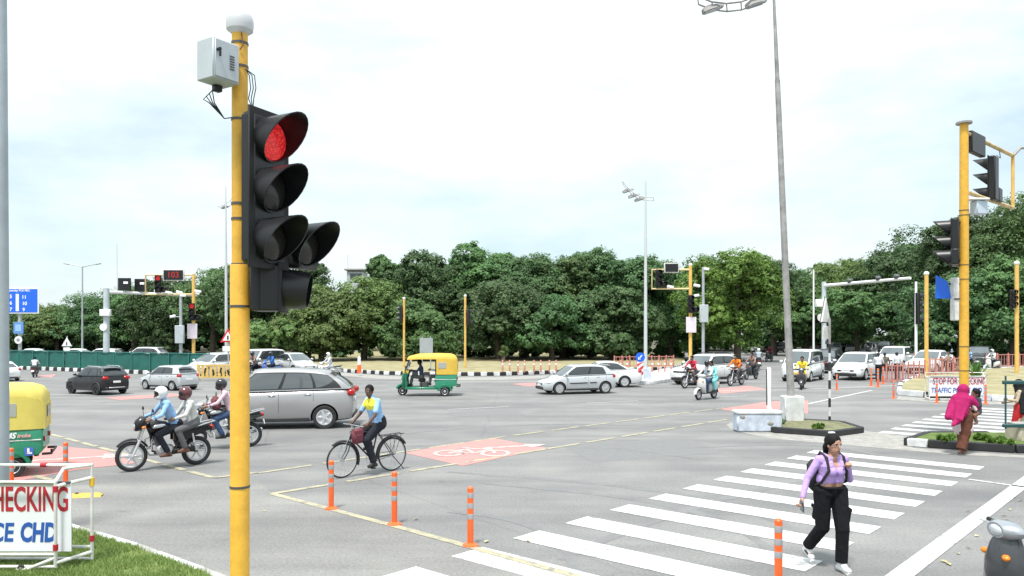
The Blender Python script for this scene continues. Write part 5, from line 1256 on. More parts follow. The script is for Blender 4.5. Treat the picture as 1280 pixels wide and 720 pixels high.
# ---- yellow masts with overhead frames and countdowns
DIG = mat('lit_red_digits', (.25, .01, .01), .5, emit=(1, .04, .03), estr=.10)
def frame_mast(label, px, Y, ytop, px_end, yf0, yf1, px_head, px_cd, cd, low_y, board_y, lit, digits=None, sidewalk=0.2):
    root = thing('traffic_light', label, 'traffic light', at(px, Y)); X0 = at(px, Y).x; x = lambda p: at(p, Y).x - X0
    mb = MB(); mb.lathe([(.125, 0), (.125, zz(ytop, Y))], PALE_YEL, 16); mb.build('pole', root)
    mb = MB(); mb.ell((0, 0, zz(ytop, Y)), (.15, .15, .14), WHT); mb.build('cap', root)
    z0, z1 = zz(yf1, Y), zz(yf0, Y); mb = MB()
    mb.tube([(0, 0, z1), (x(px_end), 0, z1), (x(px_end), 0, z0), (0, 0, z0)], .075, mat('cream_yellow_tube', (.66, .52, .26), .5, var=.15, scale=3), 8); mb.build('overhead_frame', root)
    hs = (z1 - z0)/3.4; signal_head(root, (x(px_head), -.2, z1 - hs*.55), -80, 3, 0 if lit else 9, side=1, w_=hs, vis=hs*.7)
    w_, h_ = cd[0]/F_PX*Y, cd[1]/F_PX*Y; mb = MB(); mb.box((x(px_cd), -.12, zz(cd[2], Y)), (w_, .22, h_), BLK, None, .02); cdo = mb.build('countdown_box', root)
    mb = MB(); mb.box((x(px_cd), -.10, zz(cd[2], Y)), (w_ + .14, .14, h_ + .14), DWHT, None, .02); mb.build('countdown_frame', root)
    if digits: text_part('digits', digits, h_*.85, DIG, cdo, (x(px_cd), -.235, zz(cd[2], Y)), (R(90), 0, 0), .004, .01)
    signal_head(root, (-.02, -.3, zz(low_y, Y)), -75, 3, 0 if lit else 9, side=1, w_=.42, vis=.3)
    mb = MB(); mb.box((0, -.24, zz(board_y, Y)), (.75, .05, 1.15), mat('pinkish_white_board', (.70, .62, .68), .5, var=.08, scale=3), None, .01); mb.build('board', root)
    for p_, z_ in ((px_head + 14, z0), (px + 7, z0 + .1)):
        mb = MB(); mb.box((x(p_), -.25, z_ + .12), (.5, .22, .2), WHT, (0, R(10), R(15)), .04); mb.build('camera', root)
    return root
frame_mast('left yellow signal mast whose overhead frame carries a red lamp and a countdown', 242, 58, 342, 182, 344, 368, 199, 218, (24, 12, 344), 383, 414, True, '103')
frame_mast('middle yellow signal mast with an unlit overhead frame left of the bright tree', 863, 56, 331, 815, 337, 361, 823, 839, (16, 10, 335), 373, 406, False)
def slim_signal(label, px, ytop, ybase, head=None, headside=-1, ang=200, r_=.085, lit=9, hy=8):
    b = g(px, ybase); Y = b.y; root = thing('traffic_light', label, 'traffic light', b)
    mb = MB(); mb.lathe([(r_, 0), (r_, zz(ytop, Y))], PALE_YEL, 14); mb.build('pole', root)
    mb = MB(); mb.ell((0, 0, zz(ytop, Y)), (r_*1.35, r_*1.35, r_*1.3), WHT); mb.build('cap', root)
    mb = MB(); mb.lathe([(r_*2.4, 0), (r_*2.4, .06), (r_*1.2, .09)], OLD_STEEL, 12); mb.build('base', root)
    if head: signal_head(root, (headside*(r_ + .22), -.05, zz(head, Y)), ang, 3, lit, w_=.40, vis=.28)
    return root
slim_signal('slim yellow signal pole left of the three-wheeler with its head on the left', 505, 373, 463, 386, -1, 175)
slim_signal('slim yellow signal pole right of the three-wheeler with a faint head on the right', 581.5, 370, 464, 390, 1, 20)
slim_signal('yellow pole with a white knob left of the right-hand mast', 1158, 342, 473, None, r_=.12)
slim_signal('short yellow signal pole with a black head at the right edge', 1271, 329, 471, 366, -.6, -95, r_=.125)

# ---- right-hand mast
MP = at(1205, 20.3, .15); rm_ = thing('traffic_light', 'tall yellow mast at the right with an overhead signal frame', 'traffic light', MP)
Y = 20.3; zt = zz(162, Y)
mb = MB(); mb.lathe([(.115, 0), (.115, zz(300, Y)), (.105, zt)], YEL, 20); mb.build('pole', rm_)
mb = MB(); mb.lathe([(.20, zt), (.20, zt + .05), (.12, zt + .07)], OLD_STEEL, 18); mb.build('cap', rm_)
straps(rm_, [zz(270, Y), zz(276, Y), zz(338, Y), zz(356, Y), zz(440, Y), zz(470, Y)], .125)
av = Vector((3.1, 2.7, 0)); zA, zB = zz(172, Y) - MP.z*0, zz(246, Y)
mb = MB(); e1 = av + Vector((0, 0, zA)); e2 = av + Vector((0, 0, zB))
FRM = mat('rusty_cream_tube', (.58, .42, .20), .6, var=.4, scale=4)
mb.tube([(0, 0, zA), e1], .055, FRM, 8); mb.tube([e1 + Vector((0, 0, .05)), e2], .05, PALE_YEL, 8); mb.tube([e2, (0, 0, zB)], .055, FRM, 8)
mb.tube([e1, e1 + Vector((.25, .05, .25)), e1 + Vector((.9, .2, .33))], .05, OLD_STEEL, 6); mb.build('overhead_frame', rm_)
hp = av*.52; signal_head(rm_, (hp.x - .05, hp.y, zz(212, 21.7)), 135, 3, 9, side=-1, w_=.42, vis=.40)
q = av*.20; Mq = Matrix.Translation((q.x, q.y, zz(186, 20.8))) @ Matrix.Rotation(math.atan2(av.y, av.x), 4, 'Z')
mb = MB(); mb.box((.1, 0, 0), (1.05, .16, .58), BLK, None, .02, Mq); mb.build('countdown_box', rm_)
mb = MB(); mb.tube([(av.x*.7, av.y*.7, zA), (av.x*.72, av.y*.72, zA - .25), (av.x*.64, av.y*.64, zA - .22)], .012, BLK, 5); mb.build('cable', rm_)
signal_head(rm_, (-.36, .0, zz(291, Y)), 150, 3, 9, side=1, w_=.42, vis=.40)
mb = MB(); mb.cyl((0, 0, zz(285, Y)), (-.42, .0, zz(285, Y)), .03, BLK); mb.cyl((0, 0, zz(332, Y)), (-.42, .0, zz(332, Y)), .03, BLK); mb.each('mounting_arm', rm_)
mb = MB(); mb.box((.46, .10, zz(266, Y)), (.36, .25, .36), mat('pale_blue_cabinet', (.50, .58, .66), .5, var=.1, scale=3), (0, 0, R(15)), .02); mb.box((.40, .05, zz(256, Y)), (.50, .3, .05), WHT, None, .02); mb.build('control_box', rm_)
mb = MB(); mb.box((-.28, -.05, zz(381, Y)), (.15, .2, 1.15), DWHT, None, .02); mb.box((-.28, -.16, zz(381, Y)), (.155, .02, .04), DGREY); mb.build('light_box', rm_)
mb = MB(); a = [(-.75, -.0, zz(351, Y)), (-.45, .0, zz(359, Y)), (-.36, 0, zz(380, Y)), (-.76, 0, zz(380, Y))]
mb.loft([[(p[0], d, p[2]) for p in a] for d in (-.02, .02)], SIGNB); mb.cyl((0, 0, zz(362, Y)), (-.55, 0, zz(362, Y)), .02, BLK); mb.build('blue_panel', rm_)

# ---- white gantries with cameras and message boards
def gantry(label, P0, P1, ztop, r_=.16):
    root = thing('gantry', label, 'gantry', P0); d = P1 - P0
    mb = MB(); mb.lathe([(r_*1.15, 0), (r_, ztop + .3)], mat('pale_blue_grey_post', (.50, .55, .58), .5, .1, var=.1, scale=2), 16); mb.build('post', root)
    mb = MB(); mb.tube([(0, 0, ztop), (d.x, d.y, ztop)], [.13, .10], WHT, 10); mb.build('arm', root); return root, d
P0, P1 = at(133, 62), at(246, 67.5)
g1, d = gantry('white gantry with two black message boards over the green fence', P0, P1, zz(365, 62), .22)
for k, t in enumerate((.20, .375)):
    mb = MB(); c = d*t; mb.box((c.x, c.y - .2, zz(356, 63.5)), (1.02, .2, 1.05), BLK, None, .02); bo = mb.build('message_board', g1)
    mb = MB(); mb.box((c.x + .15, c.y - .31, zz(354, 63.5)), (.36, .02, .18), mat('lit_white_segment', (.7, .7, .7), .5, emit=(1, 1, 1), estr=.25)); mb.build('lit_segment', bo)
mb = MB(); mb.box((.05, -.25, zz(391, 62)), (.85, .3, .55), WHT, None, .03); mb.build('cabinet', g1)
mb = MB(); mb.cyl((-.1, -.26, zz(409, 62)), (-.1, -.30, zz(409, 62)), .30, WHT, n=20); mb.build('disc', g1)
for t in (.55, .62, .80, 1.0):
    mb = MB(); c = d*t; mb.box((c.x, c.y - .1, zz(364, 64.5)), (.55, .22, .24), WHT, (0, R(12), R(20)), .04); mb.build('camera', g1)
mb = MB(); mb.cyl((.9, 0, zz(365, 62)), (.86, 0, zz(305, 62)), .018, STEEL, n=5); mb.build('antenna', g1)
P0, P1 = at(1030, 60), at(1138, 52)
g2, d = gantry('white gantry arm with three cameras reaching over the queue of cars at the right', P0, P1, zz(357, 60), .17)
for t in (.33, .66, .86):
    mb = MB(); c = d*t; mb.box((c.x, c.y, zz(357, 60) + .2), (.35, .5, .26), DGREY, (R(15), 0, R(-20)), .05); mb.build('camera', g2)
mb = MB(); mb.box((-.35, -.2, zz(379, 60)), (.8, .3, .6), WHT, None, .03); mb.build('cabinet', g2)
mb = MB(); mb.cyl((-.3, -.2, zz(397, 60)), (-.3, -.24, zz(397, 60)), .32, DWHT, n=20); mb.build('disc', g2)
# CCTV posts
def cctv(label, px, ytop, Y, yb):
    root = thing('camera_post', label, 'camera post', at(px, Y)); mb = MB(); mb.lathe([(.13, 0), (.10, zz(ytop, Y))], STEEL, 12); mb.build('post', root)
    mb = MB(); mb.box((0, -.2, zz(yb, Y)), (.65, .25, 1.35), GREYBOX, None, .03); mb.build('cabinet', root)
    for yy, s_ in ((yb - 22, -1), (ytop + 3, .4)):
        mb = MB(); mb.tube([(0, 0, zz(yy, Y)), (s_*.4, -.1, zz(yy, Y))], .03, STEEL, 6); mb.box((s_*.55, -.12, zz(yy, Y) + .03), (.42, .2, .2), WHT, (0, R(12)*s_, 0), .04); mb.build('camera', root)
    return root
cctv('grey camera post with a cabinet beside the left signal mast', 226, 367, 57, 418)
cctv('grey camera post with a cabinet beside the middle signal mast', 879, 334, 58, 392)
b = at(1145, 62); t = thing('traffic_light', 'white post carrying a black four-lamp head seen from the side', 'traffic light', b)
mb = MB(); mb.lathe([(.12, 0), (.09, zz(352, 62))], WHT, 12); mb.build('pole', t); signal_head(t, (.12, -.05, zz(371, 62)), 0, 4, 9, w_=.64, vis=.5)

# ---- signs
def post(root, h_, r_=.035, m=STEEL, x=0, z0=0): mb = MB(); mb.lathe([(r_, z0), (r_, h_)], m, 10, Matrix.Translation((x, 0, 0))); return mb.build('post', root)
Y = 66; X0 = at(25, Y).x; t = thing('direction_sign', 'blue sector direction board with white numbers behind the green fence', 'road sign', at(25, Y)); x = lambda p: at(p, Y).x - X0
post(t, zz(360, Y), .14)
mb = MB(); mb.box(((x(1) + x(50.5))/2, -.2, zz(376, Y)), (x(50.5) - x(1), .06, zz(360, Y) - zz(392, Y)), SIGNW, None, .01); fo = mb.build('board_edge', t)
mb = MB(); mb.box(((x(1) + x(50))/2, -.235, zz(376, Y)), (x(50) - x(1) - .14, .03, zz(361, Y) - zz(391, Y) - .06), SIGNB, None, .004); bo = mb.build('board', t)
for px, py, s_ in ((14.5, 371, '15'), (14.5, 379, '16'), (14.5, 387, '17'), (32.5, 371.7, '11'), (33, 379.7, '10'), (32, 387.3, '9')): text_part('number', s_, .42, SIGNW, bo, (x(px), -.256, zz(py, Y)), (R(90), 0, 0), .004, .012)
text_part('heading', 'University PGI PEC', .26, SIGNW, bo, (x(24), -.256, zz(363.4, Y)), (R(90), 0, 0), .004, .006, width=x(40) - x(8))
mb = MB(); mb.box((x(24), -.256, zz(378.3, Y)), (.27, .008, 1.5), SIGNW); mb.build('arrow_shaft', bo)
mb = MB(); mb.box((0, -.2, zz(410, Y)), (.85, .05, 1.0), mat('pale_sign_blue', (.12, .28, .62), .45), None, .01); mb.box((0, -.235, zz(410, Y)), (.5, .02, .6), mat('sky_blue_symbol', (.30, .48, .75), .5)); mb.build('blue_plate', t)
mb = MB(); mb.cyl((0, -.2, zz(425, Y)), (0, -.25, zz(425, Y)), .33, SIGNW, n=22); mb.cyl((0, -.24, zz(425, Y)), (0, -.256, zz(425, Y)), .15, mat('grey_mark', (.3, .3, .34), .5), n=14); mb.build('round_plate', t)
def tri(root, c, s_, m, y0, y1, name): mb = MB(); p = [(c[0] - s_*.5, c[1] - s_*.29), (c[0] + s_*.5, c[1] - s_*.29), (c[0], c[1] + s_*.58)]; mb.loft([[(a, y0, b_) for a, b_ in p], [(a, y1, b_) for a, b_ in p]], m); return mb.build(name, root)
Y = 70; t = thing('warning_sign', 'white triangular warning sign with a plate below it behind the green fence', 'road sign', at(84, Y)); post(t, zz(420, Y), .05)
tri(t, (0, zz(429, Y)), .95, SIGNW, -.08, -.05, 'triangle'); mb = MB(); mb.box((0, -.08, zz(436.5, Y)), (.62, .03, .32), SIGNW, None, .01); mb.build('plate', t); mb = MB(); mb.box((0, -.105, zz(429.5, Y)), (.07, .02, .32), BLK); mb.build('symbol', t)
Y = 50; t = thing('warning_sign', 'red-bordered triangular sign half hidden by the big yellow signal pole', 'road sign', at(285.5, Y)); post(t, zz(412, Y), .05)
tri(t, (0, zz(422, Y)), 1.05, mat('sign_red', (.55, .02, .03), .45), -.08, -.05, 'border'); tri(t, (0, zz(422, Y)), .68, SIGNW, -.10, -.085, 'triangle'); mb = MB(); mb.box((0, -.11, zz(422, Y)), (.10, .012, .26), BLK); mb.build('symbol', t); mb = MB(); mb.box((0, -.08, zz(436, Y)), (.7, .03, .34), SIGNW); mb.build('plate', t)
b = g(533, 463.5, .25); t = thing('notice_board', 'plain grey board on posts behind the three-wheeler', 'board', b); post(t, 2.4, .04, x=-.3); post(t, 2.4, .04, x=.3)
mb = MB(); mb.box((0, -.06, zz(432, b.y) - .25), (.92, .05, 1.05), mat('grey_sheet', (.33, .35, .36), .6, var=.12, scale=2), None, .01); mb.build('board', t)
b = g(800, 477, .18); t = thing('keep_left_sign', 'blue keep-left disc with a white arrow beside the slender lamp post', 'road sign', b); Y = b.y; post(t, zz(446, Y) - .2, .035)
zc = zz(446.5, Y) - .18; mb = MB(); mb.cyl((0, -.05, zc), (0, -.08, zc), .26, SIGNB, n=26); mb.build('disc', t)
mb = MB(); Ma = Matrix.Translation((0, -.09, zc)) @ Matrix.Rotation(R(40), 4, 'Y'); mb.box((0, 0, .03), (.06, .012, .24), SIGNW, M=Ma); mb.loft([[(-.10, d, -.06), (.10, d, -.06), (0, d, -.18)] for d in (-.006, .006)], SIGNW, M=Ma); mb.build('arrow', t)
mb = MB(); w_, h_ = .36, .95; zb = .15; mb.box((0, -.05, zb + h_/2), (w_, .03, h_), SIGNW); hz = mb.build('hazard_board', t)
mb = MB()
for k in range(3): z0 = zb + .02 + k*.33; mb.loft([[(-w_/2 + .01, d, z0), (w_/2 - .01, d, z0 + .26), (w_/2 - .01, d, min(zb + h_ - .01, z0 + .42)), (-w_/2 + .01, d, z0 + .16)] for d in (-.075, -.066)], mat('hazard_red', (.62, .05, .05), .45))
mb.build('stripes', hz)
# edge-on triangular sign on a black and white post
b = g(1037, 531.5); Y = b.y; t = thing('warning_sign', 'triangular sign seen nearly edge-on atop a black and white striped post', 'road sign', b); mb = MB(); n = 9; hh = zz(430, Y)
for k in range(n): mb.lathe([(.038, hh*k/n), (.038, hh*(k + 1)/n)], (KBLK, KWHT)[k % 2], 12)
mb.lathe([(.036, hh), (.036, zz(398, Y))], OLD_STEEL, 12); mb.build('post', t)
Mt = Matrix.Translation((-.12, 0, zz(393, Y))) @ Matrix.Rotation(R(50), 4, 'Z')
for nm, s_, m, d0, d1 in (('triangle', .80, DWHT, -.02, .02), ('border', .92, DGREY, .02, .035)):
    mb = MB(); p = [(-.5*s_, -.29*s_), (.5*s_, -.29*s_), (0, .62*s_)]; mb.loft([[(a, d, c) for a, c in p] for d in (d0, d1)], m, M=Mt); mb.build(nm, t)
mb = MB(); mb.box((-.12, 0, zz(416, Y)), (.55, .04, .40), DWHT, (0, 0, R(50)), .01); mb.box((-.06, .03, zz(428, Y)), (.3, .03, .12), DGREY, (0, 0, R(50))); mb.build('plate', t)
# concrete block with the flat delineator
b = g(950, 540.5); t = thing('concrete_block', 'chipped pale blue concrete block with a white top at the tip of the refuge', 'concrete block', b + Vector((0, .25, 0)))
mb = MB(); rnd = random.Random(5); mb.box((0, 0, .26), (1.30, .5, .52), CONCB, None, .05); mb.build('body', t); mb = MB(); mb.box((0, 0, .56), (1.33, .53, .10), CONCW, None, .03); mb.build('cap', t)
mb = MB(); mb.ell((-.50, -.235, .44), (.10, .03, .07), mat('broken_concrete', (.26, .25, .22), .95, var=.3, scale=10), (0, R(20), 0), 8, 6); mb.ell((.3, -.248, .25), (.10, .02, .06), mat('broken_concrete', (.26, .25, .22), .95), None, 8, 6); mb.build('chipped_patch', t)
t = thing('delineator', 'upright white flat delineator with a dark side beside the leaning lamp post', 'delineator', b + Vector((.34, .25, .60)))
mb = MB(); mb.box((0, 0, .62), (.12, .05, 1.25), WHT, None, .02); mb.build('panel', t); mb = MB(); mb.box((-.066, 0, .68), (.02, .045, 1.05), DGREY); mb.box((.02, 0, .04), (.1, .1, .10), WHT); mb.build('dark_edge', t)
# thick white marker and orange cone on the far kerb
b = g(449, 466, .2); t = thing('marker_post', 'orange and white marker post on the far kerb left of the three-wheeler', 'marker post', b); mb = MB(); mb.lathe([(.16, 0), (.12, .5), (.11, .55)], ORANGE, 14); mb.build('base', t); mb = MB(); mb.lathe([(.11, .55), (.10, 1.05), (.05, 1.12)], WHT, 14); mb.build('top', t)

# ---- flexible bollards
def make_bollard(label, p, h_=.78):
    root = thing('bollard', label, 'bollard', p, 0, 'orange flexible bollards')
    mb = MB(); mb.lathe([(.105, 0), (.105, .02), (.07, .035), (.045, .05)], ORANGE, 18); mb.build('base', root)
    mb = MB(); mb.lathe([(.042, .03), (.042, h_ - .015), (.030, h_)], ORANGE, 18); mb.build('post', root)
    for z0 in (.36, .50, .64):
        if z0 + .07 < h_: mb = MB(); mb.lathe([(.0432, z0), (.0440, z0 + .004), (.0440, z0 + .066), (.0432, z0 + .07)], REFL, 18); mb.build('reflective_band', root)
    return root
b0 = make_bollard('orange bollard in front of the bicycle wheel', g(414, 636.5))
for px, py, lab in ((493, 656, 'orange bollard behind the bicycle, second from the cyclist'), (588, 682.5, 'orange bollard where the yellow line meets the first white crossing stripe'),
                    (973, 738, 'orange bollard at the bottom edge left of the woman in the lilac top'), (82, 605, 'orange bollard seen through the end of the white barricade'), (14, 615, 'orange bollard beside the thick grey post'),
                    (1046, 487.5, 'orange bollard in front of the white hatchback at the right'), (1117, 498, 'orange bollard at the tip of the right-hand island'),
                    (1171, 503.5, 'orange bollard in front of the left end of the far checking barricade'), (1232, 505, 'orange bollard at the right end of the far checking barricade')):
    dup(b0, lab, g(px, py))
for px, py, lab in ((1089, 482.5, 'orange bollard left of the traffic policemen'), (1097.5, 483.5, 'orange bollard at the feet of the traffic policemen'), (1104, 480, 'yellowish bollard between the traffic policemen')):
    dup(b0, lab, g(px, py), sc=1.25)
# faded red posts along the far kerb
pr = thing('bollard', 'faded red plastic post in the row along the far kerb', 'bollard', g(647.5, 466.5, .2), 0, 'faded red posts along the far kerb')
mb = MB(); mb.lathe([(.06, 0), (.055, .80), (.03, .84)], PINKP, 12); mb.build('post', pr); mb = MB(); mb.lathe([(.062, .5), (.062, .62)], SIGNW, 12); mb.build('reflective_band', pr)
for px in (656, 668, 676.5, 687.5, 696, 637, 628, 770, 778, 786, 818, 826, 834, 842): dup(pr, pr['label'], g(px, 465.5 if px > 700 else 466, .2) + Vector((0, .8, 0)))
def railing(label, A, B, n, h_, name='railing', m=PINKP):
    root = thing(name, label, 'railing', A); d = B - A; L = d.length
    for k in range(n + 1):
        p = d*(k/n); mb = MB(); mb.lathe([(.055, 0), (.05, h_)], m, 8, Matrix.Translation(p)); mb.build('post', root)
    mb = MB(); an = math.atan2(d.y, d.x); c = d/2
    for z in (h_*.88, h_*.12): mb.box((c.x, c.y, z), (L, .05, .06), m, (0, 0, an))
    nb = int(L/.30)
    for k in range(nb): p = d*((k + .5)/nb); mb.box((p.x, p.y, h_*.5), (.03, .03, h_*.76), m, (0, 0, an))
    mb.build('bars', root); return root
railing('low faded red railing behind the traffic policemen', g(1108, 478, .0), g(1156, 473.5, .2), 7, 1.1)
railing('faded red railing behind the left part of the far checking barricade', g(1162, 470, .2), g(1206, 466, .2), 6, 1.15)
railing('faded red railing on the grass at the right edge', g(1233, 460, .2), g(1300, 458.5, .2), 5, 1.15)
railing('thin faded red railing behind the keep-left disc', g(842, 458.5, .2), g(768, 459.5, .2), 8, .95)
# green fence
GF = mat('green_fence_mesh', (.012, .115, .095), .75, var=.25, scale=1.2)
fn = thing('fence', 'long dark green screen fence along the median at the left', 'fence', (fA.x, fA.y, .25)); d = fB - fA; n = 16; an = math.atan2(d.y, d.x)
for k in range(n):
    p, q = d*(k/n), d*((k + 1)/n); c = (p + q)/2; mb = MB(); L = (q - p).length
    pts = np.linspace(0, 1, 9); top = [p.lerp(q, t) + Vector((0, .04*math.sin(t*9 + k), 1.22 + .025*math.sin(t*7 + k*2))) for t in pts]
    mb.loft([[(v.x, v.y + o_, .02) for v in top] + [(v.x, v.y + o_, v.z) for v in top[::-1]] for o_ in (-.015, .015)], GF); mb.build('screen', fn)
for k in range(n + 1):
    p = d*(k/n); mb = MB(); mb.lathe([(.04, -.05), (.04, 1.32)], mat('green_fence_post', (.03, .17, .15), .6), 8, Matrix.Translation((p.x, p.y - .06, 0))); mb.build('post', fn)
mb = MB(); mb.tube([(0, -.06, 1.25), (d.x, d.y - .06, 1.25)], .03, mat('green_fence_post', (.03, .17, .15), .6), 6); mb.build('rail', fn)
# yellow slatted barricade
b = g(269, 475.5); t = thing('barricade', 'yellow slatted police barricade in front of the white cars at the left', 'barricade', b); YB = mat('dull_yellow_barricade', (.62, .42, .13), .6, var=.2, scale=3)
mb = MB(); mb.box((0, 0, .92), (2.2, .06, .10), YB); mb.box((0, 0, .20), (2.2, .06, .10), YB)
for k in range(9): mb.box((-1.0 + k*.25, 0, .56), (.17, .04, .64), YB)
mb.build('panel', t)
for s_ in (-1, 1): mb = MB(); mb.box((s_*1.08, 0, .50), (.09, .08, 1.0), YB, None, .01); mb.box((s_*1.08, 0, .03), (.09, .7, .06), YB); mb.build('leg', t)
mb = MB()
for k, (xx, zz_) in enumerate(((-.6, .6), (-.1, .5), (.35, .62), (.8, .5))): mb.box((xx, -.026, zz_), (.10, .01, .32), BLK, (0, R(12*(-1)**k), 0))
mb.build('stencil_marks', t)

# ---- white checking barricades
def make_barricade(label, loc, rz):
    root = thing('barricade', label, 'barricade', loc, rz, 'white checking barricades'); x0, x1 = -2.42, .02
    def fr(y, zt, nm, xr_):
        mb = MB(); r_ = .024
        mb.tube([(x0, y, .06), (x0, y, zt), (xr_, y, zt), (xr_, y, .06), (x0, y, .06)], r_, DWHT, 8); mb.tube([(x0, y, .20), (xr_, y, .20)], r_*.8, DWHT, 8)
        return mb.build(nm, root)
    fr(-.12, 1.03, 'front_frame', x1 - .12); fr(.20, 1.17, 'rear_frame', x1 + .12)
    mb = MB()
    for z in (.10, .98): mb.tube([(x1 - .12, -.12, z), (x1 + .12, .20, z + .04)], .022, DWHT, 8); mb.tube([(x0, -.12, z), (x0, .20, z + .04)], .022, DWHT, 8)
    mb.tube([(x1 - .12, -.12, .16), (x1 - .42, -.14, .04), (x1 - .55, -.14, .03)], .02, DWHT, 8); mb.tube([(x1 - .12, -.12, 1.03), (x1 - .10, .0, 1.16), (x1 + .12, .20, 1.17)], .022, DWHT, 8); mb.each('cross_bar', root)
    mb = MB(); mb.box(((x0 + x1)/2 + .01, -.03, .605), (x1 - x0 - .0, .012, .79), mat('white_flex_banner', (.72, .73, .78), .5, var=.05, scale=3)); mb.box(((x0 + x1)/2, -.035, 1.005), (x1 - x0, .03, .028), DGREY); bn = mb.build('banner', root)
    y = -.038
    text_part('red_lettering', 'CHECKING', .40, LETR, bn, (x1 - .015, y, .80), (R(90), 0, 0), .002, .007, 'RIGHT', width=1.02); text_part('red_lettering', 'STOP FOR', .40, LETR, bn, (x1 - 1.20, y, .80), (R(90), 0, 0), .002, .007, 'RIGHT', width=1.05)
    text_part('blue_lettering', 'CHD', .30, LETB, bn, (x1 - .16, y, .42), (R(90), 0, R(0)), .002, .012, 'RIGHT', width=.42, shear=.1); text_part('blue_lettering', 'TRAFFIC POLICE', .30, LETB, bn, (x1 - .66, y, .42), (R(90), 0, 0), .002, .007, 'RIGHT', width=1.66, shear=.1)
    mb = MB()
    for xx, yy, z in ((x1 - .12, -.12, .95), (x1 - .12, -.12, .28), (x1 + .12, .20, .30), (x1 - .45, .20, 1.17)): mb.lathe([(.028, -.035), (.028, .035)], LETR, 10, Matrix.Translation((xx, yy, z)) if xx > x1 - .2 else Matrix.Translation((xx, yy, z)) @ Matrix.Rotation(R(90), 4, 'Y'))
    mb.each('red_tape', root); mb = MB(); mb.lathe([(.029, -.05), (.029, .05)], mat('yellow_tape', (.75, .45, .03), .5), 10, Matrix.Translation((x1 + .12, .20, .97))); mb.build('yellow_tape', root)
    for xx in (x0 + .4, x1 - .50): mb = MB(); mb.torus((xx, -.14, .045), .03, .018, RUB, 'y', 14, 6); mb.cyl((xx, -.165, .045), (xx, -.115, .045), .02, OLD_STEEL); mb.build('caster', root)
    return root
bq = make_barricade('white tubular barricade on the lawn with a red and blue checking banner', Vector((at(88, 8.78).x, 8.78, .08)), 0)
dup(bq, 'far white checking barricade with a banner partly hidden by the woman in magenta', g(1231, 500.5) + Vector((0, 0, 0)), R(0))

# ---- right edge: teal railing panel and concrete block
b = at(1257, 18.6, .18); Y = 18.6; t = thing('railing', 'dark teal pipe railing panel cut off by the right edge', 'railing', b); TL = mat('dark_teal_paint', (.012, .07, .075), .5)
mb = MB(); zA, zB = zz(478, Y) - .18, zz(532, Y) - .18
mb.box((.75, 0, zA), (1.66, .06, .09), TL, None, .015); mb.box((.75, 0, zB), (1.66, .06, .09), TL, None, .015); mb.each('rail', t)
mb = MB(); mb.lathe([(.022, zB - .08), (.022, zA + .16)], TL, 8); mb.build('bars', t)
for xx in (.95, 1.5): mb = MB(); mb.lathe([(.04, -.02), (.04, zA + .1)], TL, 10, Matrix.Translation((xx, 0, 0))); mb.build('post', t)
t = thing('concrete_block', 'rough sand-coloured concrete block at the right edge below the teal railing', 'concrete block', at(1280, 18.9, .05)); mb = MB(); mb.box((0, 0, .25), (.72, .5, .52), mat('sandy_concrete', (.48, .42, .34), .9, var=.2, scale=4), (0, 0, R(10)), .05); mb.build('body', t)
mb = MB(); mb.box((0, 0, .53), (.62, .42, .05), CONC, (0, 0, R(10)), .02); mb.build('cap', t)
# ================================================================== TRAFFIC
def put(px, py, head, extra=.8): p, a = car_at(px, py, head, extra); return p, a
QL = 'cars stopped and moving on the junction'
make_car('parked_car' if 0 else 'car', 'warm grey people carrier with silver alloy wheels passing behind the big yellow signal pole', 'mpv', P_GREY, *put(348, 537.5, 187, .95), group=QL, cat='people carrier', glass=GLASSM)
make_car('car', 'small black sport utility car with black wheels driving off at the left', 'suv', P_BLACK, *put(121, 493.5, 150), group=QL, sc=.79, rim='black', cladding=True, roof=P_DARK, rails=True)
make_car('car', 'small silver hatchback behind the black sport utility car', 'hatch', P_SILVER, *put(211, 488, 152), group=QL, sc=.83, rim='cover')
make_car('car', 'white saloon half hidden by the thick grey post', 'sedan', P_WHITE, *put(0, 476.5, 140), group=QL, sc=.80)
make_car('car', 'silver hatchback with black door mouldings turning left in the middle', 'hatch2', P_SILVER, *put(719, 493, 197), group=QL, sc=.92, rim='cover', side_strip=True)
make_car('car', 'white saloon right behind the silver hatchback with black mouldings', 'sedan', P_WHITE, *put(750, 484.5, 183), group=QL, sc=.95)
make_car('car', 'white sport utility car behind the rider in red', 'suv2', P_WHITE, *put(882, 480.5, 217), group=QL, sc=1.04, cladding=True, rails=True)
make_car('van', 'white taxi van with a yellow number plate behind the leaning lamp post', 'van', P_WHITE, *put(1004, 476.5, 233), group=QL, sc=1.06, plate=A_YEL, rim='cover', cat='van')
make_car('car', 'black sport utility car hidden behind the white taxi van', 'suv', P_BLACK, *put(1033, 466, 233), group=QL, sc=1.06)
make_car('car', 'white hatchback nose-on left of the traffic policemen', 'hatch2', P_WHITE, *put(1071, 474.5, 229), group=QL, sc=1.13)
make_car('car', 'white sport utility car waiting behind the traffic policemen', 'suv', P_WHITE, *put(1118, 463, 229), group=QL, sc=1.15, rails=False)
make_car('car', 'white saloon waiting behind the faded red railing at the right', 'sedan', P_WHITE, *put(1163, 467, 222), group=QL, sc=1.15)
make_car('car', 'dark car with a bright windscreen right of the right-hand mast', 'suv', P_DARK, *put(1224, 459, 232), group=QL, sc=1.1)
make_car('car', 'distant white hatchback behind the white hatchback facing us', 'hatch', P_WHITE, *put(1066, 443, 240), group=QL, sc=1.1)
make_car('car', 'distant silver hatchback left of the distant white one', 'hatch2', P_SILVER, *put(1044, 443, 240), group=QL, sc=1.1)
make_car('car', 'distant white car at the tail of the right-hand queue', 'suv', P_WHITE, *put(1132, 443.5, 225), group=QL, sc=1.1)
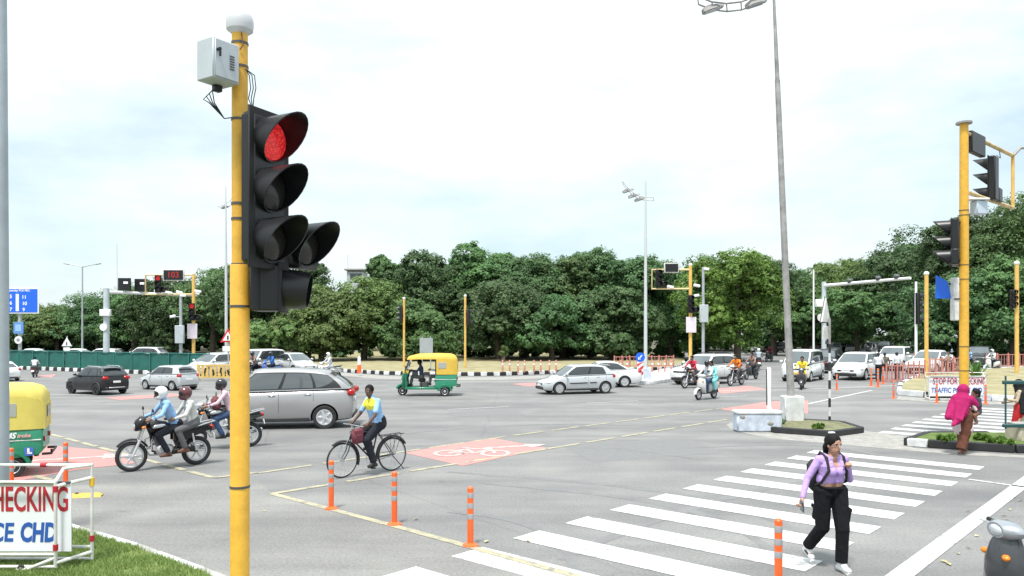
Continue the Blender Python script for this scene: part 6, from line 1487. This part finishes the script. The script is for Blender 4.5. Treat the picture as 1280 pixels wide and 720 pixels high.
make_car('car', 'distant white car parked under the bright yellow-green tree', 'hatch', P_WHITE, *put(948, 440.5, 200), group=QL, sc=1.0)
make_car('car', 'distant dark car under the trees beside the distant white parked one', 'suv', P_DARK, *put(968, 440.5, 205), group=QL, sc=1.0)
make_car('car', 'white saloon whose roof shows over the fence below the blue direction board', 'sedan', P_WHITE, at(37, 72), R(180), group=QL)
make_car('car', 'white saloon whose roof shows over the fence near the double-armed lamp post', 'sedan', P_WHITE, at(92, 72), R(180), group=QL)
make_car('car', 'white hatchback whose roof shows over the fence left of the white gantry post', 'hatch', P_WHITE, at(126, 71), R(180), group=QL)
make_car('car', 'white van-like car over the fence under the black message boards', 'suv2', P_WHITE, at(178, 71), R(180), group=QL, rails=True)
make_car('car', 'white hatchback facing us behind the yellow slatted barricade', 'hatch2', P_WHITE, *put(268, 471, 243), group=QL, sc=1.05)
make_car('van', 'white van facing us just right of the big yellow signal pole', 'van', P_WHITE, *put(327, 469, 248), group=QL, sc=1.0, cat='van')
make_car('car', 'silver car heading right behind the people carrier', 'hatch2', P_SILVER, *put(368, 467.5, 318), group=QL, sc=1.0)
for k_, px, py, sc_, pt_, lab in (('hatch', 1092, 440.5, 1.1, P_WHITE, 'tiny white car far down the right-hand road left of the white sport utility car'), ('suv', 1106, 441, 1.1, P_DARK, 'tiny dark car far down the right-hand road'), ('van', 1086, 446, 1.0, P_SILVER, 'silver van in the far queue behind the nose-on white hatchback'),
                             ('hatch2', 1186, 447, 1.15, P_SILVER, 'silver hatchback behind the waiting white saloon at the right'), ('sedan', 1206, 445, 1.1, P_DARK, 'dark saloon hidden behind the right-hand mast'), ('hatch', 1020, 446, 1.0, paint('red_car_paint', (.35, .02, .03)), 'small red car behind the black sport utility car at the right')):
    make_car('van' if k_ == 'van' else 'car', lab, k_, pt_, *put(px, py, 232), group=QL, sc=sc_, hi=False, cat='van' if k_ == 'van' else 'car')
# three-wheelers
au = make_auto('green and yellow three-wheeler crossing the middle of the junction', g(531, 495.5) + Vector((0, .6, 0)), R(183), A_YEL, 1.06)
a2 = make_auto('green and pale yellow three-wheeler seen from its rear side at the left edge', Vector((-10.76, 14.95, 0)), R(206), A_PALE, 1.0)
text_part('lettering', '4S', .15, SIGNW, a2, (-.80, .655, .82), (R(90), 0, R(180)), .002, .006, 'CENTER', shear=.3); text_part('lettering', 'troke', .10, mat('pink_lettering', (.7, .35, .35), .5), a2, (-1.01, .654, .815), (R(90), 0, R(180)), .002, .004, 'CENTER', shear=.3)
mb = MB(); mb.box((-1.10, .652, .50), (.15, .006, .16), mat('blue_sticker', (.06, .14, .50), .5), None, .002); mb.box((-1.09, .657, .52), (.04, .004, .09), SIGNW); mb.box((-1.11, .657, .47), (.08, .004, .03), SIGNW); mb.build('sticker', a2)

SHOE_B = mat('black_shoe', (.015, .015, .016), .5); SHOE_W = mat('white_sneaker', (.72, .72, .72), .5); SANDAL = mat('brown_sandal', (.13, .06, .04), .6)
def cloth(name, col, var=.12): return mat(name, col, .85, 0, var=var, scale=9, spec=.15, bump=.9, bscale=9)
DKTR = cloth('dark_trousers', (.022, .024, .032)); JEANS = cloth('blue_jeans', (.045, .075, .15)); GRTR = cloth('grey_trousers', (.12, .12, .125))
WSH = cloth('white_shirt', (.66, .67, .70), .06); LBL = cloth('light_blue_shirt', (.27, .45, .72)); PNK = cloth('pale_pink_shirt', (.66, .48, .54)); RED = cloth('red_shirt', (.55, .045, .07)); ORG = cloth('orange_vest', (.80, .22, .03)); TUR = cloth('turquoise_dress', (.24, .66, .66)); YSH = cloth('yellow_shirt', (.74, .58, .06)); BLU = cloth('blue_shirt', (.05, .16, .45)); CHK = cloth('brown_checked_shirt', (.30, .20, .17), .4); PGR = cloth('off_white_shirt', (.56, .56, .54))
HW, HB, HR, HG = mat('white_helmet', (.70, .70, .70), .25, coat=.5), mat('black_helmet', (.02, .02, .022), .25, coat=.5), mat('maroon_helmet', (.10, .02, .025), .25, coat=.5), mat('grey_helmet', (.30, .30, .31), .3, coat=.5)
RID = 'people riding two-wheelers'
def rider(label, veh_loc, rz, J, **k):
    return person('person', label, veh_loc, rz, J, shoe=k.pop('shoe', SHOE_B), group=RID, **k)
# motorcycle with two men
p1, h1 = Vector((-7.26, 15.85, 0)), R(220)
make_motorcycle('black motorcycle with alloy wheels carrying two men left of the big yellow signal pole', p1, h1, accent=CHROME)
rider('rider in a light blue shirt and white helmet steering the black motorcycle', p1, h1, ride(lean=.06), shirt=LBL, trousers=DKTR, helmet=HW, vox=.014, shoe=SANDAL)
rider('pillion passenger in an off-white shirt and maroon helmet behind the light blue shirt', p1, h1, ride(pillion=True), shirt=PGR, trousers=GRTR, helmet=HR, vox=.014, shoe=SANDAL)
p2, h2 = Vector((-7.12, 18.6, 0)), R(204)
make_motorcycle('dark motorcycle half hidden behind the big yellow signal pole', p2, h2, tank=P_DARK, cowl=False)
rider('rider in a pale pink shirt, jeans and black helmet behind the big yellow signal pole', p2, h2, ride(lean=.0), shirt=PNK, trousers=JEANS, helmet=HB, vox=.016)
t = thing('bag', 'maroon bag carried on the tank of the half hidden motorcycle', 'bag', p2 + Vector((.15*math.cos(h2), .15*math.sin(h2), .98)), h2); mb = MB(); mb.box((0, 0, .14), (.22, .40, .34), mat('maroon_cloth', (.16, .05, .055), .8, var=.2, scale=6), (0, R(10), 0), .08); mb.build('body', t); mb = MB(); mb.torus((0, 0, .33), .07, .012, BLK, 'x', 16, 6); mb.build('handle', t)
# bicycle
pb, hb_ = Vector((-2.87, 15.14, 0)), R(223)
make_bicycle('old black roadster bicycle with a rear carrier crossing the yellow cycle lane', pb, hb_)
Jc = dict(pelvis=(-.22, 0, 1.02), chest=(-.10, 0, 1.36), neck=(-.06, 0, 1.54), head=(-.01, 0, 1.69), sh=[(-.09, s*.19, 1.47) for s in (1, -1)], el=[(.03, s*.27, 1.20) for s in (1, -1)], wr=[(.20, s*.27, 1.035) for s in (1, -1)],
          hip=[(-.20, s*.09, .98) for s in (1, -1)], kn=[(.12, .11, .70), (.16, -.11, .82)], an=[(-.04, .14, .24), (-.13, -.14, .55)], toe=[(.09, .15, .18), (.0, -.15, .49)])
person('person', 'cyclist in a blue and yellow shirt riding the old black bicycle', pb, hb_, Jc, skin=SKIND, shirt=cloth('bright_blue_shirt', (.30, .50, .78)), collar=cloth('yellow_shirt_panel', (.80, .72, .08), .05), trousers=DKTR, shoe=SHOE_B, sleeve='short', vox=.009, tw=1.2, torso=1.16, hands=True, look=(R(35), 0), curl=1.5, grip=[(0, 0, 1), (0, 0, 1)], group=RID)
_c, _s = math.cos(hb_), math.sin(hb_); t = thing('bag', 'small maroon bag hanging from the bicycle handlebar', 'bag', pb + Vector((.30*_c - .0*_s, .30*_s, .66)), hb_)
mb = MB(); mb.box((0, .07, .14), (.26, .11, .30), mat('maroon_bag', (.17, .035, .05), .7, var=.2, scale=8), (0, R(6), 0), .04); mb.box((.0, .13, .10), (.18, .03, .14), mat('dark_maroon', (.11, .02, .035), .7), (0, R(6), 0), .015); mb.build('body', t); mb = MB(); mb.tube([(-.08, .07, .28), (-.04, .07, .37), (.04, .07, .37), (.08, .07, .28)], .009, BLK, 6); mb.build('handle', t)
# scooters and motorcycles further off
def two(kind, vlabel, px, py, head, riders, sc=1.0, **k):
    loc = g(px, py) + Vector((0, .15, 0)); rz = R(head)
    (make_scooter if kind == 'scooter' else make_motorcycle)(vlabel, loc, rz, sc=sc, group='two-wheelers on the junction', **k)
    for lab, pil, kw in riders: rider(lab, loc, rz, ride(kind if kind == 'scooter' else 'bike', pillion=pil), vox=.02, sc=sc, **kw)
two('scooter', 'dark scooter riding away beside the green fence', 42, 471.5, 112, [('rider in a white shirt going away beside the green fence', False, dict(shirt=WSH, trousers=GRTR))], .80, pt=P_DARK)
two('motorcycle', 'motorcycle ridden by the man in red at the middle signal', 866, 485, 222, [('rider in a red shirt in front of the white sport utility car', False, dict(shirt=RED, trousers=GRTR, helmet=None))])
two('scooter', 'pale grey scooter with two riders in front of the others', 884, 499.5, 224, [('rider in a white shirt and dark helmet on the pale grey scooter', False, dict(shirt=WSH, trousers=JEANS, helmet=HB)), ('pillion passenger in a turquoise dress on the pale grey scooter', True, dict(shirt=TUR, trousers=TUR, fem=True, hem=.12, tw=1.35))], pt=paint('pale_grey_scooter_paint', (.55, .56, .56)))
two('motorcycle', 'black motorcycle of the rider in orange', 921, 482, 226, [('rider in an orange vest on a black motorcycle', False, dict(shirt=ORG, trousers=GRTR))], cowl=False)
two('scooter', 'dark scooter behind the rider in orange', 940, 474.5, 226, [('rider in a brown checked shirt behind the rider in orange', False, dict(shirt=CHK, trousers=DKTR))], pt=P_DARK)
two('scooter', 'dark scooter leaving toward the trees left of the leaning lamp post', 949, 462, 75, [('rider with a grey shirt and white helmet riding off toward the trees', False, dict(shirt=cloth('grey_shirt', (.36, .40, .44)), trousers=DKTR, helmet=HW))], pt=P_DARK)
two('scooter', 'dark scooter of the rider in yellow right of the leaning lamp post', 1004, 486.5, 245, [('rider in a bright yellow shirt right of the leaning lamp post', False, dict(shirt=YSH, trousers=YSH))], pt=P_DARK)
two('motorcycle', 'motorcycle waiting left of the right-hand mast behind the railing', 1188, 470, 205, [('rider in an off-white shirt behind the railing left of the right-hand mast', False, dict(shirt=PGR, trousers=DKTR))])
two('scooter', 'scooter waiting behind the railing at the right edge', 1241, 464.5, 205, [('rider in a white shirt and helmet near the right edge', False, dict(shirt=WSH, trousers=DKTR, helmet=HW))], pt=P_WHITE)
two('motorcycle', 'motorcycle facing us between the big yellow signal pole and the white van', 315, 473, 240, [('rider in a brown shirt just right of the big yellow signal pole', False, dict(shirt=CHK, trousers=DKTR, helmet=HB))])
two('scooter', 'blue scooter in front of the white van', 336, 473, 235, [('rider in a blue shirt and black helmet in front of the white van', False, dict(shirt=BLU, trousers=DKTR, helmet=HB))], pt=paint('blue_scooter_paint', (.03, .10, .38)))
two('scooter', 'white scooter above the roof of the people carrier', 408, 475, 215, [('rider in white above the roof of the people carrier', False, dict(shirt=WSH, trousers=WSH, helmet=HW))])

two('motorcycle', 'motorcycle between the nose-on white hatchback and the traffic policemen', 1086, 462, 232, [('rider in a dark shirt and helmet right behind the nose-on white hatchback', False, dict(shirt=DKTR, trousers=DKTR, helmet=HB))], 1.1)
two('scooter', 'scooter under the trees left of the white taxi van', 962, 452, 228, [('rider in a maroon shirt under the trees left of the white taxi van', False, dict(shirt=cloth('maroon_shirt', (.22, .03, .05)), trousers=DKTR))], pt=P_DARK)
two('motorcycle', 'motorcycle passing behind the right-hand mast', 1212, 463, 215, [('rider in a light shirt just right of the right-hand mast', False, dict(shirt=LBL, trousers=DKTR, helmet=HB))])
# ---- drivers of the three-wheelers
def seated(label, root, off, shirt):
    J = dict(pelvis=(0, 0, .0), chest=(.04, 0, .38), neck=(.07, 0, .56), head=(.11, 0, .71), sh=[(.05, s*.19, .49) for s in (1, -1)], el=[(.22, s*.26, .27) for s in (1, -1)], wr=[(.44, s*.26, .30) for s in (1, -1)],
             hip=[(.02, s*.1, -.01) for s in (1, -1)], kn=[(.44, s*.14, .02) for s in (1, -1)], an=[(.50, s*.14, -.32) for s in (1, -1)], toe=[(.63, s*.14, -.37) for s in (1, -1)])
    m_ = Matrix.Rotation(root.rotation_euler.z, 3, 'Z'); return person('person', label, root.location + m_ @ Vector(off), root.rotation_euler.z, J, skin=SKIND, shirt=shirt, trousers=GRTR, shoe=SHOE_B, vox=.018)
seated('driver in a dark blue shirt inside the green and yellow three-wheeler', au, (.20, 0, .84), cloth('navy_shirt', (.05, .07, .14)))
seated('passenger in white on the rear seat of the green and yellow three-wheeler', au, (-.66, .12, .88), WSH)

# ---- standing people
def stand(yaw=0, st=.10, arms=.0):
    return dict(pelvis=(0, 0, .93), chest=(.0, 0, 1.27), neck=(0, 0, 1.46), head=(.02, 0, 1.61), sh=[(0, s*.19, 1.39) for s in (1, -1)], el=[(-.02 + arms*.1, s*.27, 1.13) for s in (1, -1)], wr=[(.05 + arms*.25, s*.25, .90 + arms*.2) for s in (1, -1)],
                hip=[(0, s*.09, .90) for s in (1, -1)], kn=[(.02, s*.10, .49) for s in (1, -1)], an=[(-.02, s*.10, .09) for s in (1, -1)], toe=[(.11, s*.11, .04) for s in (1, -1)])
POL = 'traffic policemen at the red railing'
for px, py, hd, lab, ar in ((1098, 477, 60, 'policeman in a white shirt with bent arms, left of the two others', .8), (1106, 476, 75, 'policeman in dark uniform close behind the first white shirt', .3), (1121, 475, 100, 'policeman in a white shirt standing alone right of the other two', .2)):
    person('person', lab, g(px, py), R(hd), stand(arms=ar), shirt=WSH if px != 1106 else cloth('khaki_shirt', (.14, .12, .10)), trousers=DKTR, shoe=SHOE_B, vox=.02, group=POL, hair=mat('dark_cap', (.015, .016, .03), .7))

# ---- the woman crossing
LIL = cloth('lilac_top', (.46, .32, .66), .05); CARGO = cloth('black_cargo_cloth', (.010, .010, .012), .2)
Jw = dict(pelvis=(.0, 0, .95), chest=(.03, 0, 1.21), neck=(.035, 0, 1.385), head=(.055, 0, 1.52), sh=[(.03, .165, 1.315), (.01, -.165, 1.315)],
          el=[(.0, .265, 1.06), (-.04, -.29, 1.09)], wr=[(.150, .135, 1.235), (.02, -.395, .875)],
          hip=[(.02, .095, .92), (-.02, -.095, .92)], kn=[(.13, .065, .50), (-.02, -.095, .50)], an=[(.13, .05, .095), (-.30, -.10, .20)], toe=[(.255, .05, .045), (-.20, -.11, .09)])
def woman_extra(root, J, h):
    c = MB()                                                    # collar
    for s_ in (1, -1): c.loft([[(.085, .01*s_, 1.27), (.055, .075*s_, 1.375), (-.03, .085*s_, 1.395)], [(.10, .03*s_, 1.262), (.085, .105*s_, 1.33), (-.03, .125*s_, 1.345)], [(.09, .02*s_, 1.255), (.07, .10*s_, 1.325), (-.03, .12*s_, 1.34)]], LIL)
    c.build('collar', root)
    k = MB(); k.loft([[(.118, -.028, 1.355), (.118, .028, 1.355), (.134, 0, 1.225)], [(.150, -.026, 1.350), (.150, .026, 1.350), (.158, 0, 1.225)]], SKINL)
    s = MB()
    for s_ in (1, -1): s.tube([(-.10, .10*s_, 1.05), (-.11, .11*s_, 1.30), (-.03, .12*s_, 1.395), (.085, .115*s_, 1.345), (.135, .12*s_, 1.20), (.06, .17*s_, 1.05), (-.06, .16*s_, 1.0)], .017, BLKM, 6)
    s.each('strap', root)
    p = MB()
    for s_, x_, z_ in ((1, .085, .66), (-1, -.05, .66)): p.box((x_, .150*s_, z_), (.15, .045, .18), CARGO, (0, R(12), 0), .02); p.box((x_, .170*s_, z_ + .075), (.16, .02, .05), CARGO, (0, R(12), 0), .01)
    p.each('cargo_pocket', root)
    b = MB(); b.tube([(.0 + .125*math.cos(a), .150*math.sin(a), .985) for a in np.linspace(0, 2*PI, 21)], .020, CARGO, 6); b.build('waistband', root)
    h_ = MB(); h_.box(h(-.045, .0, .135), (.05, .07, .02), mat('pale_hair_clip', (.7, .8, .78), .3), None, .006); h_.build('hair_clip', root)
    for i in (0, 1):
        A_, T_ = Vector(J['an'][i]), Vector(J['toe'][i]); so = MB(); d = (T_ - A_).normalized(); so.tube([A_ - d*.07 - Vector((0, 0, .062)), T_ - Vector((0, 0, .026)) + d*.03], [.030, .030], mat('sneaker_sole', (.60, .60, .58), .6), 8); so.build('shoe_sole', root)
        st_ = MB(); m = A_.lerp(T_, .4); st_.box((m.x, m.y + .044*(1 if i == 0 else -1), m.z - .015), (.07, .008, .022), BLK, (0, R(25), 0)); st_.build('shoe_stripe', root)
pw = Vector((3.80, 9.02, 0)); hw_ = R(-76)
person('person', 'young woman in a lilac crop top and black cargo trousers walking on the zebra crossing', pw, hw_, Jw, skin=SKINL, shirt=LIL, trousers=CARGO, shoe=SHOE_W, vox=.0065, fem=True, hem=-.125, look=(R(6), R(6)), tw=1.17, torso=.90, rise=-.01, hands=True, vneck=True, curl=(1.9, 1.0), grip=[(-.3, -1, .2), (1, 0, 0)], extra=woman_extra)
_c, _s = math.cos(hw_), math.sin(hw_); L2W = lambda x, y, z: pw + Vector((x*_c - y*_s, x*_s + y*_c, z))
t = thing('phone', 'blue phone in the hand of the young woman in lilac', 'phone', L2W(.055, -.425, .785), hw_); mb = MB(); mb.box((0, 0, 0), (.075, .014, .15), mat('blue_phone_case', (.07, .12, .22), .3), (R(15), R(20), 0), .006); mb.build('case', t); mb = MB(); mb.box((.004, -.009, 0), (.066, .003, .138), GLASS, (R(15), R(20), 0), .001); mb.build('screen', t)
t = thing('bag', 'black backpack on the back of the young woman in lilac', 'bag', L2W(-.20, -.02, .93), hw_); mb = MB(); mb.box((0, 0, .16), (.15, .30, .38), BLKM, (0, R(-4), 0), .06); mb.build('body', t); mb = MB(); mb.box((-.085, 0, .10), (.04, .22, .18), mat('black_nylon', (.016, .016, .018), .6), None, .018); mb.build('pocket', t)

# ---- woman in the magenta shawl with a child
MAG = cloth('magenta_shawl', (.35, .017, .105), .15); BRN = cloth('brown_salwar', (.13, .052, .035), .25); PAL = cloth('pale_tunic', (.60, .50, .50), .12)
Js = dict(pelvis=(0, 0, .92), chest=(.02, 0, 1.22), neck=(.04, 0, 1.38), head=(.07, 0, 1.50), sh=[(.03, s*.17, 1.31) for s in (1, -1)], el=[(.10, .23, 1.08), (.12, -.24, 1.06)], wr=[(.28, .12, 1.10), (.30, -.12, 1.02)],
          hip=[(0, s*.09, .89) for s in (1, -1)], kn=[(.10, .09, .50), (-.04, -.10, .48)], an=[(.16, .10, .10), (-.18, -.10, .12)], toe=[(.28, .10, .05), (-.08, -.10, .05)])
def shawl(root, J, h):
    c = MB(); c.ell(h(-.035, 0, .02), (.135, .13, .155), MAG, None, 14, 10); c.capsule(h(-.05, 0, -.06), (-.04, 0, 1.22), .125, .19, MAG); c.capsule((-.04, .08, 1.25), (-.16, .10, .98), .17, .15, MAG); c.capsule((-.04, -.08, 1.25), (-.16, -.10, 1.00), .17, .15, MAG)
    c.capsule((-.12, -.05, 1.12), (-.34, -.12, .80), .18, .09, MAG); c.capsule((-.12, .10, 1.12), (-.40, .05, .88), .17, .08, MAG); c.capsule((-.34, -.12, .80), (-.50, -.15, .72), .085, .04, MAG); c.capsule((.05, -.17, 1.28), (.20, -.22, 1.12), .11, .09, MAG)
    for k in range(6): c.capsule((-.02, -.16 + .06*k, 1.30), (-.34 - .03*(k % 2), -.24 + .07*k, .84 + .03*(k % 3)), .05, .035, MAG)
    remesh('shawl', c, .016, [MAG], root, 2)
    q = MB(); q.capsule((.0, .03, .95), (.02, .04, .62), .155, .20, PAL); q.capsule((.0, -.03, .95), (.02, -.04, .62), .155, .20, PAL); remesh('tunic', q, .016, [PAL], root, 2)
ps, hs_ = g(1206, 568.5) + Vector((0, .1, 0)), R(22)
person('person', 'woman in a billowing magenta shawl and brown trousers carrying a child over the crossing', ps, hs_, Js, shirt=PAL, trousers=BRN, shoe=SANDAL, vox=.013, fem=True, tw=1.75, extra=shawl, sc=1.0)
_c2, _s2 = math.cos(hs_), math.sin(hs_)
Jk = dict(pelvis=(0, 0, .30), chest=(.02, 0, .50), neck=(.02, 0, .60), head=(.03, 0, .715), sh=[(.02, s*.10, .56) for s in (1, -1)], el=[(.02, s*.15, .43) for s in (1, -1)], wr=[(.12, s*.12, .38) for s in (1, -1)],
          hip=[(0, s*.06, .28) for s in (1, -1)], kn=[(.12, s*.09, .20) for s in (1, -1)], an=[(.06, s*.09, .04) for s in (1, -1)], toe=[(.11, s*.09, .01) for s in (1, -1)])
person('person', 'small child with black hair held against the shoulder of the woman in magenta', ps + Vector((.27*_c2 + .16*_s2, .27*_s2 - .16*_c2, .72)), hs_ + R(160), Jk, shirt=cloth('dark_child_shirt', (.05, .05, .07)), trousers=GRTR, shoe=None, vox=.013, torso=.62, tw=.62)
# ---- person cut by the right edge
pr_ = at(1276, 19.4, .02)
def scarf(root, J, h):
    c = MB(); c.ell(h(-.03, 0, .02), (.13, .125, .15), BLKM); c.capsule(h(-.05, 0, -.1), (-.05, .05, 1.05), .13, .16, BLKM); c.capsule((-.05, .14, 1.25), (-.02, .26, .80), .12, .06, BLKM); remesh('scarf', c, .016, [cloth('black_scarf', (.02, .022, .024))], root, 2)
    q = MB(); q.capsule((0, .03, .95), (.02, .05, .58), .15, .19, cloth('beige_tunic', (.48, .38, .28), .2)); q.capsule((0, -.03, .95), (.02, -.05, .58), .15, .19, cloth('beige_tunic', (.48, .38, .28))); remesh('tunic', q, .016, [cloth('beige_tunic', (.48, .38, .28))], root, 2)
person('person', 'person in a beige tunic, red trousers and black scarf cut off by the right edge', pr_, R(150), Js, shirt=cloth('beige_tunic', (.48, .38, .28)), trousers=cloth('red_trousers', (.48, .03, .035)), shoe=SANDAL, vox=.014, fem=True, tw=1.7, extra=scarf)

# ---- scooter in the bottom right corner
pz, hz_ = Vector((4.88, 6.92, 0)), R(184)
sc_near = make_scooter('silver grey scooter cut off by the bottom right corner', pz, hz_, pt=paint('silver_grey_scooter_paint', (.30, .32, .35), .4), inner=BLK, apron=mat('dark_scooter_apron', (.035, .037, .042), .3, coat=.5))

t = thing('lane_separator', 'flat yellow rubber lane separator lying beside the white barricade', 'lane separator', g(104, 621), R(12)); mb = MB(); mb.loft([[(-.30, y, z), (-.24, y*.8, z + h), (.24, y*.8, z + h), (.30, y, z)] for y, z, h in ((-.10, .004, .0), (-.05, .02, .04), (.05, .02, .04), (.10, .004, .0))], mat('yellow_rubber', (.66, .38, .05), .6, var=.2, scale=8)); mb.build('body', t)
mb = MB(); mb.cyl((-.1, 0, .055), (-.1, 0, .075), .03, BLK, n=10); mb.build('bolt', t)
for ch in [c for c in sc_near.children if c.name.startswith('mirror')]: bpy.data.objects.remove(ch)
